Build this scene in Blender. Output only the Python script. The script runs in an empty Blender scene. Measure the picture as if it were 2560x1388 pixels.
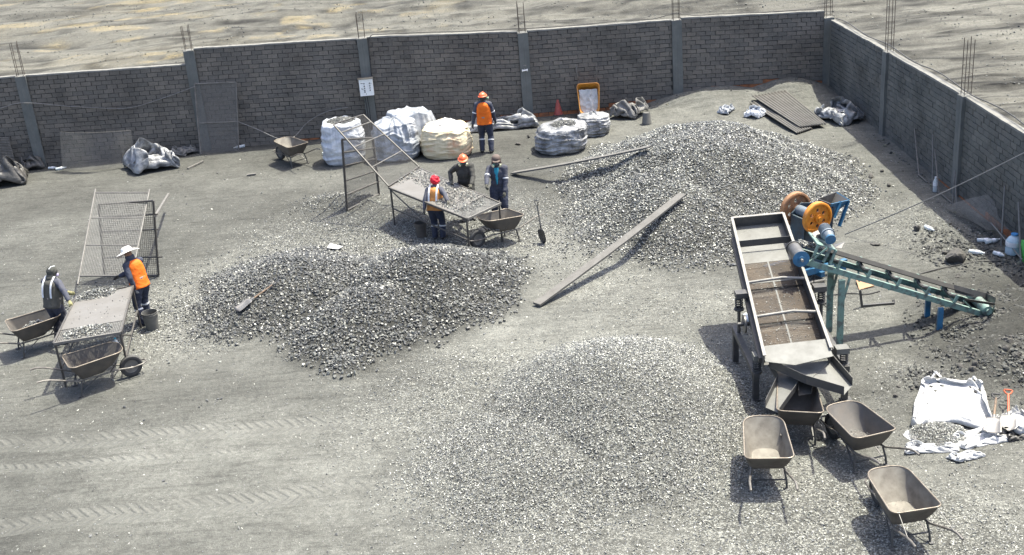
import bpy, bmesh, math, random
import numpy as np
from mathutils import Vector, Matrix, Euler

random.seed(7)
RNG = np.random.default_rng(11)
SC = bpy.context.scene
COL = SC.collection
PI = math.pi

# ------------------------------------------------------------------ camera
CAM_H, PITCH, ROLL, FPX = 9.183, 0.39372, -0.08328, 2923.4
IMG_W, IMG_H = 2560.0, 1388.0
cam_data = bpy.data.cameras.new('camera')
cam = bpy.data.objects.new('camera', cam_data)
COL.objects.link(cam)
cam_data.sensor_width = 36.0
cam_data.lens = 36.0 * FPX / IMG_W
cam_data.clip_start = 0.1
cam_data.clip_end = 3000.0
_f = Vector((0, math.cos(PITCH), -math.sin(PITCH)))
_u = Vector((0, math.sin(PITCH), math.cos(PITCH)))
_x = Vector((1, 0, 0))
CX = _x * math.cos(ROLL) + _u * math.sin(ROLL)
CU = _u * math.cos(ROLL) - _x * math.sin(ROLL)
CF = _f
_m = Matrix((CX, CU, -CF)).transposed().to_4x4()
_m.translation = Vector((0, 0, CAM_H))
cam.matrix_world = _m
SC.camera = cam

# ------------------------------------------------------------------ sun, sky, exposure
SUN_DIR = Vector((0.36, 0.22, 1.0)).normalized()
world = bpy.data.worlds.new('World')
SC.world = world
world.use_nodes = True
_nt = world.node_tree
_nt.nodes.clear()
_sky = _nt.nodes.new('ShaderNodeTexSky')
_sky.sky_type = 'NISHITA'
_sky.sun_disc = False
_sky.sun_elevation = math.asin(SUN_DIR.z)
_sky.sun_rotation = math.atan2(SUN_DIR.x, SUN_DIR.y)
_sky.altitude = 300
_sky.dust_density = 5.0
_sky.air_density = 0.8
_bg = _nt.nodes.new('ShaderNodeBackground')
_bg.inputs['Strength'].default_value = 0.15
_wo = _nt.nodes.new('ShaderNodeOutputWorld')
_nt.links.new(_sky.outputs[0], _bg.inputs[0])
_nt.links.new(_bg.outputs[0], _wo.inputs[0])
sun_data = bpy.data.lights.new('sun', 'SUN')
sun_data.energy = 3.5
sun_data.angle = math.radians(0.5)
sun_data.color = (1.0, 0.972, 0.83)
sun = bpy.data.objects.new('sun', sun_data)
COL.objects.link(sun)
sun.rotation_euler = SUN_DIR.to_track_quat('Z', 'Y').to_euler()
sun.location = (10, 5, 40)
SC.view_settings.view_transform = 'Standard'
SC.view_settings.look = 'None'
SC.view_settings.gamma = 1.0
SC.view_settings.use_curve_mapping = False
SC.view_settings.exposure = 1.46

# ------------------------------------------------------------------ noise
def _hash(ix, iy, seed):
    h = (ix.astype(np.int64) * 374761393 + iy.astype(np.int64) * 668265263 + seed * 974711) & 0x7fffffff
    h = ((h ^ (h >> 13)) * 1274126177) & 0x7fffffff
    h = h ^ (h >> 16)
    return (h & 0xffff) / 65535.0

def vnoise(x, y, seed=0):
    x = np.asarray(x, float); y = np.asarray(y, float)
    ix = np.floor(x); iy = np.floor(y)
    fx = x - ix; fy = y - iy
    fx = fx * fx * (3 - 2 * fx); fy = fy * fy * (3 - 2 * fy)
    a = _hash(ix, iy, seed); b = _hash(ix + 1, iy, seed)
    c = _hash(ix, iy + 1, seed); d = _hash(ix + 1, iy + 1, seed)
    return (a * (1 - fx) + b * fx) * (1 - fy) + (c * (1 - fx) + d * fx) * fy

def fbm(x, y, seed=0, oct=4):
    s = 0; a = 0.5; t = 0
    x = np.asarray(x, float); y = np.asarray(y, float)
    for i in range(oct):
        s = s + a * vnoise(x * 2 ** i + 17.3 * i, y * 2 ** i - 9.1 * i, seed + i); t += a; a *= 0.5
    return s / t

def ridged(x, y, seed=0, oct=3):
    s = 0; a = 0.5; t = 0
    for i in range(oct):
        s = s + a * (1 - np.abs(2 * vnoise(x * 2 ** i + 5.7 * i, y * 2 ** i + 3.3 * i, seed + i) - 1)); t += a; a *= 0.5
    return s / t

# ------------------------------------------------------------------ terrain height
def _bell(x, y, cx, cy, rx, ry, rot=0.0, p=1.0, warp=0.10, seed=3):
    c, s = math.cos(rot), math.sin(rot)
    u = ((x - cx) * c + (y - cy) * s) / rx
    v = (-(x - cx) * s + (y - cy) * c) / ry
    r = np.sqrt(u * u + v * v) + warp * (fbm(x * 0.9, y * 0.9, seed, 3) - 0.5) * 2
    r = np.clip(r, 0, 1)
    return (0.5 + 0.5 * np.cos(PI * r)) ** p

def pileA(x, y):
    a = 1.32 * _bell(x, y, 4.95, 27.0, 4.0, 5.3, 0.0, 0.9, 0.12, 5)
    b = 0.75 * _bell(x, y, 3.6, 24.6, 2.7, 3.4, 0.2, 0.9, 0.12, 8)
    return np.maximum(a, b) + 0.3 * np.minimum(a, b)

def pileB(x, y):
    a = 0.88 * _bell(x, y, -1.75, 21.8, 2.4, 2.6, 0.0, 0.85, 0.12, 15)
    b = 0.72 * _bell(x, y, -4.5, 22.2, 2.4, 2.7, 0.0, 0.9, 0.12, 18)
    c = 0.55 * _bell(x, y, -2.7, 20.4, 2.3, 1.9, 0.6, 0.9, 0.12, 21)
    d = 0.16 * _bell(x, y, -2.95, 18.6, 0.75, 0.6, 0.3, 0.8, 0.10, 25)
    return np.maximum(np.maximum(a, b), np.maximum(c, d)) + 0.25 * np.minimum(a + d, b + c)

def pileC(x, y):
    a = 1.0 * _bell(x, y, 1.65, 16.1, 2.45, 2.95, 0.0, 0.75, 0.05, 31)
    b = 0.42 * _bell(x, y, 0.3, 14.9, 2.7, 2.3, 0.0, 0.9, 0.08, 37)
    return np.maximum(a, b) + 0.2 * np.minimum(a, b)

def mounds(x, y):
    m = 0.42 * _bell(x, y, 6.6, 35.2, 3.4, 3.6, 0.0, 1.0, 0.2, 41)
    m = np.maximum(m, 0.5 * _bell(x, y, 8.9, 35.6, 2.2, 3.2, 0.0, 1.0, 0.2, 44))
    m = m + 0.34 * _bell(x, y, 9.0, 17.6, 2.4, 2.6, 0.0, 1.0, 0.25, 51)
    m = m + 0.22 * _bell(x, y, 7.0, 16.3, 2.4, 1.3, 0.2, 1.0, 0.2, 54)
    m = m + 0.22 * _bell(x, y, -8.6, 22.3, 1.3, 1.2, 0.0, 1.0, 0.2, 57)
    m = m + 0.20 * _bell(x, y, -4.2, 28.0, 1.3, 0.9, 0.0, 1.0, 0.2, 59)
    return m

def wall_y(x):
    return 33.67 + 0.0615 * (x + 13.58)

WALL_X = 10.15

def H(x, y):
    x = np.asarray(x, float); y = np.asarray(y, float)
    h = 0.06 * (fbm(x * 0.45, y * 0.45, 1, 4) - 0.5) + 0.025 * (fbm(x * 2.3, y * 2.3, 2, 3) - 0.5)
    outside = np.clip(np.maximum(y - wall_y(x), x - WALL_X) / 0.6, 0, 1)
    h = h + outside * (0.55 * (fbm(x * 0.16, y * 0.28, 71, 4) - 0.5) + 0.22 * (ridged(x * 0.35 + y * 0.12, y * 0.9, 74, 3) - 0.5))
    inside = 1 - outside
    return h + inside * (pileA(x, y) + pileB(x, y) + pileC(x, y) + mounds(x, y))

def h1(x, y):
    return float(H(np.array([x]), np.array([y]))[0])

# ------------------------------------------------------------------ survey: picture measurements turned into places
def ray(px, py):
    return CX * ((px - IMG_W / 2) / FPX) - CU * ((py - IMG_H / 2) / FPX) + CF

def W(px, py, z):
    d = ray(px, py); t = (z - CAM_H) / d.z
    return Vector((0, 0, CAM_H)) + d * t

def Wy(px, py, y):
    d = ray(px, py); t = y / d.y
    return Vector((0, 0, CAM_H)) + d * t

def Wx(px, py, x):
    d = ray(px, py); t = x / d.x
    return Vector((0, 0, CAM_H)) + d * t

def G(px, py):
    d = ray(px, py)
    t0 = (3.0 - CAM_H) / d.z; t1 = (-0.6 - CAM_H) / d.z
    t = np.linspace(t0, t1, 700)
    z = CAM_H + d.z * t
    below = z < H(d.x * t, d.y * t)
    i = int(np.argmax(below)) if below.any() else len(t) - 1
    p = Vector((d.x * t[i], d.y * t[i], 0)); p.z = h1(p.x, p.y)
    return p

def seen(x, y, z, margin=0.06):
    vx = x * CX.x + y * CX.y + (z - CAM_H) * CX.z
    vu = x * CU.x + y * CU.y + (z - CAM_H) * CU.z
    vf = x * CF.x + y * CF.y + (z - CAM_H) * CF.z
    a = vx / vf * FPX / IMG_W; b = vu / vf * FPX / IMG_H
    return (np.abs(a) < 0.5 + margin) & (np.abs(b) < 0.5 + margin) & (vf > 1)

# ------------------------------------------------------------------ objects and tags
def link(o, parent=None):
    COL.objects.link(o)
    if parent is not None:
        o.parent = parent
    return o

def tag(o, label=None, cat=None, group=None, kind=None):
    if label: o['label'] = label
    if cat: o['category'] = cat
    if group: o['group'] = group
    if kind: o['kind'] = kind
    return o

def thing(name, label, cat, loc=(0, 0, 0), rotz=0.0, group=None):
    o = bpy.data.objects.new(name, None)
    o.empty_display_size = 0.2
    link(o)
    o.location = loc
    o.rotation_euler = (0, 0, rotz)
    return tag(o, label, cat, group)

def copy_tree(o, parent=None):
    c = o.copy(); COL.objects.link(c); c.parent = parent
    for ch in o.children:
        copy_tree(ch, c)
    return c

class MB:
    """collects shapes into one mesh"""
    def __init__(self):
        self.v = []; self.f = []
    def add(self, vs, fs):
        n = len(self.v)
        self.v.extend([tuple(p) for p in vs])
        self.f.extend([tuple(i + n for i in f) for f in fs])
        return self
    def box(self, c, s, rot=None):
        hx, hy, hz = s[0] / 2, s[1] / 2, s[2] / 2
        vs = [Vector((sx * hx, sy * hy, sz * hz)) for sz in (-1, 1) for sy in (-1, 1) for sx in (-1, 1)]
        if rot is not None:
            R = rot if isinstance(rot, Matrix) else Euler(rot).to_matrix()
            vs = [R @ p for p in vs]
        c = Vector(c)
        return self.add([p + c for p in vs], [(0, 2, 3, 1), (4, 5, 7, 6), (0, 1, 5, 4), (2, 6, 7, 3), (0, 4, 6, 2), (1, 3, 7, 5)])
    def bar(self, a, b, w, h=None, up=(0, 0, 1)):
        a = Vector(a); b = Vector(b); h = h or w
        d = (b - a); L = d.length
        d = d / L
        up = Vector(up)
        if abs(d.dot(up)) > 0.97: up = Vector((0, 1, 0))
        s = d.cross(up).normalized(); u = s.cross(d)
        R = Matrix((d, s, u)).transposed()
        return self.box((a + b) / 2, (L, w, h), R)
    def tube(self, pts, r, n=8, cap=True, closed=False):
        pts = [Vector(p) for p in pts]; m = len(pts)
        rs = r if isinstance(r, (list, tuple)) else [r] * m
        prev = None; rings = []
        for i, p in enumerate(pts):
            if closed: t = pts[(i + 1) % m] - pts[i - 1]
            else: t = pts[min(i + 1, m - 1)] - pts[max(i - 1, 0)]
            t.normalize()
            if prev is None:
                q = Vector((0, 0, 1)) if abs(t.z) < 0.9 else Vector((1, 0, 0))
                s = t.cross(q).normalized()
            else:
                s = (prev - t * prev.dot(t)).normalized()
            prev = s
            u = t.cross(s)
            rings.append([p + (s * math.cos(2 * PI * k / n) + u * math.sin(2 * PI * k / n)) * rs[i] for k in range(n)])
        return self.loft(rings, cap=cap and not closed, closed=closed)
    def loft(self, rings, cap=True, closed=False):
        n = len(rings[0]); m = len(rings); base = len(self.v)
        for r in rings: self.v.extend([tuple(p) for p in r])
        for i in range(m if closed else m - 1):
            a = base + i * n; b = base + ((i + 1) % m) * n
            for k in range(n):
                k2 = (k + 1) % n
                self.f.append((a + k, a + k2, b + k2, b + k))
        if cap:
            self.f.append(tuple(base + k for k in reversed(range(n))))
            self.f.append(tuple(base + (m - 1) * n + k for k in range(n)))
        return self
    def cyl(self, a, b, r, r2=None, n=16):
        return self.tube([a, b], [r, r2 if r2 is not None else r], n)
    def lathe(self, prof, origin=(0, 0, 0), axis='z', n=20, closed=False):
        rings = []
        o = Vector(origin)
        for r, z in prof:
            ring = []
            for k in range(n):
                c, s = math.cos(2 * PI * k / n) * r, math.sin(2 * PI * k / n) * r
                ring.append(o + (Vector((c, s, z)) if axis == 'z' else Vector((c, z, s)) if axis == 'y' else Vector((z, c, s))))
            rings.append(ring)
        return self.loft(rings, cap=not closed, closed=closed)
    def ball(self, c, r, n=10, m=7):
        r = (r, r, r) if not isinstance(r, (tuple, list)) else r
        c = Vector(c); rings = []
        for i in range(m):
            ph = -PI / 2 + PI * (i + 0.5) / m
            rings.append([c + Vector((r[0] * math.cos(ph) * math.cos(2 * PI * k / n), r[1] * math.cos(ph) * math.sin(2 * PI * k / n), r[2] * math.sin(ph))) for k in range(n)])
        return self.loft(rings)
    def slab(self, quad, t):
        q = [Vector(p) for p in quad]
        nrm = (q[1] - q[0]).cross(q[-1] - q[0]).normalized() * t
        n = len(q)
        return self.loft([[p - nrm for p in q], q])
    def build(self, name, mat, parent=None, smooth=False, angle=None):
        me = bpy.data.meshes.new(name)
        me.from_pydata(self.v, [], self.f)
        bm = bmesh.new(); bm.from_mesh(me)
        bmesh.ops.recalc_face_normals(bm, faces=bm.faces)
        bm.to_mesh(me); bm.free()
        if mat is not None: me.materials.append(mat)
        if smooth:
            me.polygons.foreach_set('use_smooth', [True] * len(me.polygons))
            if angle is None: angle = 45
            me.set_sharp_from_angle(angle=math.radians(angle))
        o = bpy.data.objects.new(name, me)
        return link(o, parent)

def np_mesh(name, verts, faces, mat, parent=None, smooth=False, attrs=None):
    """verts (n,3), faces (m,k) -> linked object; attrs {name: per-face values}"""
    me = bpy.data.meshes.new(name)
    nv, (nf, k) = len(verts), faces.shape
    me.vertices.add(nv); me.vertices.foreach_set('co', np.ascontiguousarray(verts, np.float32).ravel())
    me.loops.add(nf * k); me.loops.foreach_set('vertex_index', np.ascontiguousarray(faces, np.int32).ravel())
    me.polygons.add(nf)
    me.polygons.foreach_set('loop_start', np.arange(0, nf * k, k, dtype=np.int32))
    me.polygons.foreach_set('loop_total', np.full(nf, k, np.int32))
    me.polygons.foreach_set('use_smooth', np.full(nf, bool(smooth)))
    me.update(calc_edges=True)
    for an, av in (attrs or {}).items():
        at = me.attributes.new(an, 'FLOAT', 'FACE')
        at.data.foreach_set('value', np.ascontiguousarray(av, np.float32))
    if mat is not None: me.materials.append(mat)
    o = bpy.data.objects.new(name, me)
    return link(o, parent)

# ------------------------------------------------------------------ materials
def _new(name):
    m = bpy.data.materials.new(name); m.use_nodes = True
    nt = m.node_tree
    return m, nt, nt.nodes['Principled BSDF']

def _node(nt, t, **kw):
    n = nt.nodes.new(t)
    for k, v in kw.items():
        if k in n.inputs: n.inputs[k].default_value = v
        else: setattr(n, k, v)
    return n

def _mix(nt, fac, a, b, blend='MIX'):
    n = nt.nodes.new('ShaderNodeMix'); n.data_type = 'RGBA'; n.blend_type = blend
    for i, s in ((0, fac), (6, a), (7, b)):
        if hasattr(s, 'is_linked') or hasattr(s, 'links'): nt.links.new(s, n.inputs[i])
        elif i == 0: n.inputs[i].default_value = s
        else: n.inputs[i].default_value = (*s, 1) if len(s) == 3 else s
    return n.outputs[2]

def _math(nt, op, a, b=None, c=None, clamp=False):
    n = nt.nodes.new('ShaderNodeMath'); n.operation = op; n.use_clamp = clamp
    for i, s in enumerate((a, b, c)):
        if s is None: continue
        if isinstance(s, (int, float)): n.inputs[i].default_value = s
        else: nt.links.new(s, n.inputs[i])
    return n.outputs[0]

def _ramp(nt, fac, stops):
    n = nt.nodes.new('ShaderNodeValToRGB')
    while len(n.color_ramp.elements) < len(stops): n.color_ramp.elements.new(0.5)
    for e, (p, c) in zip(n.color_ramp.elements, stops):
        e.position = p
        e.color = (c, c, c, 1) if isinstance(c, (int, float)) else (*c, 1)
    nt.links.new(fac, n.inputs[0])
    return n.outputs[0]

def _noise(nt, scale, detail=4, rough=0.6, coord=None, dist=0.0):
    n = _node(nt, 'ShaderNodeTexNoise', Scale=scale, Detail=detail, Roughness=rough, Distortion=dist)
    if coord is None:
        coord = _node(nt, 'ShaderNodeNewGeometry').outputs['Position'] if False else _node(nt, 'ShaderNodeTexCoord').outputs['Object']
    nt.links.new(coord, n.inputs['Vector'])
    return n.outputs[0]

def mat(name, col, rough=0.6, metal=0.0, col2=None, scale=8.0, bump=0.0, bscale=60.0, dust=0.0, spec=0.5, lo=0.35, hi=0.68, bdist=0.01, dustcol=(0.16, 0.155, 0.145)):
    m, nt, b = _new(name)
    b.inputs['Roughness'].default_value = rough
    b.inputs['Metallic'].default_value = metal
    b.inputs['Specular IOR Level'].default_value = spec
    col2 = col2 or tuple(c * 0.72 for c in col)
    n1 = _noise(nt, scale, 6, 0.65)
    c = _mix(nt, _ramp(nt, n1, [(lo, 0.0), (hi, 1.0)]), col, col2)
    if dust > 0:
        g = _node(nt, 'ShaderNodeNewGeometry')
        sx = _node(nt, 'ShaderNodeSeparateXYZ'); nt.links.new(g.outputs['Normal'], sx.inputs[0])
        up = _math(nt, 'MULTIPLY_ADD', sx.outputs[2], 0.75, 0.3, True)
        n2 = _ramp(nt, _noise(nt, scale * 1.7, 5, 0.6), [(0.3, 0.25), (0.7, 1.0)])
        c = _mix(nt, _math(nt, 'MULTIPLY', _math(nt, 'MULTIPLY', up, n2), dust, None, True), c, dustcol)
    nt.links.new(c, b.inputs['Base Color'])
    rn = _math(nt, 'MULTIPLY_ADD', n1, 0.35, rough - 0.17, True)
    nt.links.new(rn, b.inputs['Roughness'])
    if bump > 0:
        bp = _node(nt, 'ShaderNodeBump', Strength=bump, Distance=bdist)
        nt.links.new(_noise(nt, bscale, 4, 0.6), bp.inputs['Height'])
        nt.links.new(bp.outputs[0], b.inputs['Normal'])
    return m

def stone_mat(name, lo, hi, rough=0.38, objrand=False, warm=1.0):
    m, nt, b = _new(name)
    if objrand:
        fac = _node(nt, 'ShaderNodeObjectInfo').outputs['Random']
    else:
        fac = _node(nt, 'ShaderNodeAttribute', attribute_name='tone').outputs['Fac']
    c = _ramp(nt, fac, [(0.0, (lo * 0.98, lo, lo * 0.92)), (0.45, tuple((lo * 0.7 + hi * 0.3) * k for k in (0.98, 1, 0.90))), (1.0, (hi * 0.985, hi, hi * 0.83 * warm))])
    n = _noise(nt, 45.0, 3, 0.6)
    c = _mix(nt, 0.25, c, _ramp(nt, n, [(0.3, 0.25 * hi), (0.7, 1.15 * hi)]), 'MIX')
    nt.links.new(c, b.inputs['Base Color'])
    b.inputs['Roughness'].default_value = rough
    b.inputs['Specular IOR Level'].default_value = 0.6
    return m
# ================================================================== GROUND
def grow(a, b, s0, k, cap):
    out = []; v = a; s = s0
    while v < b:
        v += s; out.append(v); s = min(s * k, cap)
    return out
_gx = np.concatenate([-np.array(grow(14.5, 700, 0.1, 1.06, 60))[::-1], np.arange(-14.5, 12.0, 0.055), np.array(grow(12.0, 700, 0.1, 1.05, 60))])
_gy = np.concatenate([-np.array(grow(-9.5, 300, 0.1, 1.12, 60))[::-1], np.arange(9.5, 36.2, 0.055), np.array(grow(36.2, 900, 0.09, 1.014, 60))])
GX, GY = np.meshgrid(_gx, _gy)
GZ = H(GX, GY)
ny, nx = GX.shape
# loose surface: small ruts and lumps that the survey height does not carry
_in = (GX > -16) & (GX < WALL_X) & (GY < wall_y(GX) - 0.1) & (GY > 8)
GZ = GZ + np.where(_in, 0.018 * (fbm(GX * 4.5, GY * 4.5, 91, 3) - 0.5), 0)
_rub = np.clip(1.25 - np.hypot((GX - 8.7) / 1.9, (GY - 17.4) / 3.2), 0, 1)
GZ = GZ + _rub * 0.20 * (ridged(GX * 2.2, GY * 2.2, 95, 4) - 0.5)
_cor = np.clip(1.2 - np.hypot((GX - 7.6) / 3.4, (GY - 33.6) / 2.4), 0, 1)
GZ = GZ + np.where(_in, _cor * 0.10 * (ridged(GX * 1.7, GY * 1.7, 99, 4) - 0.5), 0)
idx = np.arange(nx * ny).reshape(ny, nx)
gf = np.stack([idx[:-1, :-1], idx[:-1, 1:], idx[1:, 1:], idx[1:, :-1]], -1).reshape(-1, 4)

out = np.clip(np.maximum(GY - wall_y(GX), GX - WALL_X) / 0.8, 0, 1)
tone = 0.128 + 0.055 * (fbm(GX * 0.35, GY * 0.5, 101, 4) - 0.5) * 2
# smooth dark coal dust left and along the back wall
dark = np.clip((GY - 23.8 - 0.25 * GX - 2.2 * (fbm(GX * 0.4, GY * 0.4, 104, 3) - 0.5)) / 4.0, 0, 1) * np.clip((4.5 - GX) / 3.0, 0, 1)
tone = tone * (1 - 0.28 * dark)
dark2 = np.clip((-GX - 4.8 - 1.8 * (fbm(GX * 0.5, GY * 0.5, 108, 3) - 0.5)) / 2.5, 0, 1) * np.clip((19.0 - GY) / 2, 0, 1)
tone = tone * (1 - 0.30 * dark2)
rub = np.clip(1.25 - np.hypot((GX - 8.8) / 2.0, (GY - 17.4) / 2.7) + 0.5 * (fbm(GX * 1.1, GY * 1.1, 111, 3) - 0.5), 0, 1)
tone = tone * (1 - 0.60 * np.clip(rub * 2.0, 0, 1))
pa = np.clip(pileA(GX, GY) * 5, 0, 1); pb = np.clip(pileB(GX, GY) * 8, 0, 1)
pc = np.clip(pileC(GX, GY) * 6, 0, 1)
tone = tone * (1 - 0.55 * pa) * (1 - 0.6 * pb) * (1 - 0.10 * pc)
pale = np.clip(1 - np.hypot((GX - 0.2) / 1.9, (GY - 19.0) / 1.6), 0, 1) + np.clip(1 - np.hypot((GX - 1.5) / 1.4, (GY - 22.6) / 2.5), 0, 1)
tone = tone * (1 + 0.22 * np.clip(pale * 2, 0, 1))
st = fbm(GX * 0.22 + GY * 0.05, GY * 1.1, 121, 5)
tone_out = 0.120 + 0.08 * (st - 0.5) - 0.09 * np.clip(ridged(GX * 0.4, GY * 1.3, 124, 4) - 0.58, 0, 1) * 3
tone = tone * (1 - out) + tone_out * out
straw = out * np.clip((fbm(GX * 0.55, GY * 0.8, 131, 4) - 0.62) * 9, 0, 1) * np.clip((1.0 - GX) / 8, 0, 1)
straw = straw + out * 0.2 * np.clip((fbm(GX * 0.2, GY * 0.3, 137, 3) - 0.5) * 5, 0, 1) * np.clip((-6 - GX) / 10, 0, 1)
warm = np.clip(out * 0.95 + 0.18, 0, 1)

def gravel_density(x, y):
    n = fbm(x * 0.55, y * 0.55, 141, 4)
    right = np.clip((x - 2.2) / 1.2, 0, 1) * np.clip((18.0 - y) / 1.2, 0, 1) * 0.95
    front = np.clip((16.0 - y) / 1.8, 0, 1) * np.clip((x + 3.0) / 3.0, 0, 1) * 0.9
    mid = np.clip(1 - np.hypot((x + 0.6) / 3.2, (y - 17.0) / 3.2), 0, 1) * 1.1
    cen = np.clip(1.2 - np.hypot((x + 2.2) / 4.6, (y - 25.0) / 3.0), 0, 1) * 1.6
    lft = np.clip(1.25 - np.hypot((x + 6.6) / 2.3, (y - 22.4) / 2.8), 0, 1) * 1.5
    crn = np.clip(1.0 - np.hypot((x - 8.6) / 1.5, (y - 23.0) / 2.6), 0, 1) * 0.8
    mac = np.clip(1.2 - np.hypot((x - 4.0) / 2.6, (y - 19.5) / 2.2), 0, 1) * 0.7
    gap = np.clip(1.1 - np.hypot((x - 1.3) / 2.0, (y - 22.4) / 2.6), 0, 1) * 0.7
    d = np.maximum.reduce([right, front, mid, cen, lft, crn, mac, gap])
    d = d * np.clip((n - 0.30) * 3.2, 0.15, 1) + 0.03
    return d * (1 - np.clip(1.2 - np.hypot((x - 8.6) / 1.7, (y - 17.2) / 2.1), 0, 1) * 0.9)
chips = np.clip(np.maximum(gravel_density(GX, GY), pc), 0, 1) * (1 - out)

def ground_mat():
    m, nt, b = _new('coal_dust_ground')
    b.inputs['Roughness'].default_value = 0.9
    b.inputs['Specular IOR Level'].default_value = 0.25
    tc = _node(nt, 'ShaderNodeTexCoord').outputs['Object']
    at = _node(nt, 'ShaderNodeAttribute', attribute_name='tone').outputs['Fac']
    aw = _node(nt, 'ShaderNodeAttribute', attribute_name='warm').outputs['Fac']
    asx = _node(nt, 'ShaderNodeAttribute', attribute_name='straw').outputs['Fac']
    cmb = _node(nt, 'ShaderNodeCombineColor')
    for i in range(3): nt.links.new(at, cmb.inputs[i])
    tint = _mix(nt, aw, (0.986, 1.0, 0.91), (1.03, 1.0, 0.855))
    c = _mix(nt, 1.0, cmb.outputs[0], tint, 'MULTIPLY')
    # mottling at three sizes
    n0 = _ramp(nt, _noise(nt, 1.6, 5, 0.65, tc, 0.6), [(0.3, 0.80), (0.7, 1.18)])
    c = _mix(nt, 1.0, c, n0, 'MULTIPLY')
    n1 = _ramp(nt, _noise(nt, 11, 5, 0.7, tc), [(0.32, 0.72), (0.55, 1.0), (0.75, 1.25)])
    c = _mix(nt, 1.0, c, n1, 'MULTIPLY')
    n2 = _ramp(nt, _noise(nt, 75, 2, 0.6, tc), [(0.35, 0.62), (0.52, 1.0), (0.70, 1.55)])
    c = _mix(nt, 0.8, c, n2, 'MULTIPLY')
    # chips too small to build: pale flakes in dark fines where the gravel lies
    ac = _node(nt, 'ShaderNodeAttribute', attribute_name='chips').outputs['Fac']
    vr = _node(nt, 'ShaderNodeTexVoronoi', Scale=46.0, Randomness=1.0); nt.links.new(tc, vr.inputs['Vector'])
    sv = _node(nt, 'ShaderNodeSeparateColor'); nt.links.new(vr.outputs['Color'], sv.inputs[0])
    fl = _ramp(nt, sv.outputs[0], [(0.0, 0.45), (0.5, 0.75), (0.72, 1.1), (0.88, 2.2)])
    c = _mix(nt, _math(nt, 'MULTIPLY', ac, 0.9, None, True), c, _mix(nt, 1.0, c, fl, 'MULTIPLY'))
    # dragged dark streaks of coal dust
    mp = _node(nt, 'ShaderNodeMapping'); nt.links.new(tc, mp.inputs[0])
    mp.inputs['Rotation'].default_value = (0, 0, 0.35); mp.inputs['Scale'].default_value = (0.55, 4.5, 1)
    s1 = _ramp(nt, _noise(nt, 1.6, 6, 0.72, mp.outputs[0], 0.4), [(0.50, 1.0), (0.66, 0.72), (0.8, 0.6)])
    c = _mix(nt, 0.9, c, s1, 'MULTIPLY')
    # straw bits
    ns = _ramp(nt, _noise(nt, 9, 6, 0.8, mp.outputs[0], 1.5), [(0.46, 0.0), (0.62, 1.0)])
    c = _mix(nt, _math(nt, 'MULTIPLY', asx, ns, None, True), c, (0.34, 0.275, 0.145))
    nt.links.new(c, b.inputs['Base Color'])
    # relief: crumbs, clods and two runs of chevron tyre marks
    h = _math(nt, 'MULTIPLY', _noise(nt, 22, 6, 0.7, tc), 0.9)
    h = _math(nt, 'ADD', h, _math(nt, 'MULTIPLY', _noise(nt, 95, 2, 0.6, tc), 0.30))
    mp2 = _node(nt, 'ShaderNodeMapping'); nt.links.new(tc, mp2.inputs[0])
    mp2.inputs['Rotation'].default_value = (0, 0, 0.3); mp2.inputs['Scale'].default_value = (0.5, 2.6, 1)
    h = _math(nt, 'ADD', h, _math(nt, 'MULTIPLY', _noise(nt, 3.0, 6, 0.7, mp2.outputs[0], 0.8), 1.3))
    sep = _node(nt, 'ShaderNodeSeparateXYZ'); nt.links.new(tc, sep.inputs[0])
    X, Y = sep.outputs[0], sep.outputs[1]
    worn = 0.0
    for (ax, ay), (bx, by), wd in TRACKS:
        dx, dy = bx - ax, by - ay; L = math.hypot(dx, dy); dx /= L; dy /= L
        u = _math(nt, 'ADD', _math(nt, 'MULTIPLY', X, dx), _math(nt, 'MULTIPLY_ADD', Y, dy, -(ax * dx + ay * dy)))
        wob = _math(nt, 'MULTIPLY', _math(nt, 'SUBTRACT', _noise(nt, 0.7, 2, 0.5, tc), 0.5), 0.30)
        v = _math(nt, 'ADD', _math(nt, 'ADD', _math(nt, 'MULTIPLY', X, -dy), _math(nt, 'MULTIPLY_ADD', Y, dx, -(-ax * dy + ay * dx))), wob)
        av = _math(nt, 'ABSOLUTE', v)
        band = _math(nt, 'MULTIPLY', _math(nt, 'SUBTRACT', wd / 2, av), 22.0, None, True)
        fade = _math(nt, 'MULTIPLY', _math(nt, 'SUBTRACT', L, u), 0.9, None, True)
        fade = _math(nt, 'MULTIPLY', fade, _ramp(nt, _noise(nt, 0.9, 3, 0.6, tc), [(0.33, 0.1), (0.52, 1.0)]))
        ch = _math(nt, 'SINE', _math(nt, 'MULTIPLY', _math(nt, 'ADD', u, _math(nt, 'MULTIPLY', av, 0.9)), 2 * PI / 0.17))
        ch = _math(nt, 'SMOOTH_MAX', ch, -0.3, 0.3)
        h = _math(nt, 'ADD', h, _math(nt, 'MULTIPLY', _math(nt, 'MULTIPLY', _math(nt, 'MULTIPLY', band, fade), _math(nt, 'SUBTRACT', ch, 0.4)), 0.6))
        worn = _math(nt, 'MAXIMUM', worn, _math(nt, 'MULTIPLY', band, fade))
    nt.links.new(_mix(nt, _math(nt, 'MULTIPLY', worn, 0.30), c, (0.19, 0.19, 0.172)), b.inputs['Base Color'])
    bp = _node(nt, 'ShaderNodeBump', Strength=0.85, Distance=0.035)
    nt.links.new(h, bp.inputs['Height'])
    nt.links.new(bp.outputs[0], b.inputs['Normal'])
    return m

def _xy(px, py):
    p = W(px, py, 0.02); return (p.x, p.y)
TRACKS = [(_xy(-200, 1128), _xy(960, 1045), 0.50), (_xy(-200, 1335), _xy(1060, 1205), 0.55), (_xy(-200, 1185), _xy(700, 1120), 0.3)]

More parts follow.
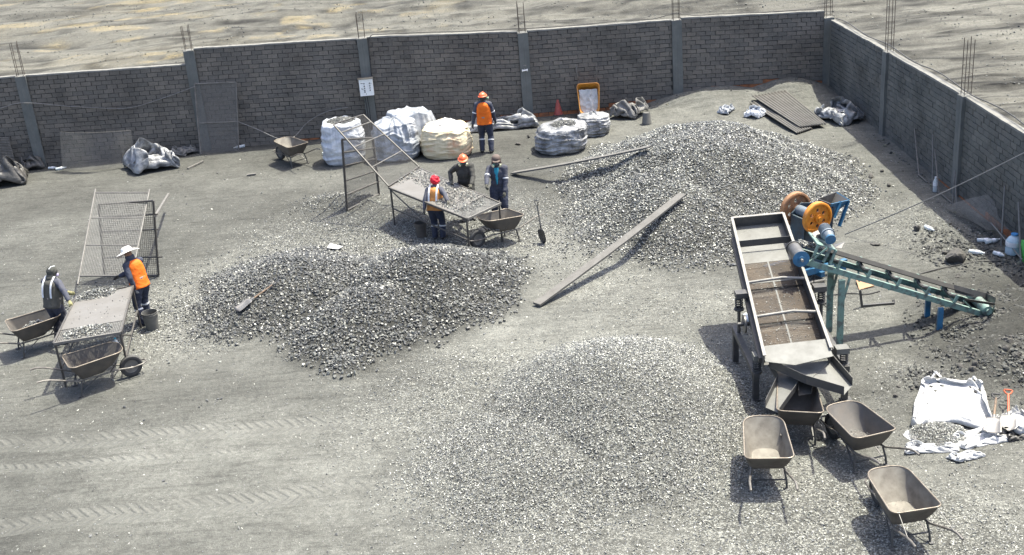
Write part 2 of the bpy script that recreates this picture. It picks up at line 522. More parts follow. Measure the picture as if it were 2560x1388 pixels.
g_mat = ground_mat()
ground = np_mesh('ground', np.stack([GX, GY, GZ], -1).reshape(-1, 3), gf, g_mat, smooth=True)
for nme, arr in (('tone', tone), ('warm', warm), ('straw', straw), ('chips', chips)):
    at = ground.data.attributes.new(nme, 'FLOAT', 'POINT')
    at.data.foreach_set('value', np.ascontiguousarray(arr, np.float32).ravel())
ground['kind'] = 'structure'

# ================================================================== LOOSE STONE
def _hull_shapes(n_shapes, pts_n, seed, flat=0.62):
    rng = np.random.default_rng(seed); res = []
    for i in range(n_shapes):
        p = rng.normal(size=(pts_n, 3)); p /= np.linalg.norm(p, axis=1)[:, None]
        p *= rng.uniform(0.75, 1.12, (pts_n, 1)); p *= np.array([1.0, rng.uniform(0.6, 0.9), rng.uniform(flat - 0.15, flat + 0.15)])
        bm = bmesh.new()
        for q in p: bm.verts.new(q)
        r = bmesh.ops.convex_hull(bm, input=bm.verts)
        bmesh.ops.delete(bm, geom=[e for e in r['geom_interior'] if isinstance(e, bmesh.types.BMVert)], context='VERTS')
        bmesh.ops.triangulate(bm, faces=bm.faces[:])
        bmesh.ops.recalc_face_normals(bm, faces=bm.faces[:])
        bm.verts.index_update()
        vs = np.array([v.co[:] for v in bm.verts]); fs = np.array([[v.index for v in f.verts] for f in bm.faces])
        bm.free(); res.append((vs, fs))
    return res
CHIPS = _hull_shapes(5, 6, 1, 0.42)
ROCKS = _hull_shapes(6, 11, 2, 0.6)

def rand_rot(n, rng, tilt=PI):
    # random tilt about a horizontal axis after a random turn
    a = rng.uniform(0, 2 * PI, n); b = rng.normal(0, 1, n) * tilt; c = rng.uniform(0, 2 * PI, n)
    ca, sa, cb, sb, cc, sc = np.cos(a), np.sin(a), np.cos(b), np.sin(b), np.cos(c), np.sin(c)
    R = np.empty((n, 3, 3))
    Z1 = np.stack([np.stack([ca, -sa, 0 * a], -1), np.stack([sa, ca, 0 * a], -1), np.stack([0 * a, 0 * a, 0 * a + 1], -1)], -2)
    X1 = np.stack([np.stack([0 * a + 1, 0 * a, 0 * a], -1), np.stack([0 * a, cb, -sb], -1), np.stack([0 * a, sb, cb], -1)], -2)
    Z2 = np.stack([np.stack([cc, -sc, 0 * a], -1), np.stack([sc, cc, 0 * a], -1), np.stack([0 * a, 0 * a, 0 * a + 1], -1)], -2)
    return Z1 @ X1 @ Z2

def stone_arrays(P, size, shapes, rng, tilt=0.55, tone=None):
    n = len(P)
    if tone is None: tone = rng.beta(0.7, 1.1, n)
    which = rng.integers(0, len(shapes), n)
    R = rand_rot(n, rng, tilt)
    V, F, T = [], [], []; base = 0
    for k, (vs, fs) in enumerate(shapes):
        s = np.where(which == k)[0]
        if len(s) == 0: continue
        vv = np.einsum('nij,vj->nvi', R[s], vs) * size[s][:, None, None] + P[s][:, None, :]
        ff = fs[None] + (np.arange(len(s)) * len(vs))[:, None, None] + base
        V.append(vv.reshape(-1, 3)); F.append(ff.reshape(-1, 3)); T.append(np.repeat(tone[s], len(fs)))
        base += vv.shape[0] * vv.shape[1]
    return np.concatenate(V), np.concatenate(F), np.concatenate(T)

def scatter(n, x0, x1, y0, y1, dens, rng):
    x = rng.uniform(x0, x1, n); y = rng.uniform(y0, y1, n)
    k = rng.uniform(0, 1, n) < dens(x, y)
    x, y = x[k], y[k]
    z = H(x, y)
    s = seen(x, y, z) & (y < wall_y(x) - 0.15) & (x < WALL_X - 0.15)
    return x[s], y[s], z[s]

def stone_field(name, n, box, dens, lo, hi, shapes, m, seed, label=None, cat=None, parent=None, tilt=0.55, sink=0.15, powr=1.6, tonefn=None, layers=1):
    rng = np.random.default_rng(seed)
    x, y, z = scatter(n, *box, dens, rng)
    size = lo + (hi - lo) * rng.uniform(0, 1, len(x)) ** powr
    z = z + size * (rng.uniform(-0.35, 0.55, len(x)) * (1 if layers > 1 else 0.5) + 0.3 - sink)
    tone = tonefn(x, y, rng) if tonefn else None
    V, F, T = stone_arrays(np.stack([x, y, z], -1), size, shapes, rng, tilt, tone)
    o = np_mesh(name, V, F, m, parent, attrs={'tone': T})
    tag(o, label, cat, None, 'stuff')
    return o

M_pale = stone_mat('pale_ore', 0.045, 0.33, 0.36)
M_dark = stone_mat('dark_ore', 0.034, 0.215, 0.36)
M_dark_obj = stone_mat('dark_ore_lump', 0.034, 0.20, 0.36, objrand=True)
M_fine = stone_mat('fine_gravel', 0.065, 0.42, 0.38)

# ---- the big pale heap at the back
def dA(x, y): return np.clip(pileA(x, y) * 7 - 0.1, 0, 1)
stone_field('gravel_pile', 105000, (0.6, 9.6, 20.8, 33.0), dA, 0.019, 0.038, ROCKS[:4], M_pale, 21,
            'large heap of pale crushed ore in front of the brick walls', 'gravel pile', layers=2, tilt=0.7, tonefn=lambda x, y, rng: np.clip(rng.beta(.7, 1.1, len(x)) * (.6 + 0.9 * fbm(x * .6, y * .6, 163, 3)), 0, 1))
stone_field('gravel_patch', 5200, (0.2, 9.8, 20.4, 32.5), lambda x, y: np.clip(1 - np.abs(pileA(x, y) - .10) / .10, 0, 1) * (pileA(x, y) > .004), .03, .062, ROCKS[:4], M_pale, 27, 'coarser stones rolled to the foot of the large pale heap', 'gravel')
# ---- fine gravel mound in the foreground
def dC(x, y): return np.clip(pileC(x, y) * 9, 0, 1)
stone_field('gravel_pile', 110000, (-2.6, 4.2, 12.0, 19.2), dC, 0.012, 0.026, CHIPS, M_fine, 22,
            'broad mound of fine pale gravel left of the screening machine', 'gravel pile', layers=2, tilt=0.6)
# ---- chips strewn over the yard
def dY(x, y): return np.clip(gravel_density(x, y), 0, 1) * (1 - np.clip(pileC(x, y) * 5, 0, 1))
stone_field('loose_gravel', 420000, (-13.5, 10.0, 9.8, 28.6), dY, 0.010, 0.027, CHIPS, M_fine, 23,
            'pale gravel chips strewn over the dusty yard', 'gravel', tilt=0.45, powr=1.7)
def dL(x, y):
    n = fbm(x * 0.4, y * 0.4, 151, 3)
    return np.clip((n - 0.40) * 2.5, 0.03, 1) * 0.5
stone_field('pebbles', 6500, (-13.5, 9.9, 11, 34.0), dL, 0.015, 0.045, ROCKS[:3], M_pale, 24,
            'scattered single pebbles lying on the dusty yard', 'pebbles', powr=3.0)
def dN(x, y):
    a = np.clip(1.1 - np.hypot((x + 8.6) / 1.25, (y - 22.5) / 1.3), 0, 1)
    b = np.clip(1.1 - np.hypot((x + 4.3) / 1.3, (y - 28.0) / 0.9), 0, 1)
    c = np.clip(1.1 - np.hypot((x + 2.4) / 4.0, (y - 24.7) / 1.9), 0, 1) * 0.55
    d = np.clip(1.15 - np.hypot((x + 6.5) / 1.6, (y - 22.0) / 2.2), 0, 1) * 0.6
    e = np.clip(1.1 - np.hypot((x - 0.9) / 1.2, (y - 23.6) / 2.0), 0, 1) * 0.5
    c = np.maximum.reduce([c, d, e])
    return np.clip(np.maximum.reduce([a * 1.4, b, c]) * 1.3, 0, 1)
stone_field('gravel_patch', 38000, (-10.2, 2.4, 19.6, 29.2), dN, 0.016, 0.036, ROCKS[:4], M_pale, 25,
            'coarse gravel spilled round the two sorting tables', 'gravel', layers=2)

# ---- dark heap in the middle: single lumps in front, the rest as one mass
heap = thing('ore_heap', 'low heap of dark broken ore lumps in the middle of the yard', 'ore heap', (-2.6, 21.6, 0.0))
def dB(x, y): return np.clip(pileB(x, y) * 9 - 0.25 + 1.1 * (fbm(x * 2.2, y * 2.2, 166, 3) - 0.5), 0, 1)
def tB(x, y, rng):
    f = fbm(x * 0.7, y * 0.7, 161, 3)
    return np.clip(rng.beta(0.9, 1.9, len(x)) * (0.6 + 0.9 * f), 0, 1)
stone_field('ore_lumps', 62000, (-7.3, 1.4, 17.4, 24.8), dB, 0.019, 0.044, ROCKS[:4], M_dark, 31, parent=heap, layers=2, tilt=0.7, tonefn=tB, powr=1.8).location = (2.6, -21.6, 0)
rng = np.random.default_rng(33)
lump_meshes = []
for i, (vs, fs) in enumerate(ROCKS):
    me = bpy.data.meshes.new('stone'); me.from_pydata(vs.tolist(), [], fs.tolist()); me.materials.append(M_dark_obj); lump_meshes.append(me)
cnt = 0
while cnt < 300:
    x = rng.uniform(-6.2, 0.4); y = 17.9 + (rng.uniform(0, 1) ** 1.5) * 4.2
    h = float(pileB(np.array([x]), np.array([y]))[0])
    if h < 0.02: continue
    s = rng.uniform(0.036, 0.064) * (1.0 if y < 21 else 0.85)
    o = bpy.data.objects.new('stone', lump_meshes[cnt % len(lump_meshes)])
    link(o, heap)
    o.location = (x + 2.6, y - 21.6, h1(x, y) + s * 0.42)
    o.rotation_euler = (rng.normal(0, 0.5), rng.normal(0, 0.5), rng.uniform(0, 6.28)); o.scale = (s, s, s)
    cnt += 1
# ================================================================== BRICK WALLS
def brick_mat(name, a, b2):
    m, nt, b = _new(name)
    fac = _node(nt, 'ShaderNodeAttribute', attribute_name='tone').outputs['Fac']
    oi = _node(nt, 'ShaderNodeObjectInfo').outputs['Random']
    f = _math(nt, 'FRACT', _math(nt, 'ADD', fac, oi))
    c = _ramp(nt, f, [(0.0, a), (0.5, tuple((p + q) / 2 for p, q in zip(a, b2))), (1.0, b2)])
    tc = _node(nt, 'ShaderNodeNewGeometry').outputs['Position']
    c = _mix(nt, 1.0, c, _ramp(nt, _noise(nt, 0.9, 6, 0.65, tc), [(0.3, 0.62), (0.5, 1.0), (0.7, 1.22)]), 'MULTIPLY')
    c = _mix(nt, 1.0, c, _ramp(nt, _noise(nt, 26, 4, 0.7, tc), [(0.3, 0.8), (0.7, 1.15)]), 'MULTIPLY')
    nt.links.new(c, b.inputs['Base Color'])
    b.inputs['Roughness'].default_value = 0.9
    b.inputs['Specular IOR Level'].default_value = 0.2
    bp = _node(nt, 'ShaderNodeBump', Strength=0.35, Distance=0.008)
    nt.links.new(_noise(nt, 40, 4, 0.65, tc), bp.inputs['Height']); nt.links.new(bp.outputs[0], b.inputs['Normal'])
    return m
M_brick = brick_mat('dusty_brick', (0.122, 0.114, 0.102), (0.168, 0.150, 0.128))
M_brick2 = brick_mat('dusty_brick_cool', (0.108, 0.110, 0.102), (0.140, 0.136, 0.122))
M_orange = mat('bare_orange_brick', (0.34, 0.12, 0.045), 0.9, col2=(0.16, 0.085, 0.05), scale=6)
M_mortar = mat('dusty_mortar', (0.060, 0.058, 0.054), 0.95, col2=(0.036, 0.035, 0.033), scale=3, bump=0.4)
M_conc = mat('dusty_concrete', (0.142, 0.146, 0.136), 0.9, col2=(0.102, 0.108, 0.102), scale=2.2, bump=0.3, bscale=30)
M_cap = mat('pale_mortar_cap', (0.21, 0.205, 0.185), 0.95, col2=(0.13, 0.128, 0.118), scale=5, bump=0.5)
M_rebar = mat('rusty_rebar', (0.075, 0.055, 0.04), 0.75, col2=(0.05, 0.04, 0.032), scale=20)

BL, BH, BD, JT, CRS = 0.278, 0.114, 0.10, 0.015, 0.129
def wobble_box(seed):
    rng = random.Random(seed); mb = MB(); mb.box((0, 0, 0), (BL, BD, BH))
    mb.v = [(x + rng.uniform(-.007, .007), y + rng.uniform(-.003, .003), z + rng.uniform(-.006, .006)) for x, y, z in mb.v]
    return mb
BRICK_ME = {}
for key, mm in (('a', M_brick), ('b', M_brick2), ('o', M_orange)):
    BRICK_ME[key] = []
    for s in range(4):
        mb = wobble_box(s); me = bpy.data.meshes.new('brick'); me.from_pydata(mb.v, [], mb.f); me.materials.append(mm); BRICK_ME[key].append(me)
_BV = np.array(wobble_box(9).v); _BF = np.array(wobble_box(9).f)

def brick_wall(name, label, org, ang, bays, key, mm, pick):
    """org: world start; ang: direction of the wall face; bays: (s0, s1, z0, top0, top1); pick(s,z)-> priority"""
    root = thing(name, label, 'wall', org, ang)
    core = MB(); cap = MB(); spots = []
    rng = np.random.default_rng(len(label))
    for s0, s1, z0, t0, t1 in bays:
        core.loft([[Vector((s, -BD * 0.5 + 0.022 + dy, z)) for dy, z in ((0, z0 - .5), (0.12, z0 - .5), (0.12, t), (0, t))] for s, t in ((s0, t0), (s1, t1))])
        n = max(2, int((s1 - s0) / 0.35)); rings = []
        for i in range(n + 1):
            s = s0 + (s1 - s0) * i / n; t = t0 + (t1 - t0) * i / n
            e = 0.007 * rng.uniform(-1, 1); e2 = .005 * rng.uniform(-1, 1)
            rings.append([Vector((s, -BD / 2 - .012 + e2, t - .02)), Vector((s, -BD / 2 - .006 + e2, t + .022 + e)), Vector((s, BD / 2 + .04, t + .028 + e)), Vector((s, BD / 2 + .045, t - .02))])
        cap.loft(rings)
        rows = int((min(t0, t1) - z0 + .6) / CRS)
        slope = (t1 - t0) / (s1 - s0)
        for r in range(rows + 3):
            s = s0 - (BL + JT) * (0.5 if r % 2 else 0) + rng.uniform(-.03, .03)
            while s < s1:
                a, b = max(s, s0 + .004), min(s + BL, s1 - .004)
                if b - a > 0.05:
                    sc = (a + b) / 2; top = t0 + slope * (sc - s0)
                    z = top - .03 - BH / 2 - r * CRS
                    if z > z0 - 0.35:
                        spots.append((sc, rng.normal(0, .003), z, (b - a) / BL, rng.normal(0, .009), slope, z0))
                s += BL + JT
    core.build('mortar', M_mortar, root); cap.build('coping', M_cap, root, smooth=True, angle=50)
    spots.sort(key=lambda q: -pick(q[0], q[2]))
    n1 = 0; rest = []
    for q in spots:
        if n1 < 300:
            low = q[2] - q[6]
            kk = key
            o = bpy.data.objects.new('brick', BRICK_ME[kk][n1 % 4]); link(o, root)
            o.location = (q[0], q[1], q[2]); o.scale = (q[3], 1, 1); o.rotation_euler = (q[4] * 1.2, -math.atan(q[5]) + q[4], q[4] * 1.5)
            n1 += 1
        else: rest.append(q)
    for orange in (False, True):
        rr = [q for q in rest if ((q[2] - q[6]) < ORANGE(q[0], name)) == orange]
        if not rr: continue
        Q = np.array(rr); n = len(Q)
        V = np.repeat(_BV[None], n, 0) + rng.normal(0, 1, (n, 8, 3)) * np.array([.005, .0022, .005])
        V[:, :, 0] *= Q[:, 3][:, None]
        th = np.arctan(Q[:, 5]) + Q[:, 4] * 1.3
        x, z = V[:, :, 0].copy(), V[:, :, 2].copy()
        V[:, :, 0] = x * np.cos(th)[:, None] - z * np.sin(th)[:, None]; V[:, :, 2] = z * np.cos(th)[:, None] + x * np.sin(th)[:, None]
        V += Q[:, None, :3]
        F = (_BF[None] + (np.arange(n) * 8)[:, None, None]).reshape(-1, 4)
        o = np_mesh('bricks', V.reshape(-1, 3), F, M_orange if orange else mm, root, attrs={'tone': np.repeat(rng.uniform(0, 1, n), 6)})
        o['kind'] = 'stuff'
    return root

def ORANGE(s, name):
    v = float(fbm(np.array([s * 0.8]), np.array([3.3]), 171, 2)[0])
    return 0.10 + 0.42 * (v - 0.45) if (s > 9 and s < 30) else -1

A1 = math.atan(0.0615)
def sx(x): return (x + 15.3) / math.cos(A1)
org_b = (-15.3, 33.67 + .0615 * (-15.3 + 13.58), 0)
posts_b = [-18.37, -13.57, -8.75, -3.78, 0.90, 5.49]
bays_b = [(sx(-23.3), sx(-18.52), 0, 2.72, 2.70), (sx(-18.22), sx(-13.72), 0, 2.70, 2.71), (sx(-13.42), sx(-8.9), 0, 2.70, 2.58), (sx(-8.6), sx(-3.93), 0, 3.02, 2.86), (sx(-3.63), sx(0.75), 0.0, 2.88, 2.62),
          (sx(1.05), sx(5.34), 0, 2.61, 2.53), (sx(5.64), sx(9.98), 0.2, 2.56, 2.36)]
wb = brick_wall('brick_wall', 'long grey dusty brick wall across the back of the yard', org_b, A1, bays_b, 'a', M_brick,
                lambda s, z: -abs(s - sx(-9.5)) * 0.55 + z * 0.9 + (3 if z > .5 else 0))
# right wall: runs from the corner towards the viewer; local +x is towards the viewer (world -y), face to the yard (local -y is world -x)
org_r = (WALL_X + 0.05, 35.1, 0)
posts_r = [29.86, 24.79, 19.6, 14.25]
bays_r = [(0.15, 35.1 - 30.01, 0.15, 2.10, 2.20), (35.1 - 29.71, 35.1 - 24.94, 0, 2.20, 2.27), (35.1 - 24.64, 35.1 - 19.75, 0, 2.27, 2.24), (35.1 - 19.45, 35.1 - 14.4, 0, 2.24, 2.2), (35.1 - 14.1, 35.1 - 9.2, 0, 2.2, 2.2)]
wr = brick_wall('brick_wall', 'grey green brick wall running down the right edge of the yard', org_r, -PI / 2, bays_r, 'b', M_brick2,
                lambda s, z: -abs(s - 11.2) * 0.5 + z * 0.8 + (3 if z > .4 else 0))

def column(root, s, top, z0=-0.4, w=0.30, bars=0.75, lean=0.0, proud=0.07, nbar=4):
    mb = MB()
    rings = []
    rr = random.Random(int(s * 100))
    for i in range(9):
        z = z0 + (top - z0) * i / 8; e = lambda: rr.uniform(-.006, .006)
        rings.append([Vector((s - w / 2 + e(), -BD / 2 - proud + e(), z)), Vector((s - .02 + e(), -BD / 2 - proud + e(), z)), Vector((s + .02, -BD / 2 - proud + .008, z)), Vector((s + w / 2 + e(), -BD / 2 - proud + e(), z)),
                      Vector((s + w / 2, BD / 2 + .09, z)), Vector((s - w / 2, BD / 2 + .09, z))])
    mb.loft(rings)
    c = mb.build('column', M_conc, root)
    tb = MB(); tb.box((s, 0.01, top + .008), (w * .97, .24, .02), (0.04, -0.03, 0)); tb.build('column_top', M_cap, c)
    hw = w * .30
    for sx_, sy_ in ((-1, -1), (1, -1), (1, 1), (-1, 1)):
        b = MB(); jx, jy = rr.uniform(-.012, .012), rr.uniform(-.012, .012)
        x, y = s + sx_ * hw, 0.01 + sy_ * .075
        b.tube([(x, y, top - .05), (x + jx * .5, y + jy * .5, top + bars * .5), (x + jx, y + jy, top + bars + rr.uniform(-.04, .05))], .0085, 6)
        b.build('rebar', M_rebar, c)
    k = 0; z = top + .08
    while z < top + bars * (0.95 if bars < 1 else .55):
        t = MB(); q = rr.uniform(-.01, .01)
        t.tube([(s - hw - .008, .01 - .08, z + q), (s + hw + .008, .01 - .08, z), (s + hw + .008, .01 + .08, z - q), (s - hw - .008, .01 + .08, z)], .005, 5, closed=True)
        t.build('stirrup', M_rebar, c)
        z += rr.uniform(.15, .24); k += 1
    return c
tops_b = [2.70, 2.70, 2.98, 2.86, 2.58, 2.52]
for x, t, br in zip(posts_b, tops_b, (.9, .95, .72, .72, .9, .9)):
    column(wb, sx(x), t, bars=br)
column(wb, sx(9.98) + .14, 2.16, bars=1.1)
for y, t, br in zip(posts_r, (2.2, 2.28, 2.26, 2.22), (1.6, 1.25, 1.2, 1.2)):
    column(wr, 35.1 - y, t, bars=br)
# fallen rubble and bare earth band at the foot of the right wall
M_earth = mat('red_brown_earth', (0.16, 0.095, 0.06), 0.95, col2=(0.07, 0.06, 0.055), scale=3, bump=0.5)
# ================================================================== MACHINES
def wb_(mb, name, m, root, smooth=False, offset=None):
    """build with world coordinates under a root that is only translated"""
    o = Vector(offset) if offset is not None else root.location
    mb.v = [(x - o.x, y - o.y, z - o.z) for x, y, z in mb.v]
    return mb.build(name, m, root, smooth)

M_steel = mat('worn_grey_steel', (0.155, 0.150, 0.142), 0.48, 0.55, col2=(0.085, 0.078, 0.070), scale=5, dust=0.35)
M_plate = mat('dusty_feed_plate', (0.140, 0.141, 0.132), 0.6, 0.05, col2=(0.098, 0.096, 0.086), scale=4, dust=0.3, dustcol=(0.15, 0.152, 0.14))
M_dsteel = mat('dark_oily_steel', (0.052, 0.054, 0.056), 0.5, 0.3, col2=(0.085, 0.08, 0.075), scale=7, dust=0.35)
M_edge = mat('rubbed_bright_edge', (0.235, 0.225, 0.205), 0.55, 0.1, scale=10)
M_green = mat('chipped_green_paint', (0.165, 0.275, 0.235), 0.55, 0.0, col2=(0.10, 0.125, 0.115), scale=9, dust=0.35, bump=0.15, lo=.48, hi=.6)
M_blue = mat('workshop_blue_paint', (0.022, 0.150, 0.30), 0.42, 0.0, col2=(0.018, 0.085, 0.16), scale=6, dust=0.18)
M_orange_p = mat('orange_flywheel_paint', (0.70, 0.27, 0.025), 0.42, 0.0, col2=(0.48, 0.16, 0.018), scale=7, dust=0.05)
M_rustw = mat('rusty_flywheel', (0.40, 0.185, 0.07), 0.7, 0.0, col2=(0.15, 0.09, 0.055), scale=6, dust=0.2)
M_rubber = mat('black_rubber', (0.022, 0.022, 0.023), 0.75, 0.0, col2=(0.04, 0.039, 0.038), scale=9, dust=0.25)
M_belt = mat('conveyor_belt_rubber', (0.018, 0.018, 0.018), 0.8, 0.0, col2=(0.03, 0.03, 0.03), scale=5, dust=0.12, spec=.2)
M_bluedk = mat('greasy_dark_blue', (0.020, 0.055, 0.085), 0.55, 0.0, col2=(0.03, 0.035, 0.04), scale=6, dust=0.3)
M_scr = mat('rusty_screen_wire', (0.080, 0.053, 0.029), 0.7, 0.0, col2=(0.045, 0.037, 0.030), scale=3, dust=0.06)
M_gmotor = mat('grey_blue_motor_paint', (0.15, 0.20, 0.25), 0.5, 0.0, col2=(0.10, 0.12, 0.14), scale=8, dust=0.4)
M_white_p = mat('white_paint', (0.84, 0.85, 0.82), 0.45, 0.0, col2=(0.76, 0.76, 0.74), scale=6)

# ---------------- vibrating screen
vs = thing('vibrating_screen', 'inclined grey vibrating screen with three rusty mesh decks on springs', 'screening machine', (4.25, 17.0, 0.0))
TL, TR = Wy(1830, 545, 19.4), Wy(1958, 533, 19.4)
BLp, BRp = Wy(1915, 905, 15.52), Wy(2083, 885, 15.52)
def dk(u, v, n=0.0):
    """deck point: u 0 top .. 1 bottom, v 0 left .. 1 right, n above the rim"""
    a = TL.lerp(BLp, u); b = TR.lerp(BRp, u)
    nrm = ((TR - TL).cross(BLp - TL)).normalized()
    if nrm.z < 0: nrm = -nrm
    return a.lerp(b, v) + nrm * n
def dplate(mb, pts, t=0.006):
    return mb.slab([dk(*p) for p in pts], t)
for vv, nm in ((0.0, 'side_wall'), (1.0, 'side_wall')):
    s = -1 if vv == 0 else 1
    mb = MB(); dplate(mb, [(0, vv, 0), (0.965, vv, 0), (0.965, vv, -.30), (0, vv, -.30)], 0.008)
    w = wb_(mb, nm, M_dsteel, vs)
    mb = MB()
    for i in range(14):
        pass
    mb.bar(dk(0, vv, .006), dk(.965, vv, .006), .045, .016, up=(dk(0, 0, 1) - dk(0, 0, 0)))
    o = mb; o.v = [(x - vs.location.x, y - vs.location.y, z - vs.location.z) for x, y, z in o.v]; o.build('top_flange', M_edge, w)
    mb = MB(); mb.bar(dk(.1, vv + s * .03, -.2), dk(.93, vv + s * .03, -.2), .06, .10, up=(dk(0, 0, 1) - dk(0, 0, 0)))
    mb.v = [(x - vs.location.x, y - vs.location.y, z - vs.location.z) for x, y, z in mb.v]; mb.build('stiffener', M_dsteel, w)
mb = MB(); dplate(mb, [(0, 0.0, 0), (0, 1.0, 0), (0, 1.0, -.30), (0, 0, -.30)], .008); wb_(mb, 'back_wall', M_dsteel, vs)
mb = MB(); mb.bar(dk(0, 0, .004), dk(0, 1, .004), .045, .016, up=(dk(0, 0, 1) - dk(0, 0, 0))); wb_(mb, 'back_flange', M_edge, vs)
mb = MB(); dplate(mb, [(0.005, .01, -.19), (.2, .01, -.21), (.2, .99, -.21), (.005, .99, -.19)], .006); wb_(mb, 'feed_plate', M_plate, vs)
mb = MB(); dplate(mb, [(.185, .01, 0.0), (.185, .99, 0.0), (.19, .99, -.12), (.19, .01, -.12)], .008); wb_(mb, 'cross_plate', M_dsteel, vs)
mb = MB(); dplate(mb, [(.205, .01, -.20), (.29, .01, -.20), (.29, .99, -.20), (.205, .99, -.20)], .006); wb_(mb, 'feed_plate', M_plate, vs)
# decks: slotted wire panels
for u0, u1 in ((.29, .475), (.49, .705), (.72, .90)):
    mb = MB(); nw = 62
    nrm = dk(0, 0, 1) - dk(0, 0, 0)
    for i in range(nw):
        v = .015 + .97 * (i + .5) / nw
        mb.bar(dk(u0, v, -.205), dk(u1, v, -.205), .0085, .006, up=nrm)
    nr = int((u1 - u0) * 90)
    for i in range(nr + 1):
        u = u0 + (u1 - u0) * i / nr
        mb.bar(dk(u, .01, -.212), dk(u, .99, -.212), .005, .004, up=nrm)
    pn = wb_(mb, 'screen_panel', M_scr, vs)
    mb = MB(); mb.bar(dk(u0, .5, -.200), dk(u1, .5, -.200), .028, .010, up=nrm)
    um = u0 + (u1 - u0) * .78
    mb.bar(dk(um, .02, -.200), dk(um, .98, -.200), .03, .01, up=nrm)
    mb.v = [(x - vs.location.x, y - vs.location.y, z - vs.location.z) for x, y, z in mb.v]; mb.build('clamp_strip', M_plate, pn)
for u in (.4825, .7125):
    mb = MB(); mb.tube([dk(u, .0, -.03), dk(u - .01, .62, -.03), dk(u + .012, 1.0, -.03)], .024, 10); wb_(mb, 'cross_tube', M_edge, vs, True)
mb = MB(); dplate(mb, [(.29, .0, -.30), (.93, .0, -.30), (.93, 1, -.30), (.29, 1, -.30)], .008); wb_(mb, 'under_pan', M_dsteel, vs)
mb = MB(); mb.slab([dk(.90, .0, -.03), dk(.90, 1.0, -.03), dk(1.0, 1.0, -.05), dk(1.022, .42, -.06), dk(.985, 0, -.05)], .008); wb_(mb, 'discharge_plate', M_plate, vs)
# loose grains lying on the decks
rng = np.random.default_rng(61); P_ = []; S_ = []
for i in range(520):
    u = .3 + .6 * rng.uniform() ** .75; v = .04 + .92 * rng.uniform() ** 1.4
    p = dk(u, v, -.188); P_.append((p - vs.location)[:]); S_.append(rng.uniform(.006, .017))
V, F, T = stone_arrays(np.array(P_), np.array(S_), CHIPS, rng, .6)
o = np_mesh('gravel', V, F, M_fine, vs, attrs={'tone': T}); o['kind'] = 'stuff'
# frame with legs and springs, both sides
yb, yf = 17.5, 16.0
for sx_, xx in ((-1, 3.63), (1, 5.02)):
    mb = MB(); mb.bar((xx, yb + .08, .64), (xx, yf - .08, .58), .09, .10); fr = wb_(mb, 'base_rail', M_dsteel, vs)
    for yy, zt in ((yb, .62), (yf, .56)):
        mb = MB(); zg = h1(xx, yy)
        mb.bar((xx, yy, zg - .05), (xx, yy, zt), .09, .09, up=(0, 1, 0)); mb.box((xx - sx_ * -.02, yy, zg + .012), (.17, .14, .02)); wb_(mb, 'leg', M_dsteel, vs)
    inx = xx - sx_ * .02
    for k, (yy, zs, hh) in enumerate(((yb - .18, 1.10, .21), (yf + .02, .63, .20))):
        mb = MB()
        if k == 0: mb.cyl((inx, yy, .64), (inx, yy, zs), .028); mb.cyl((inx, yy, zs - .015), (inx, yy, zs + .01), .085)
        else: mb.cyl((inx, yy, .60), (inx, yy, zs + .01), .085)
        if k == 0: wb_(mb, 'spring_post', M_dsteel, vs, True)
        else: wb_(mb, 'spring_seat', M_dsteel, vs, True)
        mb = MB(); pts = []
        for i in range(73):
            a = i / 72 * 2 * PI * 5.5
            pts.append((inx + .058 * math.cos(a), yy + .058 * math.sin(a), zs + .01 + hh * i / 72))
        mb.tube(pts, .011, 6); wb_(mb, 'coil_spring', M_rubber, vs, True)
        mb = MB(); mb.box((inx - sx_ * .04, yy, zs + hh + .05), (.20, .17, .09)); wb_(mb, 'spring_bracket', M_dsteel if k == 0 else M_plate, vs)
# eccentric shaft with its disc
mb = MB(); mb.cyl((3.55, 16.95, 1.0), (4.9, 16.95, 1.0), .035); wb_(mb, 'drive_shaft', M_dsteel, vs, True)
mb = MB(); mb.lathe([(.0, -.014), (.15, -.014), (.15, .014), (.0, .014)], (3.66, 16.95, 1.0), 'x', 20); wb_(mb, 'shaft_disc', M_steel, vs, True)
# discharge troughs
def trough(name, L, R, hl, hr, m=M_plate, wall=M_dsteel):
    """L, R: floor edge points from upper to lower; walls stand on both edges"""
    mb = MB()
    for i in range(len(L) - 1): mb.slab([L[i], R[i], R[i + 1], L[i + 1]], .005)
    fl = wb_(mb, name, m, vs)
    for E_, hh in ((L, hl), (R, hr)):
        mb = MB()
        for i in range(len(E_) - 1):
            mb.slab([E_[i], E_[i + 1], E_[i + 1] + Vector((0, 0, hh)), E_[i] + Vector((0, 0, hh))], .006)
        mb.v = [(x - vs.location.x, y - vs.location.y, z - vs.location.z) for x, y, z in mb.v]
        mb.build('trough_wall', wall, fl)
trough('oversize_chute', [W(1922, 918, .83), W(2015, 960, .78), W(2110, 988, .66)], [W(2075, 902, .83), W(2078, 905, .80), W(2130, 965, .66)], .14, .14)
trough('fines_chute', [W(1920, 915, .72), W(1944, 955, .66), W(1913, 1019, .54)], [W(2008, 930, .72), W(1990, 975, .66), W(1948, 1034, .54)], .13, .10)
trough('middle_chute', [W(1995, 945, .68), W(1996, 990, .60)], [W(2040, 940, .68), W(2028, 985, .60)], .10, .08, M_steel)

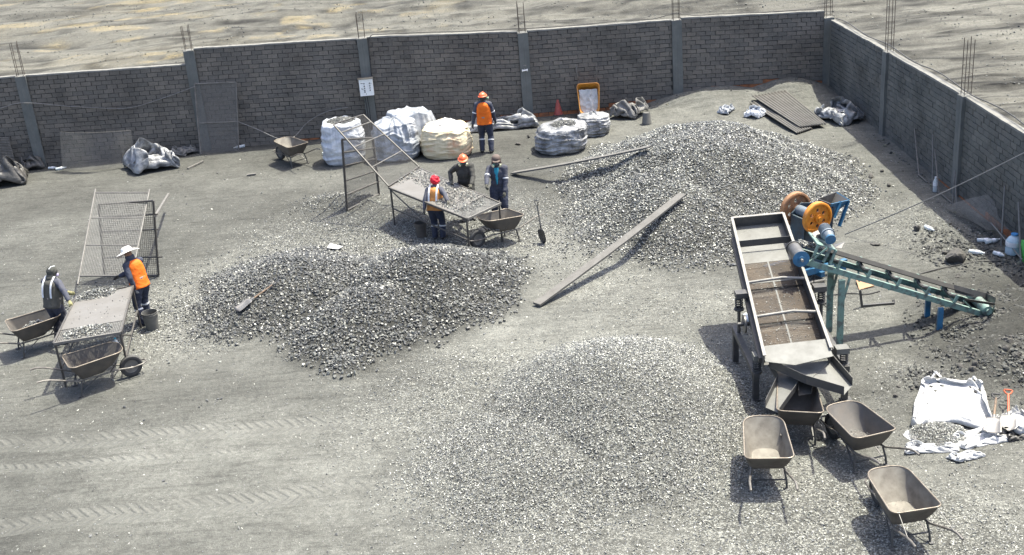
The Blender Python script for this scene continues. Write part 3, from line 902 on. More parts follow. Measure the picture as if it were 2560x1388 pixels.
# ---------------- conveyor
cv = thing('belt_conveyor', 'pale green belt conveyor sloping down from the screening machine to the right', 'conveyor', (6.5, 18.4, 0.0))
CA, CB = Wy(2012, 655, 17.75), Wy(2484, 794, 18.15)
CW_ = 0.58
cd = (CB - CA); CLn = cd.length; cd.normalize(); cn = Vector((0, 1, 0)).cross(cd); cn = cn if cn.z > 0 else -cn
def cp(t, v, n=0.0):
    return CA + cd * (CLn * t) + Vector((0, CW_ * v, 0)) + cn * n
for v in (0, 1):
    mb = MB(); mb.bar(cp(0, v), cp(1, v), .012, .085, up=cn); s = -1 if v == 0 else 1
    mb.bar(cp(0, v, .044) + Vector((0, -s * .022, 0)), cp(1, v, .044) + Vector((0, -s * .022, 0)), .055, .008, up=cn)
    mb.bar(cp(0, v, -.044) + Vector((0, -s * .022, 0)), cp(1, v, -.044) + Vector((0, -s * .022, 0)), .055, .008, up=cn)
    wb_(mb, 'side_rail', M_green, cv)
mb = MB(); mb.slab([cp(.0, .60, .175), cp(.0, .78, .14), cp(.985, .78, .14), cp(.985, .60, .175)], .010); mb.slab([cp(.0, .78, .142), cp(.0, .97, .19), cp(.985, .97, .19), cp(.985, .78, .142)], .010)
mb.slab([cp(.01, .52, -.12), cp(.01, .94, -.12), cp(.985, .94, -.12), cp(.985, .52, -.12)], .010)
wb_(mb, 'belt', M_belt, cv)
for t in (.16, .315, .47, .625, .775):
    mb = MB()
    for v in (0, 1):
        q = .12 if v == 0 else -.12
        mb.bar(cp(t, v, .06), cp(t, v, .20), .03, .05, up=cd)
    mb.bar(cp(t, 0, .075), cp(t, 1, .075), .03, .03)
    idl = wb_(mb, 'idler_bracket', M_green, cv)
    for v0, v1, n0, n1 in ((.05, .36, .17, .10), (.40, .70, .10, .10), (.74, .97, .10, .14)):
        mb = MB(); mb.cyl(cp(t, v0, n0), cp(t, v1, n1), .033, n=10)
        mb.v = [(x - cv.location.x, y - cv.location.y, z - cv.location.z) for x, y, z in mb.v]; mb.build('idler_roller', M_dsteel, idl, True)
    mb = MB(); mb.bar(cp(t - .03, 0, -.05), cp(t + .02, 1, -.05), .03, .03); wb_(mb, 'cross_brace', M_green, cv)
for v in (0, 1):
    top = Wy(2103, 702, cp(.2, 0).y); mb = MB(); q = Vector((0, CW_ * v, 0)); yy = top.y + q.y - (.03 if v == 0 else -.03)
    mb.bar((top.x, yy, h1(top.x, yy) - .1), (top.x, yy, top.z + .03), .105, .045, up=(0, 1, 0)); wb_(mb, 'leg', M_green, cv)
    mb = MB(); b0 = top + q + Vector((.02, 0, -.48)); b1 = cp(.235, v, -.05); mb.bar(b0, b1, .035, .035); wb_(mb, 'knee_brace', M_green, cv)
    tb = Wy(2352, 770, cp(.73, 0).y); mb = MB(); mb.bar((tb.x, tb.y + q.y, h1(tb.x, tb.y + q.y) - .1), (tb.x, tb.y + q.y, tb.z), .09, .05, up=(0, 1, 0)); wb_(mb, 'leg', M_blue, cv)
# head drum
hd = Wy(2003, 648, 17.55)
mb = MB(); mb.lathe([(.0, 0), (.135, 0), (.135, .03), (.115, .03), (.115, .48), (.13, .48), (.13, .50), (0, .50)], (hd.x, hd.y, hd.z), 'y', 24); hp = wb_(mb, 'head_drum', M_steel, cv, True)
for y0, y1 in ((-.03, -.004),):
    mb = MB(); mb.lathe([(0, y0), (.05, y0), (.055, y0 + .02), (.118, y0 + .022), (.138, y1), (.138, y1 + .003), (0, y1 + .003)], (hd.x, hd.y, hd.z), 'y', 24)
    mb.v = [(x - cv.location.x, y - cv.location.y, z - cv.location.z) for x, y, z in mb.v]; ed = mb.build('end_disc', M_blue, hp, True)
    mb = MB(); mb.cyl((hd.x, hd.y - .09, hd.z), (hd.x, hd.y - .02, hd.z), .022); mb.v = [(x - cv.location.x, y - cv.location.y, z - cv.location.z) for x, y, z in mb.v]; mb.build('shaft_end', M_edge, hp, True)
tp = Wy(2470, 778, 18.05)
mb = MB(); mb.lathe([(0, 0), (.085, 0), (.095, .02), (.095, .75), (.085, .77), (0, .77)], (tp.x, tp.y, tp.z), 'y', 18); mb.cyl((tp.x, tp.y - .05, tp.z), (tp.x, tp.y, tp.z), .045); wb_(mb, 'tail_drum', M_green, cv, True)
# drive tower and gear motor on the head
gm0, gm1 = Wy(2060, 570, 18.2), Wy(2077, 600, 17.8)
mb = MB(); mb.cyl(gm0, gm0.lerp(gm1, .52), .095, n=18); mb.cyl(gm0.lerp(gm1, .52), gm0.lerp(gm1, .6), .115, n=18); mb.cyl(gm0.lerp(gm1, .6), gm0.lerp(gm1, .9), .10, .07, n=18)
for i in range(7):
    t = .05 + i * .065; mb.cyl(gm0.lerp(gm1, t), gm0.lerp(gm1, t + .02), .105, n=18)
gmo = wb_(mb, 'gear_motor', M_gmotor, cv, True)
mb = MB(); mb.cyl(gm0.lerp(gm1, .9), gm1, .088, n=18); mb.v = [(x - cv.location.x, y - cv.location.y, z - cv.location.z) for x, y, z in mb.v]; mb.build('fan_cover', M_blue, gmo, True)
mb = MB()
for px_, py_, px2, py2 in ((2030, 650, 2046, 612), (2058, 655, 2076, 622), (2075, 660, 2090, 625)):
    for yy in (17.78, 18.3): mb.bar(Wy(px_, py_, yy), Wy(px2, py2, yy), .04, .04)
a0, a1 = Wy(2044, 610, 17.76), Wy(2090, 624, 17.76)
mb.slab([a0, a1, a1 + Vector((0, .58, 0)), a0 + Vector((0, .58, 0))], .02)
mb.bar(Wy(2024, 655, 17.74), Wy(2068, 620, 17.74), .025, .025)
wb_(mb, 'drive_tower', M_green, cv)
mb = MB(); q0, q1 = Wy(2030, 583, 18.2), Wy(2050, 612, 18.0); mb.slab([q0, q1, q1 + Vector((.16, .1, .02)), q0 + Vector((.16, .1, .02))], .006); mb.slab([Wy(2085, 612, 18.7), Wy(2112, 606, 18.7), Wy(2104, 622, 18.5), Wy(2088, 620, 18.5)], .006); wb_(mb, 'guard_plate', M_steel, cv)
# tail hopper
h0 = cp(.80, 0.0, .16); 
mb = MB()
K = [Wy(2388, 732, 18.45), Wy(2466, 752, 18.45), Wy(2486, 764, 17.95), Wy(2410, 752, 17.95)]
Kt = [Wy(2385, 712, 18.5), Wy(2466, 733, 18.5), Wy(2489, 744, 17.9)]
mb.slab([K[0], K[1], Kt[1], Kt[0]], .006); mb.slab([K[1], K[2], Kt[2], Kt[1]], .006); mb.slab([K[3], K[2], K[2] + Vector((0, -.05, .06)), K[3] + Vector((0, -.05, .06))], .006)
wb_(mb, 'feed_hopper', M_dsteel, cv)
mb = MB(); mb.bar(K[2] + Vector((.0, 0, .0)), cp(.985, 0, .05), .02, .02); mb.bar(K[3], cp(.87, 0, .05), .02, .02); wb_(mb, 'hopper_stay', M_green, cv)
mb = MB(); e0 = Wy(2035, 690, 17.85); mb.tube([e0, e0 + Vector((0.0, 0, -.2)), e0 + Vector((.05, 0, -.45)), e0 + Vector((.25, .05, -.62))], .009, 6); wb_(mb, 'cable', M_rubber, cv, True)
# grains riding on the belt near the drum
rng = np.random.default_rng(63); P_ = []; S_ = []
for i in range(420):
    t = -.02 + .12 * rng.uniform(); v = .72 + .1 * rng.normal(); p = cp(t, v, .165 + rng.uniform(0, .05)); P_.append((p - cv.location)[:]); S_.append(rng.uniform(.01, .026))
V, F, T = stone_arrays(np.array(P_), np.array(S_), CHIPS, rng, .6); o = np_mesh('gravel', V, F, M_fine, cv, attrs={'tone': T}); o['kind'] = 'stuff'

# ---------------- jaw crusher
C1 = Wy(2043, 545, 20.75)
ax = Vector((-.24, .56, 0)).normalized(); bx = Vector((ax.y, -ax.x, 0))       # axis away from the viewer, bx to the right
C2 = C1 + ax * .66
cr = thing('jaw_crusher', 'blue jaw crusher with one orange and one rusty flywheel', 'rock crusher', (C1.x, C1.y + .3, h1(C1.x, C1.y + .3)))
def flywheel(C, R, m, nh, name):
    prof = [(R * .96, -.055), (R, -.045), (R, .045), (R * .96, .055), (R * .86, .055), (R * .82, .02), (R * .82, -.02), (R * .86, -.055)]
    def P(r, a, w): return C + ax * w + bx * (r * math.cos(a)) + Vector((0, 0, r * math.sin(a)))
    mb = MB(); n = 40
    mb.loft([[P(r, 2 * PI * k / n, w) for r, w in prof] for k in range(n)], cap=False, closed=True)
    fw = wb_(mb, name, m, cr, True)
    # web with round holes: annular sectors around each hole
    mb = MB(); rh = R * .125; rc = R * .50; m_ = nh * 6
    for w in (-.018, .018):
        pass
    inner = R * .26; outer = R * .83; sect = 2 * PI / nh
    for h in range(nh):
        a0 = h * sect; ca = a0 + sect / 2
        hc = (rc * math.cos(ca), rc * math.sin(ca))
        ring = []; hole = []; q = 24
        for k in range(q):
            t = 2 * PI * k / q
            # boundary of the sector hit from the hole centre in direction t
            dx_, dy_ = math.cos(t), math.sin(t); lo_, hi_ = rh, R
            for _ in range(22):
                md = (lo_ + hi_) / 2; X_, Y_ = hc[0] + dx_ * md, hc[1] + dy_ * md
                rr_, aa_ = math.hypot(X_, Y_), math.atan2(Y_, X_)
                da = (aa_ - ca + PI) % (2 * PI) - PI
                if inner < rr_ < outer and abs(da) < sect / 2: lo_ = md
                else: hi_ = md
            ring.append((hc[0] + dx_ * lo_, hc[1] + dy_ * lo_)); hole.append((hc[0] + dx_ * rh, hc[1] + dy_ * rh))
        def PP(p, w): return C + ax * w + bx * p[0] + Vector((0, 0, p[1]))
        mb.loft([[PP(p, -.018) for p in ring], [PP(p, -.018) for p in hole], [PP(p, .018) for p in hole], [PP(p, .018) for p in ring]], cap=False)
    x_ = wb_(mb, 'web', m, cr); x_.parent = fw
    mb = MB(); mb.tube([C + ax * -.075, C + ax * .075], R * .27, 20); hb = wb_(mb, 'hub', m, cr, True); hb.parent = fw
    mb = MB(); mb.tube([C + ax * -.10, C + ax * -.07], R * .13, 14); hb = wb_(mb, 'shaft_end', M_dsteel if m is not M_orange_p else m, cr, True); hb.parent = fw
    return fw
flywheel(C1, .315, M_orange_p, 6, 'flywheel')
flywheel(C2, .335, M_rustw, 6, 'flywheel')
mb = MB(); mb.tube([C1, C2], .035, 12); mb.tube([C1 + ax * .12, C2 - ax * .10], .105, 18); wb_(mb, 'bearing_housing', M_gmotor, cr, True)
base = C1 + ax * .33
zg = cr.location.z
def bp(a, b, z): return Vector((base.x, base.y, 0)) + ax * a + bx * b + Vector((0, 0, z))
mb = MB()
for a in (-.2, .2): mb.slab([bp(a, -.22, zg + .25), bp(a, .42, zg + .25), bp(a, .50, C1.z + .05), bp(a, .05, C1.z + .14), bp(a, -.18, C1.z - .02)], .03)
mb.slab([bp(-.2, .40, zg + .2), bp(.2, .40, zg + .2), bp(.2, .52, C1.z + .08), bp(-.2, .52, C1.z + .08)], .04)
mb.slab([bp(-.2, -.2, zg + .3), bp(.2, -.2, zg + .3), bp(.2, -.14, C1.z - .05), bp(-.2, -.14, C1.z - .05)], .04)
wb_(mb, 'jaw_body', M_bluedk, cr)
mb = MB(); mb.slab([bp(-.17, -.08, C1.z - .05), bp(.17, -.08, C1.z - .05), bp(.17, .10, zg + .35), bp(-.17, .10, zg + .35)], .06); wb_(mb, 'moving_jaw', M_dsteel, cr)
mb = MB()
for a in (-.3, .3): mb.bar(bp(a, -.75, zg + .18), bp(a, .75, zg + .18), .09, .12)
for b in (-.6, .1, .62): mb.bar(bp(-.42, b, zg + .10), bp(.42, b, zg + .10), .09, .10)
for a in (-.3, .3):
    for b in (-.55, .6): mb.bar(bp(a, b, zg - .1), bp(a, b, zg + .16), .08, .08, up=(0, 1, 0))
wb_(mb, 'skid_frame', M_blue, cr)
# feed hopper on the right of the wheels
hp0, hp1, hp2, hp3 = Wy(2046, 497, 21.3), Wy(2092, 480, 21.75), Wy(2124, 499, 21.45), Wy(2078, 509, 21.0)
lowc = (hp0 + hp1 + hp2 + hp3) / 4 + Vector((-.28, 0, -.42))
mb = MB(); q = [hp0, hp1, hp2, hp3]; lw = [lowc + (p - lowc) * .35 * Vector((1, 1, 0)).length * .7 for p in q]; lw = [Vector((p.x, p.y, lowc.z)) for p in lw]
for i in (1, 2):
    j = (i + 1) % 4; mb.slab([lw[i], lw[j], q[j], q[i]], .012)
hop = wb_(mb, 'feed_hopper', M_blue, cr)
mb = MB()
for i in (0, 3): j = (i + 1) % 4; mb.slab([lw[i], lw[j], q[j], q[i]], .012)
ins = [p + (lowc - p) * .03 + Vector((0, 0, .002)) for p in q]; inl = [p + Vector((0, 0, .02)) for p in lw]
x_ = None
for i in (1, 2):
    j = (i + 1) % 4; mb.slab([inl[i], inl[j], ins[j], ins[i]], .004)
wb_(mb, 'hopper_liner', M_steel, cr)
mb = MB(); mb.bar(hp2 + Vector((-.02, 0, -.02)), Wy(2098, 566, 21.3), .06, .04); mb.bar(hp2.lerp(hp3, .5), Wy(2085, 545, 21.1), .05, .04); wb_(mb, 'hopper_stay', M_blue, cr)
# drive belt guard strap
mb = MB(); mb.bar(C1 + bx * -.28 + Vector((0, 0, -.16)) - ax * .075, C1 + bx * .20 + Vector((0, 0, -.245)) - ax * .075, .03, .02); wb_(mb, 'lock_bar', M_orange_p, cr)

# ---------------- small frame with plywood under the conveyor
cf = thing('angle_frame', 'bent black angle iron frame standing under the belt conveyor', 'frame', G(2155, 768))
mb = MB(); f0, f1, f2 = G(2155, 768), G(2235, 762), Wy(2150, 725, G(2155, 768).y)
mb.bar(f0 + Vector((0, 0, .02)), f1 + Vector((0, 0, .02)), .04, .05); mb.bar(f0, f2, .04, .03); mb.bar(f1, f1 + Vector((0, .05, .07)), .04, .03); wb_(mb, 'angle_iron', M_dsteel, cf)
M_ply = mat('orange_plywood', (0.42, 0.235, 0.115), 0.7, col2=(0.30, 0.17, 0.09), scale=9, dust=0.2)
pl = MB(); a_, b_ = G(2148, 727), G(2185, 718); 
pl.slab([a_ + Vector((0, 0, .02)), b_ + Vector((0, 0, .03)), G(2172, 700) + Vector((0, 0, .06)), G(2140, 706) + Vector((0, 0, .05))], .015)
o = pl.build('plywood_board', M_ply); tag(o, 'orange brown plywood scrap lying behind the belt conveyor', 'board')
# ================================================================== WHEELBARROWS
M_tray = mat('worn_brown_steel_tray', (0.120, 0.108, 0.092), 0.72, 0.0, col2=(0.078, 0.067, 0.056), scale=5, dust=0.85, dustcol=(0.25, 0.235, 0.20), spec=.3)  # heavy pale dust on upward faces also paints the tray floor as if sunlit
M_tray_dk = mat('dark_steel_tray', (0.062, 0.058, 0.054), 0.6, 0.1, col2=(0.11, 0.095, 0.08), scale=5, dust=0.4, spec=.4)
M_tray_or = mat('yellow_orange_tray', (0.60, 0.27, 0.035), 0.5, 0.0, col2=(0.40, 0.17, 0.04), scale=6, dust=0.3)
M_handle = mat('worn_handle_tube', (0.19, 0.175, 0.155), 0.5, 0.3, col2=(0.07, 0.062, 0.055), scale=7, dust=0.2)
M_rimw = mat('tray_rim', (0.27, 0.235, 0.19), 0.45, 0.3, col2=(0.15, 0.12, 0.09), scale=9)

M_frame = mat('black_frame_tube', (0.045, 0.043, 0.042), 0.55, 0.2, col2=(0.085, 0.075, 0.062), scale=6, dust=0.45)
M_frame2 = mat('dusty_frame_tube', (0.165, 0.158, 0.142), 0.7, 0.0, col2=(0.10, 0.092, 0.082), scale=6, dust=0.5)
M_wire = mat('grey_mesh_wire', (0.24, 0.235, 0.22), 0.75, 0.0, scale=12)
M_wire_d = mat('dark_mesh_wire', (0.085, 0.080, 0.075), 0.6, 0.1, scale=12)

def tray_ring(z, x0, x1, w0, w1, rad, n=40):
    """rounded trapezoid: x0 back, x1 front, half widths w0 back, w1 front"""
    cs = [(x1, w1), (x0, w0), (x0, -w0), (x1, -w1)]
    rr = [rad * 1.5, rad * .75, rad * .75, rad * 1.5]
    pts = []
    for i, (cx_, cy_) in enumerate(cs):
        p = Vector((cx_, cy_)); a = Vector(cs[i - 1]) - p; b = Vector(cs[(i + 1) % 4]) - p
        r = rr[i]; pa = p + a.normalized() * r; pb = p + b.normalized() * r
        for k in range(10):
            t = k / 9
            q = pa * (1 - t) ** 2 + p * 2 * t * (1 - t) + pb * t * t
            pts.append(Vector((q.x, q.y, z)))
    return pts

def make_barrow(label, group=None, tm=None, hm=None):
    tm = tm or M_tray; hm = hm or M_handle
    root = thing('wheelbarrow', label, 'wheelbarrow', group=group)
    rim = tray_ring(.60, -.47, .50, .335, .275, .15)
    mid = tray_ring(.43, -.38, .33, .29, .235, .12)
    bot = tray_ring(.305, -.30, .16, .235, .18, .09)
    for r in (rim,):
        for p in r: p.z += .05 * max(0, p.x) + .01 * math.sin(p.x * 7)
    def inset(ring, d, dz):
        c = sum(ring, Vector()) / len(ring)
        return [c + (p - c) * (1 - d) + Vector((0, 0, dz)) for p in ring]
    mb = MB()
    # closed shell: outer skin up, over the lip, inner skin down
    mb.loft([inset(bot, .02, -.006), bot, mid, rim, inset(rim, .018, .002), inset(mid, .022, .004), inset(bot, .03, .006), inset(bot, .5, .004)])
    tray = mb.build('tray', tm, root, True, 28)
    mb = MB(); mb.tube([p + Vector((0, 0, .004)) for p in rim], .0105, 8, closed=True); mb.build('rim', M_rimw if tm is not M_tray_or else tm, tray, True)
    # tubular undercarriage: each side one bent handle from grip to wheel fork
    for s in (-1, 1):
        mb = MB()
        mb.tube([(-1.02, s * .30, .50), (-.90, s * .30, .50), (-.80, s * .295, .475), (-.62, s * .275, .40), (-.35, s * .235, .285), (0, s * .185, .265), (.30, s * .125, .255), (.50, s * .10, .215), (.62, s * .095, .20)], .0165, 8)
        mb.build('handle', hm, root, True)
        mb = MB(); mb.tube([(-.30, s * .225, .27), (-.34, s * .25, .12), (-.36, s * .255, .0)], .016, 8); mb.box((-.365, s * .255, .006), (.09, .05, .012)); mb.build('leg', M_dsteel, root)
        mb = MB(); mb.bar((-.36, s * .252, .05), (-.02, s * .19, .26), .022, .008); mb.build('brace', M_dsteel, root); mb = MB(); mb.bar((.20, s * .16, .255), (.335, s * .13, .385), .022, .008); mb.build('tray_stay', M_dsteel, root)
    mb = MB(); mb.bar((-.335, -.245, .14), (-.335, .245, .14), .022, .012); mb.build('cross_brace', M_dsteel, root)
    mb = MB(); mb.tube([(.62, -.10, .20), (.80, -.095, .22), (.865, -.05, .23), (.865, .05, .23), (.80, .095, .22), (.62, .10, .20)], .014, 8); mb.build('nose_loop', hm, root, True)
    w = MB(); w.lathe([(.125, -.035), (.165, -.05), (.192, -.042), (.202, -.015), (.202, .015), (.192, .042), (.165, .05), (.125, .035)], (.60, 0, .20), 'y', 24, closed=True); wh = w.build('wheel', M_rubber, root, True)
    w = MB(); w.lathe([(0, -.02), (.10, -.02), (.127, -.034), (.127, .034), (.10, .02), (0, .02)], (.60, 0, .20), 'y', 20); w.build('hub', M_frame2, wh, True)
    w = MB(); w.cyl((.60, -.10, .20), (.60, .10, .20), .012); w.build('axle', M_edge, wh, True)
    return root

def tray_fill(root, m, n, seed, hgt=.10, lo=.018, hi=.042, cx=0.0, shapes=None):
    """a load of ore inside the tray: a heaped bed of separate lumps, one mass"""
    rng = np.random.default_rng(seed)
    x = rng.uniform(-.30, .26, n); y = rng.uniform(-.22, .22, n)
    r = np.hypot((x - cx) / .33, y / .25); k = r < 1; x, y, r = x[k], y[k], r[k]
    z = .318 + min(.042, hgt) + hgt * (1 - r * r) * rng.uniform(.35, 1, len(x))
    V, F, T = stone_arrays(np.stack([x, y, z], -1), rng.uniform(lo, hi, len(x)), shapes or ROCKS, rng, .6)
    o = np_mesh('ore_load', V, F, m, root, attrs={'tone': T}); o['kind'] = 'stuff'

def place_barrow(root, rear, front, zr=.61, tilt=0.0):
    zg = h1(*W(*rear, .5)[:2])
    a, b = W(*rear, zg + zr), W(*front, zg + zr)
    d = b - a; yaw = math.atan2(d.y, d.x)
    c = (a + b) / 2
    root.location = (c.x - .015 * math.cos(yaw), c.y - .015 * math.sin(yaw), h1(c.x, c.y))
    # rest on the three feet
    def zz(u, v): return h1(c.x + u * math.cos(yaw) - v * math.sin(yaw), c.y + u * math.sin(yaw) + v * math.cos(yaw))
    zw, zl, zr_ = zz(.6, 0), zz(-.36, .25), zz(-.36, -.25)
    root.location.z = (zw * .36 + (zl + zr_) / 2 * .6) / .96 + .008
    root.rotation_euler = (math.atan2(zl - zr_, .5), -math.atan2(zw - (zl + zr_) / 2, .96) + tilt, yaw)
    return root
GB = 'wheelbarrows standing about the yard'
b1 = make_barrow('brown wheelbarrow standing directly under the discharge chutes, in their shadow', GB, M_tray_dk)
place_barrow(b1, (1996, 1033), (1985, 955))
def again(label, rear, front, tm=None, zr=.61):
    c = copy_tree(b1); c['label'] = label
    if tm:
        for ch in c.children:
            if ch.name.startswith('tray'):
                ch.data = ch.data.copy(); ch.data.materials[0] = tm
    return place_barrow(c, rear, front, zr)
b2 = again('empty tan wheelbarrow in front of the chutes with a triangular shadow across its tray', (1925, 1148), (1903, 1042), M_tray)
b3 = again('dark wheelbarrow with worn shiny tray below the right hand chute', (2190, 1087), (2098, 1012), M_tray_dk)
b4 = again('empty brown wheelbarrow nearest the viewer with wire stays to its handles', (2289, 1268), (2212, 1178), M_tray)
for s in (-1, 1):
    mb = MB(); mb.tube([(-.46, s * .25, .60), (-.80, s * .295, .49)], .005, 6); mb.build('wire_stay', M_edge, b4, True)
b5 = again('empty wheelbarrow with pale handles in front of the left sorting table', (170, 903), (292, 868), M_tray_dk)
b6 = again('wheelbarrow loaded with ore at the left edge beside the worker in the olive vest', (30, 812), (140, 782), M_tray_dk)
tray_fill(b6, M_pale, 620, 71, .20)
b7 = again('small empty looking wheelbarrow near the back wall left of the white bulk bag', (752, 364), (696, 348), M_tray)
tray_fill(b7, M_pale, 60, 72, .03, .012, .025, -.05)
b8 = again('wheelbarrow with a little ore beside the upright shovel and the centre table', (1275, 533), (1208, 556), M_tray_dk)
tray_fill(b8, M_pale, 360, 73, .12, .016, .036)
tray_fill(b3, M_fine, 260, 74, .012, .006, .014, -.05, CHIPS)
tray_fill(b4, M_fine, 90, 75, .008, .005, .011, -.05, CHIPS)
# upended orange barrow leaning on the wall
b9 = make_barrow('orange wheelbarrow stood on its nose against the back wall with white sacking in it', GB, M_tray_or)
p9 = G(1482, 292)
b9.location = (p9.x - .06, p9.y + .62, p9.z + 0.34); b9.rotation_euler = (0, math.radians(72), -PI / 2 - .05)
b9.rotation_mode = 'XYZ'

# ================================================================== SIEVE FRAMES AND SORTING TABLES
M_ttop = mat('dusty_table_plate', (0.165, 0.157, 0.143), 0.55, 0.1, col2=(0.13, 0.122, 0.11), scale=3, dust=0.2)

def lerp4(q, u, v):
    return (q[0] * (1 - u) + q[1] * u) * (1 - v) + (q[3] * (1 - u) + q[2] * u) * v
def wires(q, du, dv, r, sag=None):
    mb = MB()
    Lu = ((q[1] - q[0]).length + (q[2] - q[3]).length) / 2; Lv = ((q[3] - q[0]).length + (q[2] - q[1]).length) / 2
    nu, nv = max(2, int(Lu / du)), max(2, int(Lv / dv))
    nrm = (q[1] - q[0]).cross(q[3] - q[0]).normalized()
    f = (lambda u, v: nrm * 0) if sag is None else (lambda u, v: nrm * sag(u, v))
    for i in range(1, nu):
        u = i / nu; mb.tube([lerp4(q, u, t) + f(u, t) for t in ((0, 1) if sag is None else np.linspace(0, 1, 9))], r, 4, cap=False)
    for j in range(1, nv):
        v = j / nv; mb.tube([lerp4(q, t, v) + f(t, v) for t in ((0, 1) if sag is None else np.linspace(0, 1, 9))], r, 4, cap=False)
    return mb

def sieve(name, label, q, cell, r, posts=.022, bars=(), m=None, over=None, wr=.0035, bar_m=None):
    """q: four world corners (0-1 bottom, 3-2 top)"""
    m = m or M_frame
    root = thing(name, label, 'sieve', (q[0] + q[1]) / 2)
    root.location.z = min(p.z for p in q)
    ov = over or (0, 0)
    for a, b in ((q[0], q[3]), (q[1], q[2])):
        d = (b - a).normalized(); mb = MB(); mb.tube([a - d * ov[0], b + d * ov[1]], posts, 8); wb_(mb, 'post', m, root, True)
    for a, b in ((q[0], q[1]), (q[3], q[2])):
        mb = MB(); mb.tube([a, b], posts * .9, 8); wb_(mb, 'rail', m, root, True)
    for v, e in bars:
        a, b = lerp4(q, 0, v), lerp4(q, 1, v); d = (b - a).normalized()
        mb = MB(); mb.tube([a - d * .02, b + d * e], posts * .75, 8); wb_(mb, 'cross_bar', bar_m or m, root, True)
    wm = wires(q, cell, cell, wr); wb_(wm, 'wire_mesh', M_wire_d if m is M_frame else M_wire, root)
    return root

# left station
lz = .88
LA, LB_ = W(134, 860, lz), W(302, 832, lz)        # near corners
LC, LD = W(333, 716, lz + .0), W(192, 742, lz + .0)   # far corners
def flat_table(label, near_l, near_r, far_r, far_l, ore, bare, seed):
    c = (near_l + near_r + far_l + far_r) / 4
    root = thing('sorting_table', label, 'sorting table', (c.x, c.y, h1(c.x, c.y)))
    q = [near_l, near_r, far_r, far_l]
    mb = MB(); mb.slab([lerp4(q, 0, bare[0]) + Vector((0, 0, .012)), lerp4(q, 1, bare[1]) + Vector((0, 0, .012)), lerp4(q, 1, bare[3]) + Vector((0, 0, .012)), lerp4(q, 0, bare[2]) + Vector((0, 0, .012))], .008)
    wb_(mb, 'table_top', M_ttop, root)
    for i in range(4):
        mb = MB(); a, b = q[i], q[(i + 1) % 4]; mb.bar(a, b, .035, .045); wb_(mb, 'edge_rail', M_frame if i != 0 else M_frame2, root)
    wm = wires(q, .03, .03, .0035); wb_(wm, 'wire_mesh', M_wire, root)
    for i in range(4):
        p = q[i] + (c - q[i]) * .03; mb = MB(); mb.tube([(p.x, p.y, p.z - .02), (p.x, p.y, h1(p.x, p.y) - .05)], .022, 8); wb_(mb, 'leg', M_frame, root, True)
    for i in (1, 3):
        a, b = q[i] + (c - q[i]) * .03, q[(i + 1) % 4] + (c - q[(i + 1) % 4]) * .03
        mb = MB(); mb.tube([a + Vector((0, 0, -.5)), b + Vector((0, 0, -.5))], .018, 8); wb_(mb, 'stretcher', M_frame, root, True)
        mb = MB(); mb.tube([a + Vector((0, 0, -.05)), a.lerp(b, .45) + Vector((0, 0, -.5))], .015, 8); wb_(mb, 'brace', M_frame, root, True)
    rng = np.random.default_rng(seed); P_, S_ = [], []
    for (u0, u1, v0, v1, n, h, rad) in ore:
        for k in range(n):
            a, b = rng.uniform(-1, 1), rng.uniform(-1, 1)
            if a ** 4 + b ** 4 > 1: continue
            u = (u0 + u1) / 2 + a * (u1 - u0) / 2; v = (v0 + v1) / 2 + b * (v1 - v0) / 2
            p = lerp4(q, u, v) + Vector((0, 0, .015 + h * (1 - a * a - b * b) * rng.uniform(.2, 1)))
            P_.append((p - root.location)[:]); S_.append(rng.uniform(.4, 1) * rad)
    V, F, T = stone_arrays(np.array(P_), np.array(S_), ROCKS[:4], rng, .7)
    o = np_mesh('ore', V, F, M_pale, root, attrs={'tone': T}); o['kind'] = 'stuff'
    return root
flat_table('left sorting table with bare steel top and ore heaped at its near edge', LA, LB_, LC, LD,
           [(.10, .84, .03, .24, 420, .08, .034), (.0, .7, .84, 1.06, 420, .10, .036), (.1, 1, .3, .8, 50, .0, .02)], (.26, .24, .84, 1.0), 81)
LT0, LT1 = Wy(237, 482, 24.3), Wy(372, 482, 24.2)
LF = W(198, 690, .92); LG = W(330, 690, .92)
sieve('inclined_sieve', 'long inclined sieve screen leaning from the left table up to the black stand', [LF, LG, LT1, LT0], .035, .02, .02, bars=((.35, 0), (.68, 0)), m=M_frame2, over=(.25, .12), wr=.003)
q0, q1 = G(262, 692), G(397, 692); q0.z += .03; q1.z += .03
sieve('sieve_stand', 'upright black wire mesh stand behind the worker in the white sun hat', [q0, q1, Wy(383, 502, q1.y), Wy(246, 512, q0.y)], .045, .026, .026,
      bars=((.25, .12), (.62, .08), (.82, .08)), wr=.0042)
mb = MB(); a_, b_ = Wy(388, 541, q1.y - .05), G(430, 527); mb.bar(a_, b_ + Vector((0, 0, .45)), .05, .04); o = mb.build('wooden_prop', M_frame2); tag(o, 'grey timber prop sticking out behind the left mesh stand', 'timber')

# centre station
cz = .92
CAa, CBb = W(1168, 548, cz), W(1252, 509, cz)     # near right corners (left, right)
CCc, CDd = W(1048, 421, cz + .0), W(972, 470, cz)     # far corners
flat_table('centre sorting table covered with pale ore, three workers round it', CAa, CBb, CCc, CDd,
           [(.06, .98, .08, .58, 1100, .07, .030), (.45, 1.0, .5, .98, 520, .06, .030), (.15, 1.02, .93, 1.03, 160, .05, .03)], (.18, .18, 1.0, 1.0), 82)
T0, T1 = Wy(833, 311, CDd.y + 1.35), Wy(908, 287, CCc.y + 1.35)
sieve('inclined_sieve', 'inclined mesh chute rising from the centre table in front of the white bulk bag', [CDd + Vector((0, 0, .04)), CCc + Vector((0, 0, .04)), T1, T0], .022, .02, .02,
      bars=((.3, .0), (.62, 0), (.86, 0)), m=M_frame, wr=.0014, bar_m=M_frame2)
r0, r1 = G(868, 529), G(948, 488); r0.z += .03; r1.z += .03
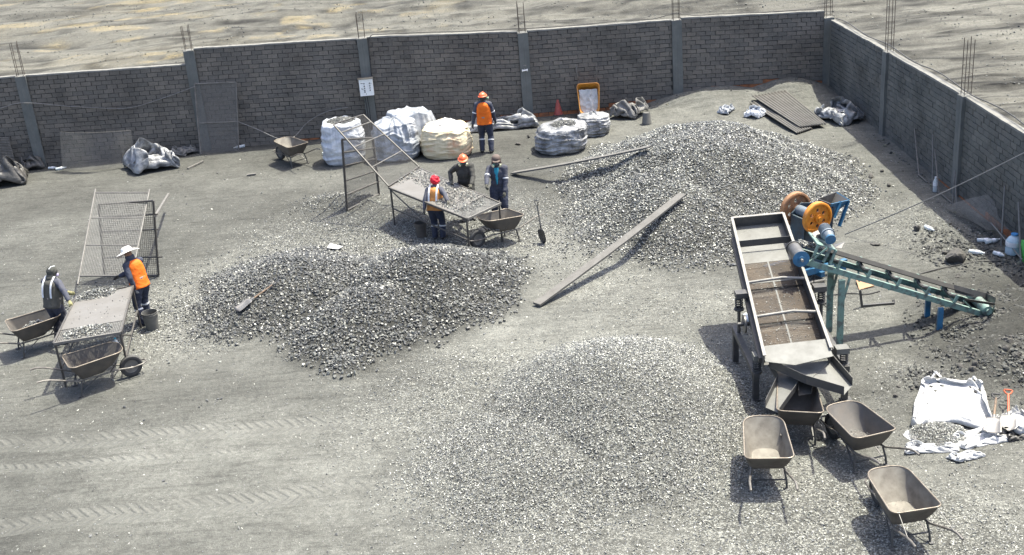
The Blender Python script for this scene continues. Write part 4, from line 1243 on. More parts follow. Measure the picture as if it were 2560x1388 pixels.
sieve('sieve_stand', 'upright black mesh stand under the raised end of the centre chute', [r0, r1, Wy(932, 345, r1.y), Wy(855, 349, r0.y)], .03, .03, .03,
      bars=((.22, .06), (.42, .05), (.63, .05), (.82, .05)), wr=.0026)
mb = MB(); mb.tube([W(1182, 503, cz + .06), W(1212, 486, cz + .09)], .014, 8); o = mb.build('raking_stick', M_frame2, None, True); tag(o, 'short stick held over the ore by the worker in the teal shirt', 'stick')

# sheets along the back wall
s0, s1 = Wy(502, 389, 33.55), Wy(597, 384, 33.6)
sieve('sieve_screen', 'tall rectangular sieve screen leaning on the second column of the back wall', [s0, s1, Wy(590, 206, 33.85), Wy(486, 210, 33.85)], .022, .026, .026, bars=((.45, 0),), wr=.0026, m=M_frame2)
c0, c1 = G(155, 430), G(338, 418)
cq = [c0 + Vector((0, .1, .0)), c1 + Vector((0, .1, .0)), Wy(326, 326, c1.y + .25), Wy(150, 330, c0.y + .25)]
cs = thing('mesh_sheet', 'curved loose sheet of fine wire mesh standing against the back wall', 'mesh sheet', (cq[0] + cq[1]) / 2)
wm = wires(cq, .022, .022, .0017, sag=lambda u, v: .34 * (1 - (2 * u - 1) ** 2) + .0 * v); wb_(wm, 'wire_mesh', M_wire, cs)
mb = MB(); mb.tube([lerp4(cq, t, 1) + (cq[1] - cq[0]).cross(cq[3] - cq[0]).normalized() * (.34 * (1 - (2 * t - 1) ** 2)) for t in np.linspace(0, 1, 17)], .007, 6); wb_(mb, 'edge_wire', M_frame2, cs)
for t in (0, 1):
    mb = MB(); mb.tube([lerp4(cq, t, 0), lerp4(cq, t, 1)], .007, 6); wb_(mb, 'edge_wire', M_frame2, cs)

# ================================================================== CLOTH: bags, tarpaulins, sacks
def plastic(name, col, rough=.35, col2=None, scale=5, spec=.5, dust=0.0, bump=.6):
    return mat(name, col, rough, 0.0, col2=col2, scale=scale, bump=bump, bscale=11, bdist=.035, spec=spec, dust=dust, lo=.4, hi=.62)
M_wbag = plastic('white_woven_plastic', (0.58, 0.60, 0.62), .5, (0.40, 0.42, 0.46), 4)
M_gbag = plastic('grey_white_bag', (0.38, 0.40, 0.43), .42, (0.17, 0.185, 0.205), 3.2)
M_cbag = mat('cream_bag', (0.58, 0.50, 0.34), .55, col2=(0.52, 0.27, 0.15), scale=2.0, bump=.5, bscale=11, bdist=.03, lo=.52, hi=.70)
M_silver = plastic('silver_tarpaulin', (0.34, 0.345, 0.35), .36, (0.09, 0.093, 0.097), 3.0, .6)
M_btarp = plastic('black_tarpaulin', (0.030, 0.029, 0.027), .42, (0.085, 0.08, 0.072), 3, .5, dust=.2)
M_gtarp = plastic('grey_dusty_sheet', (0.17, 0.165, 0.155), .5, (0.10, 0.098, 0.094), 4, dust=.4)
M_bag_white = plastic('bright_white_sack', (0.54, 0.54, 0.525), .55, (0.44, 0.44, 0.435), 4)

def crumple(x, y, seed, sc=1.0, n=11):
    """paper like creases: folded planes in many directions"""
    r = np.random.default_rng(seed * 7 + 3); h = 0; tot = 0
    wx_ = x + .35 / sc * (fbm(x * sc * .8, y * sc * .8, 700 + seed, 2) - .5); wy_ = y + .35 / sc * (fbm(x * sc * .8 + 9, y * sc * .8, 720 + seed, 2) - .5)
    for i in range(n):
        a = r.uniform(0, PI); f = sc * (0.7 * 1.35 ** (i * .75)); am = f ** -.85
        t = (wx_ * math.cos(a) + wy_ * math.sin(a)) * f + r.uniform(0, 9) + 1.1 * fbm(x * sc * .6, y * sc * .6, 740 + seed + i, 2)
        h = h + am * np.abs((t % 2) - 1) ** 1.15; tot += am
    return h / tot * 1.9

def folds(x, y, seed, sc=1.0):
    """long soft folds with sharp crests running mostly one way, with smaller ones across"""
    r = np.random.default_rng(seed * 5 + 1); h = 0
    for k, (am, f, st) in enumerate(((.62, 1.0, 2.6), (.40, 1.5, 2.2), (.26, 2.8, 1.8), (.15, 5.0, 1.5))):
        a = r.uniform(0, PI); u = x * math.cos(a) + y * math.sin(a); v = -x * math.sin(a) + y * math.cos(a)
        wv = .5 * fbm(x * sc * .9, y * sc * .9, 760 + seed + k, 2)
        n = 1 - np.abs(2 * vnoise(u * sc * f + wv, v * sc * f / st + wv, 780 + seed + k) - 1)
        h = h + am * n ** 2.2
    return h

def sim_cloth(seed, n=54, comp=(.6, .6), steps=70, grav=.0011, bend=.35, bump=.02):
    """a sheet pushed together on the ground: small spring solver, gives real folds. returns (n, n, 3), unit half width before pushing"""
    r = np.random.default_rng(seed)
    g = np.linspace(-1, 1, n); X, Y = np.meshgrid(g, g, indexing='ij'); d0 = g[1] - g[0]
    nz = fbm(X * 2.2 + seed * 3.3, Y * 2.2, 800 + seed, 4) - .3
    P = np.stack([X, Y, .03 + .30 * np.clip(nz, 0, 1)], -1); V = np.zeros_like(P)
    def con(A, B, L, k):
        d = P[B] - P[A]; l = np.sqrt((d * d).sum(-1, keepdims=True)) + 1e-9
        c = d * (k * .5 * (l - L) / l); P[A] += c; P[B] -= c
    S = slice
    def groups(di, dj):
        out = []
        for par in (0, 1):
            if di and not dj: ii = np.arange(par * di, n - di, 2 * di)[:, None] + np.arange(di)[None]; ii = ii.ravel(); ii = ii[ii < n - di]; out.append((np.ix_(ii, range(n)), np.ix_(ii + di, range(n))))
            elif dj and not di: jj = np.arange(par * dj, n - dj, 2 * dj)[:, None] + np.arange(dj)[None]; jj = jj.ravel(); jj = jj[jj < n - dj]; out.append((np.ix_(range(n), jj), np.ix_(range(n), jj + dj)))
        return out
    gs = groups(1, 0) + groups(0, 1); gb = groups(3, 0) + groups(0, 3)
    for it in range(steps):
        f = min(1, it / (steps * .6)); prev = P.copy()
        V *= .90; V[..., 2] -= grav; P += V
        # the surroundings pushing in
        tx, ty = 1 + (comp[0] - 1) * f, 1 + (comp[1] - 1) * f
        lim = np.array([tx, ty]) * (1 + .12 * (fbm(X * 1.5 + seed, Y * 1.5, 820 + seed, 2) - .5))[..., None]
        P[..., :2] = np.clip(P[..., :2], -lim, lim)
        for _ in range(5):
            for A, B in gs: con(A, B, d0, .9)
            for dg in (1, -1):
                a = (S(0, n - 1), S(0, n - 1)) if dg == 1 else (S(1, n), S(0, n - 1)); b = (S(1, n), S(1, n)) if dg == 1 else (S(0, n - 1), S(1, n)); con(a, b, d0 * 1.4142, .35)
            for A, B in gb: con(A, B, d0 * 3, bend * .35)
            P[..., 2] = np.maximum(P[..., 2], .004)
        V = (P - prev); low = P[..., 2] < .006; V[low] *= .35
    return P
SIMS = [sim_cloth(3, 60, (.40, .44), 95, .0007), sim_cloth(8, 60, (.46, .36), 95, .0007), sim_cloth(14, 60, (.80, .82), 80, .001, .2)]

def tarp(name, label, cat, ctr, rx, ry, m, sim, rot=0.0, hz=1.0, mirror=1, par=None, dz=0.0, dome=0.0):
    """lay one of the folded sheets down: rx, ry half sizes in metres across and away from the viewer"""
    c = G(*ctr); P = SIMS[sim].copy(); n = P.shape[0]
    P[..., 0] *= mirror
    P[..., :2] -= P[..., :2].reshape(-1, 2).mean(0)
    a, b = math.cos(rot), math.sin(rot); X, Y = P[..., 0] * a - P[..., 1] * b, P[..., 0] * b + P[..., 1] * a
    ex, ey = np.percentile(np.abs(X), 97), np.percentile(np.abs(Y), 97)
    s = (rx / ex + ry / ey) / 2
    X = X * rx / ex; Y = Y * ry / ey; Z = P[..., 2] * s * hz
    wx_, wy__ = c.x + X, c.y + Y
    rr_ = np.clip((X / (rx * 1.15)) ** 2 + (Y / (ry * 1.15)) ** 2, 0, 1)
    Z = H(wx_, wy__) + np.maximum(Z + dz + dome * (1 - rr_) ** 1.3 + .07 * min(1, s) * (crumple(wx_ * 1.0, wy__, sim + 90, 3.6) - .7) + .09 * min(1, s) * (folds(wx_, wy__, sim + 95, 2.2) - .45), .006)
    V = np.stack([wx_ - c.x, wy__ - c.y, Z - c.z], -1).reshape(-1, 3)
    i, j = np.meshgrid(np.arange(n - 1), np.arange(n - 1), indexing='ij')
    F = np.stack([i * n + j, (i + 1) * n + j, (i + 1) * n + j + 1, i * n + j + 1], -1).reshape(-1, 4)
    o = np_mesh(name, V, F, m, par, smooth=True); o.location = c if par is None else c - par.location
    sd = o.modifiers.new('finer', 'SUBSURF'); sd.levels = 1; sd.render_levels = 1
    so = o.modifiers.new('thickness', 'SOLIDIFY'); so.thickness = .006
    return o if par is not None else tag(o, label, cat)

def fold3(P, sc, seed):
    return ridged(P[:, 0] * sc + P[:, 2] * sc * .6, P[:, 1] * sc - P[:, 2] * sc * .8, seed, 3)

def heap_cloth(name, label, cat, outline, m, height=.25, amp=.09, seed=0, sc=2.2, lift=.012, hole=None, dome=1.4, ky=.55, par=None, world_pts=None, nr=50, na=200, base=None, ctr=None):
    """crumpled sheet lying in a heap: outline in picture measurements, star shaped about its centre"""
    pts = world_pts or [G(*p) for p in outline]
    if not world_pts and ky < 1:
        y0_ = min(p.y for p in pts); pts = [Vector((p.x, y0_ + (p.y - y0_) * ky, p.z)) for p in pts]
    c = Vector(ctr) if ctr else sum(pts, Vector()) / len(pts)
    ang = sorted(((math.atan2(p.y - c.y, p.x - c.x), math.hypot(p.x - c.x, p.y - c.y)) for p in pts))
    A = np.array([a for a, _ in ang]); R_ = np.array([r for _, r in ang])
    th = np.linspace(-PI, PI, na, endpoint=False)
    Rr = np.interp(th, np.r_[A - 2 * PI, A, A + 2 * PI], np.r_[R_, R_, R_])
    Rr = Rr * (1 + .10 * (fbm(np.cos(th) * 2.3 + seed, np.sin(th) * 2.3, seed, 3) - .5) * 2)
    rr = np.linspace(0.0, 1, nr) ** .85
    if hole: rr = hole + (1 - hole) * np.linspace(0, 1, nr)
    else: rr[0] = .015
    TH, RR = np.meshgrid(th, rr)
    rad = RR * Rr[None]
    X = c.x + rad * np.cos(TH); Y = c.y + rad * np.sin(TH)
    Z = H(X, Y) if base is None else np.full(X.shape, base)
    prof = (1 - RR ** 2.4) ** dome
    rg = folds(X, Y, seed, sc); rg2 = crumple(X + 5, Y, seed + 40, sc * 1.6) - .6
    edge = np.clip((1 - RR) * 5, 0.12, 1)
    Z = Z + lift + height * prof * (.55 + .75 * fbm(X * 1.6, Y * 1.6, 210 + seed, 2)) + amp * 1.5 * rg * edge + amp * .22 * rg2 * edge
    Z = np.maximum(Z, H(X, Y) + .008) if base is None else Z
    X = X + amp * .35 * (fbm(X * 5, Y * 5, 240 + seed, 2) - .5); Y = Y + amp * .35 * (fbm(X * 5, Y * 5, 250 + seed, 2) - .5)
    V = np.stack([X, Y, Z], -1).reshape(-1, 3) - np.array([c.x, c.y, c.z])
    i, j = np.meshgrid(np.arange(nr - 1), np.arange(na), indexing='ij'); j2 = (j + 1) % na
    F = np.stack([i * na + j, i * na + j2, (i + 1) * na + j2, (i + 1) * na + j], -1).reshape(-1, 4)
    if not hole:
        V = np.vstack([V, V[:na].mean(0)]); k = np.arange(na); last = len(V) - 1
        F = np.vstack([F, np.stack([k, np.full(na, last), np.full(na, last), (k + 1) % na], -1)])
        me_f = [tuple(dict.fromkeys(f)) for f in F.tolist()]
    else: me_f = F.tolist()
    me = bpy.data.meshes.new(name); me.from_pydata(V.tolist(), [], me_f); me.materials.append(m)
    me.polygons.foreach_set('use_smooth', [True] * len(me.polygons))
    me.set_sharp_from_angle(angle=math.radians(62))
    o = bpy.data.objects.new(name, me); link(o); o.location = c
    so = o.modifiers.new('thickness', 'SOLIDIFY'); so.thickness = .006; so.offset = -1
    if par is not None: o.parent = par; o.location = c - par.location
    else: tag(o, label, cat)
    return o

tarp('tarpaulin', 'crumpled silver white tarpaulin heap left of the tall leaning sieve screen', 'tarpaulin', (380, 420), .80, .62, M_silver, 0, .5, 1.3, dome=.30)
tarp('tarpaulin', 'dark grey sack flap lying behind the silver heap at the wall', 'tarpaulin', (462, 386), .38, .24, M_gtarp, 1, 1.0, 1.1, dome=.12)
tarp('tarpaulin', 'crumpled black tarpaulin heap at the left edge of the yard', 'tarpaulin', (10, 460), .68, .62, M_btarp, 1, .3, 1.4, dome=.30)
tarp('tarpaulin', 'black sheet corner folded up at the foot of the first column', 'tarpaulin', (80, 424), .36, .26, M_btarp, 0, 2.0, 1.4, dome=.2)
tarp('plastic_sheet', 'flattened grey plastic sheet along the wall behind the standing worker', 'plastic sheet', (1255, 318), 1.05, .42, M_silver, 1, 1.57, .7, dome=.06)
tarp('cloth_bundle', 'dusty grey cloth bundle lying against the back wall right of the orange barrow', 'cloth', (1572, 290), .55, .50, M_gtarp, 0, 2.6, 1.2, dome=.22)
tarp('sack', 'small dirty white sack lying on the dusty bank near the back wall', 'sack', (1815, 281), .24, .24, M_gbag, 1, .9, 1.2, dome=.06)
tarp('sack', 'white sack lying beside the left edge of the corrugated sheets', 'sack', (1888, 290), .30, .26, M_wbag, 0, 4.0, 1.1, dome=.08)
tarp('tarpaulin', 'round crumpled silver tarpaulin in the corner beside the corrugated sheets', 'tarpaulin', (2098, 298), .56, .72, M_silver, 0, 3.6, 1.0, dome=.12)
tarp('sack', 'small white sack folded on the gravel below the big opened bag', 'sack', (2414, 1145), .24, .11, M_bag_white, 1, .4, .9)
tarp('sack', 'white sack at the right edge behind the orange handled shovel', 'sack', (2552, 1064), .34, .34, M_bag_white, 2, .5, 2.4)
tarp('plastic_sheet', 'black plastic scrap under the white sack at the right edge', 'plastic sheet', (2545, 1092), .24, .14, M_btarp, 1, .2, 1.0)
# big opened white bag: one broad sheet with a hump, torn flaps round the gravel in its mouth
bq = [G(2268, 1072), G(2500, 1086), G(2458, 968), G(2302, 954)]
bo = sum(bq, Vector()) / 4
Pb = SIMS[2]; nb = Pb.shape[0]
ub = (Pb[..., 0] - Pb[..., 0].min()) / np.ptp(Pb[..., 0]); vb_ = (Pb[..., 1] - Pb[..., 1].min()) / np.ptp(Pb[..., 1])
cut = .13 * np.exp(-((ub - .50) / .20) ** 2) + .05 * np.exp(-((ub - .3) / .06) ** 2)                           # the torn mouth pulled back in the middle of the near edge
vb2 = cut + (1 - cut) * vb_
Xb = (bq[0].x * (1 - ub) + bq[1].x * ub) * (1 - vb2) + (bq[3].x * (1 - ub) + bq[2].x * ub) * vb2
Yb = (bq[0].y * (1 - ub) + bq[1].y * ub) * (1 - vb2) + (bq[3].y * (1 - ub) + bq[2].y * ub) * vb2
hump = .10 * np.exp(-((vb2 - .42 + .25 * (ub - .5)) / .16) ** 2) * np.clip((ub - .28) * 5, 0, 1) * np.clip((.95 - ub) * 6, 0, 1)
Zb = H(Xb, Yb) + .015 + Pb[..., 2] * .85 + hump
ii, jj = np.meshgrid(np.arange(nb - 1), np.arange(nb - 1), indexing='ij')
Fb = np.stack([ii * nb + jj, (ii + 1) * nb + jj, (ii + 1) * nb + jj + 1, ii * nb + jj + 1], -1).reshape(-1, 4)
big = np_mesh('bulk_bag', np.stack([Xb - bo.x, Yb - bo.y, Zb - bo.z], -1).reshape(-1, 3), Fb, M_bag_white, smooth=True); big.location = bo
sd = big.modifiers.new('finer', 'SUBSURF'); sd.levels = 1; sd.render_levels = 1
so = big.modifiers.new('thickness', 'SOLIDIFY'); so.thickness = .005
tag(big, 'large white bulk bag opened flat on the ground with gravel in its mouth', 'bulk bag')
tarp('torn_flap', None, None, (2446, 1100), .40, .22, M_bag_white, 1, .3, .55, par=big)
tarp('torn_flap', None, None, (2330, 1124), .38, .11, M_bag_white, 1, -.1, .7, par=big)
tarp('torn_flap', None, None, (2276, 1092), .09, .16, M_bag_white, 2, .6, .7, par=big)
bc = G(2345, 1090)
for (x0, y0, x1, y1) in ((2330, 952, 2352, 950), (2425, 962, 2448, 966)):
    a, b = G(x0, y0), G(x1, y1); m_ = (a + b) / 2 + Vector((0, .05, .13))
    mb = MB(); pts = [a + Vector((0, 0, .05)), a.lerp(m_, .8), m_, b.lerp(m_, .8), b + Vector((0, 0, .05))]
    mb.loft([[p + Vector((-.018, 0, 0)), p + Vector((.018, .006, 0)), p + Vector((.018, .012, .004)), p + Vector((-.018, .008, .004))] for p in pts]); mb.v = [(x - big.location.x, y - big.location.y, z - big.location.z) for x, y, z in mb.v]; mb.build('lifting_loop', M_bag_white, big)
rng = np.random.default_rng(91); P_, S_ = [], []
for k in range(2600):
    a, r = rng.uniform(0, 2 * PI), math.sqrt(rng.uniform()) ; x, y = bc.x + .42 * r * math.cos(a), bc.y + .34 * r * math.sin(a)
    P_.append((x - big.location.x, y - big.location.y, h1(x, y) + .10 * (1 - r * r) + .03 + rng.uniform(0, .02) - big.location.z)); S_.append(rng.uniform(.010, .021))
V, F, T = stone_arrays(np.array(P_), np.array(S_), CHIPS, rng, .6); o = np_mesh('gravel', V, F, M_fine, big, attrs={'tone': T}); o['kind'] = 'stuff'

def standing_bag(label, px, wid, hgt, m, seed, slump=.12, lean=(0, 0), fill=None, squash=1.0, top=.9, name='bulk_bag', patches=()):
    """full bulk bag: barrel with bulges, sagging folds and an open or gathered mouth"""
    p = G(*px); root_p = Vector((p.x, p.y, h1(p.x, p.y) - .02))
    nz, na = 70, 200
    t = np.linspace(0, 1, nz); th = np.linspace(0, 2 * PI, na, endpoint=False)
    prof = np.interp(t, [0, .05, .18, .45, .7, .85, .95, 1], [.78, .90, .99, 1.0, .96, .90, .86, .80 * top])
    TH, TT = np.meshgrid(th, t)
    sq = 1 / np.maximum(np.abs(np.cos(TH)) ** 3.2 + np.abs(np.sin(TH)) ** 3.2, .25) ** (1 / 3.2)
    rad = wid / 2 * prof[:, None] * (.5 + .5 * sq)
    hf = ridged(np.cos(TH) * 1.3 + seed, TT * 6.5 + 1.2 * fbm(np.cos(TH) * 1.5, np.sin(TH) * 1.5 + TT, 306 + seed, 2) + np.sin(TH) * .7, 300 + seed, 3); vf = ridged(np.cos(TH) * 4 + seed, np.sin(TH) * 4 + TT * 1.2, 310 + seed, 3)
    cr_ = crumple(TH * wid * .5 + .15 * np.sin(TT * 9), TT * hgt, seed + 60, 2.6) - .7
    rad = rad * (1 + slump * (.62 * (hf ** 1.6 - .4) + .6 * (vf - .5) * np.clip(TT * 1.6, .1, 1)) + .035 * cr_) + wid * .03 * (fbm(np.cos(TH) * 1.2, np.sin(TH) * 1.2 + TT, 320 + seed, 2) - .5)
    X = rad * np.cos(TH) + lean[0] * TT ** 1.5; Y = rad * np.sin(TH) * squash + lean[1] * TT ** 1.5
    Z = hgt * TT * (1 + .10 * (fbm(np.cos(TH) * 1.6 + seed, np.sin(TH) * 1.6, 340 + seed, 3) - .5) * 2 * TT) + .02 * cr_
    V = [np.stack([X, Y, Z], -1).reshape(-1, 3)]
    # fold the mouth inwards and down to the fill level
    rim = V[0][-na:]; c = rim.mean(0)
    lev = hgt * (fill if fill else .93)
    for k, (f, dz) in enumerate(((.94, .01), (.86, -.03), (.80, -.08)) if fill else ((.9, .02), (.6, .05), (.3, .09 if seed % 2 else .03), (.05, .06))):
        q = c + (rim - c) * f; q[:, 2] = rim[:, 2] * (1 - k * .22) + (c[2]) * k * .22 + dz * (1 + .5 * np.sin(th * 5 + seed)) + (0 if fill else .05 * (ridged(np.cos(th) * 3 + seed, np.sin(th) * 3, 350 + seed, 2) - .5)); V.append(q)
    V.append(V[-1].mean(0)[None])
    V = np.concatenate(V); rows = (len(V) - 1) // na
    i, j = np.meshgrid(np.arange(rows - 1), np.arange(na), indexing='ij'); j2 = (j + 1) % na
    F = np.stack([i * na + j, i * na + j2, (i + 1) * na + j2, (i + 1) * na + j], -1).reshape(-1, 4).tolist()
    k0 = (rows - 1) * na
    F += [(k0 + j, k0 + (j + 1) % na, len(V) - 1) for j in range(na)] + [tuple(reversed(range(na)))]
    me = bpy.data.meshes.new(name); me.from_pydata(V.tolist(), [], F); me.materials.append(m)
    me.polygons.foreach_set('use_smooth', [True] * len(me.polygons)); me.set_sharp_from_angle(angle=math.radians(65))
    o = bpy.data.objects.new(name, me); link(o); o.location = root_p; tag(o, label, 'bulk bag')
    if fill:
        rng = np.random.default_rng(seed); n = 1100; a, r = rng.uniform(0, 2 * PI, n), np.sqrt(rng.uniform(0, 1, n))
        R0 = wid * .42 * top
        x, y = lean[0] + R0 * r * np.cos(a), lean[1] + R0 * squash * r * np.sin(a); z = c[2] - .05 + .10 * (1 - r ** 2) + rng.uniform(0, .02, n)
        V2, F2, T2 = stone_arrays(np.stack([x, y, z], -1), rng.uniform(.016, .034, n), ROCKS[:3], rng, .6)
        g = np_mesh('ore_fill', V2, F2, M_dark, o, attrs={'tone': T2}); g['kind'] = 'stuff'
    return o
sb1 = standing_bag('white bulk bag full of dark ore standing behind the inclined mesh chute', (864, 402), 1.18, 1.18, M_wbag, 1, .16, fill=.95)
sb2 = standing_bag('grey white wrinkled bulk bag in the middle of the three bags', (996, 392), 1.24, 1.05, M_gbag, 2, .26, top=.8)
sb3 = standing_bag('slumped cream and red bulk bag right of the grey one', (1120, 386), 1.40, .86, M_cbag, 3, .15, top=.62, squash=.9)
sb4 = standing_bag('silver grey bulk bag leaning open with ore showing, right of the standing worker', (1402, 372), 1.40, .74, M_silver, 4, .18, (.12, -.04), fill=.9, top=.66)
sb5 = standing_bag('half empty silver bag collapsed to a peak below the orange barrow', (1482, 333), .92, .56, M_silver, 6, .25, (.05, .0), top=.35)
def drape(name, label, cat, ctr, rx, ry, z0, hz, m, seed, amp=.06, sc=3, drop=.4):
    """sheet thrown over the top of something: dome with hanging edge"""
    nr, na = 44, 170
    TH, RR = np.meshgrid(np.linspace(0, 2 * PI, na, endpoint=False), np.linspace(.02, 1, nr))
    w = 1 + .22 * (fbm(np.cos(TH) * 2 + seed, np.sin(TH) * 2, 400 + seed, 3) - .5) * 2
    X = rx * RR * np.cos(TH) * w; Y = ry * RR * np.sin(TH) * w
    Z = hz * (1 - RR ** 2) - drop * np.clip(RR - .72, 0, 1) / .28 * (.6 + .8 * fbm(np.cos(TH) * 3, np.sin(TH) * 3, 420 + seed, 2)) + amp * 1.6 * (folds(X, Y, seed + 80, sc * .7) - .5) + amp * .3 * (crumple(X, Y, seed + 80, sc * .8) - .7)
    V = np.stack([X, Y, Z], -1).reshape(-1, 3)
    i, j = np.meshgrid(np.arange(nr - 1), np.arange(na), indexing='ij'); j2 = (j + 1) % na
    F = np.stack([i * na + j, i * na + j2, (i + 1) * na + j2, (i + 1) * na + j], -1).reshape(-1, 4).tolist() + [tuple(range(na))]
    me = bpy.data.meshes.new(name); me.from_pydata(V.tolist(), [], F); me.materials.append(m)
    me.polygons.foreach_set('use_smooth', [True] * len(me.polygons)); me.set_sharp_from_angle(angle=math.radians(65))
    o = bpy.data.objects.new(name, me); link(o); o.location = (ctr[0], ctr[1], z0); so = o.modifiers.new('thickness', 'SOLIDIFY'); so.thickness = .006
    tag(o, label, cat); return o
l3 = sb3.location
drape('white_sack', 'bright white sack draped over the top of the cream bulk bag', 'sack', (l3.x + .06, l3.y + .05), .50, .36, l3.z + .78, .20, M_bag_white, 1, .06, 3, .30)
mb = MB(); gp = l3 + Vector((-.20, -.50, .62)); mb.slab([gp + Vector((-.05, 0, -.10)), gp + Vector((.06, -.02, -.06)), gp + Vector((.09, .02, .09)), gp + Vector((.0, .04, .12))], .012)
o = mb.build('printed_patch', mat('green_print', (0.10, 0.36, 0.20), .5)); o.parent = sb3; o.location = -sb3.location
l2 = sb2.location
drape('tarpaulin', 'grey tarpaulin thrown over the bags behind the grey white bulk bag', 'tarpaulin', (l2.x + .42, l2.y + .62), .80, .55, l2.z + 1.02, .14, M_gbag, 2, .08, 2.2, .75)
nu_, nv_ = 40, 40
UU, VV = np.meshgrid(np.linspace(-.30, .62, nu_), np.linspace(-.27, .27, nv_), indexing='ij')
ZZ = .50 + .10 * (folds(UU * 1.4, VV * 1.4, 5, 2.4) - .5) + .10 * np.clip(UU - .3, 0, 1)
VV = VV * (1 + .25 * np.clip(UU, 0, 1)) + .04 * (fbm(UU * 4, VV * 4, 77, 2) - .5); UU = UU + .08 * (fbm(VV * 6, UU * 2, 78, 2) - .5)
ii, jj = np.meshgrid(np.arange(nu_ - 1), np.arange(nv_ - 1), indexing='ij')
FF = np.stack([ii * nv_ + jj, ii * nv_ + jj + 1, (ii + 1) * nv_ + jj + 1, (ii + 1) * nv_ + jj], -1).reshape(-1, 4)
o = np_mesh('white_sacking', np.stack([UU, VV, ZZ], -1).reshape(-1, 3), FF, M_bag_white, smooth=True)
o.location = b9.location; o.rotation_euler = b9.rotation_euler; so = o.modifiers.new('thickness', 'SOLIDIFY'); so.thickness = .006
tag(o, 'white sacking hanging in the tray of the upended orange barrow', 'sacking')

# ================================================================== CORRUGATED SHEETS, PLANKS, CONE, BUCKETS
M_corr = mat('weathered_corrugated_sheet', (0.135, 0.128, 0.115), .65, .2, col2=(0.095, 0.09, 0.08), scale=3, dust=.35)
def corrugated(label, quad, pitch, lift, group):
    q = [G(*p) for p in quad]; c = sum(q, Vector()) / 4
    L = (q[3] - q[0]).length; Wd = (q[1] - q[0]).length
    nu, nv = int(Wd / pitch * 8), 12; V = []
    for j in range(nv + 1):
        for i in range(nu + 1):
            p = lerp4(q, i / nu, j / nv); z = lerp4([Vector((0, 0, w.z)) for w in q], i / nu, j / nv).z
            z = max(z, h1(p.x, p.y) + .0) + lift + .022 * math.sin(2 * PI * i / 8)
            V.append((p.x - c.x, p.y - c.y, z - c.z))
    F = [(j * (nu + 1) + i, j * (nu + 1) + i + 1, (j + 1) * (nu + 1) + i + 1, (j + 1) * (nu + 1) + i) for j in range(nv) for i in range(nu)]
    me = bpy.data.meshes.new('corrugated_sheet'); me.from_pydata(V, [], F); me.materials.append(M_corr)
    me.polygons.foreach_set('use_smooth', [True] * len(F))
    o = bpy.data.objects.new('corrugated_sheet', me); link(o); o.location = c
    so = o.modifiers.new('thickness', 'SOLIDIFY'); so.thickness = .008
    return tag(o, label, 'corrugated sheet', group)
corrugated('upper of the two corrugated roofing sheets lying in the far corner', [(1880, 250), (1962, 236), (2066, 320), (2000, 328)], .11, .10, None)
corrugated('lower corrugated sheet sticking out under the left of the upper one', [(1874, 262), (1940, 252), (2030, 325), (1992, 338)], .11, .045, None)
M_plank = mat('grey_weathered_plank', (0.125, 0.120, 0.110), .85, col2=(0.088, 0.083, 0.076), scale=5, bump=.3, dust=.4)
def plank(label, a, b, za, zb, w, t):
    A, B = G(*a), G(*b); A.z += za; B.z += zb
    mb = MB(); d = (B - A).normalized(); s = d.cross(Vector((0, 0, 1))).normalized(); n = 14; rings = []
    for i in range(n + 1):
        p = A.lerp(B, i / n) + Vector((0, 0, -.03 * math.sin(PI * i / n))); e = random.uniform(-.004, .004); u = Vector((0, 0, 1))
        rings.append([p - s * (w / 2 + e), p + s * (w / 2 - e), p + s * (w / 2 - e) + u * t, p - s * (w / 2 + e) + u * t])
    mb.loft(rings); c = A.lerp(B, .5); mb.v = [(x - c.x, y - c.y, z - c.z) for x, y, z in mb.v]
    o = mb.build('plank', M_plank); o.location = c; return tag(o, label, 'plank')
plank('long grey plank leaning across the right heap towards the yard centre', (1342, 768), (1706, 500), .04, .10, .19, .04)
plank('grey plank lying from the yard onto the left foot of the pale heap', (1282, 437), (1625, 380), .03, .10, .20, .04)
M_cone = mat('faded_red_cone', (0.42, 0.07, 0.05), .6, col2=(0.28, 0.06, 0.05), scale=6, dust=.35)
cp_ = G(1396, 288)
co = thing('traffic_cone', 'faded red traffic cone against the back wall', 'traffic cone', cp_)
mb = MB(); mb.lathe([(.14, .02), (.13, .06), (.035, .48), (.028, .48), (.0, .475)], n=20); mb.build('cone_body', M_cone, co, True)
mb = MB(); mb.box((0, 0, .012), (.32, .32, .03)); mb.build('base', M_rubber, co)
M_bucket = mat('dusty_grey_bucket', (0.115, 0.113, 0.102), .6, col2=(0.075, 0.075, 0.07), scale=5, dust=.45)
def bucket(label, px, r, h, m, flip=False, handle=True):
    p = G(*px); b = thing('bucket', label, 'bucket', p)
    mb = MB(); pr = [(r * .80, 0), (r * .84, h * .5), (r * .96, h * .86), (r * 1.03, h * .86), (r * 1.03, h * .90), (r * .97, h * .90), (r, h), (r * .94, h), (r * .80, h * .10), (0, h * .09)]
    if flip: pr = [(r * 1.02, 0), (r * 1.02, .03), (r * .97, .04), (r * .78, h - .01), (r * .75, h), (r * .70, h), (r * .69, h - .015), (0, h - .015)]
    mb.lathe(pr, n=28); body = mb.build('bucket_body', m, b, True, 35)
    if handle:
        mb = MB(); mb.tube([(r * math.cos(a), r * .55 * math.sin(a) - r * .45, h * .93 - .5 * r * math.sin(a)) for a in np.linspace(0, PI, 13)], .005, 6); mb.build('bail_handle', M_edge, b, True)
    return b
bucket('grey plastic bucket beside the boots of the worker in the white sun hat', (382, 822), .155, .36, M_bucket)
bucket('dark bucket on the ground beside the worker with the red head wrap', (1054, 592), .14, .34, M_tray_dk)
bucket('upturned grey bucket standing alone behind the pale heap', (1617, 310), .14, .34, M_bucket, True, False)

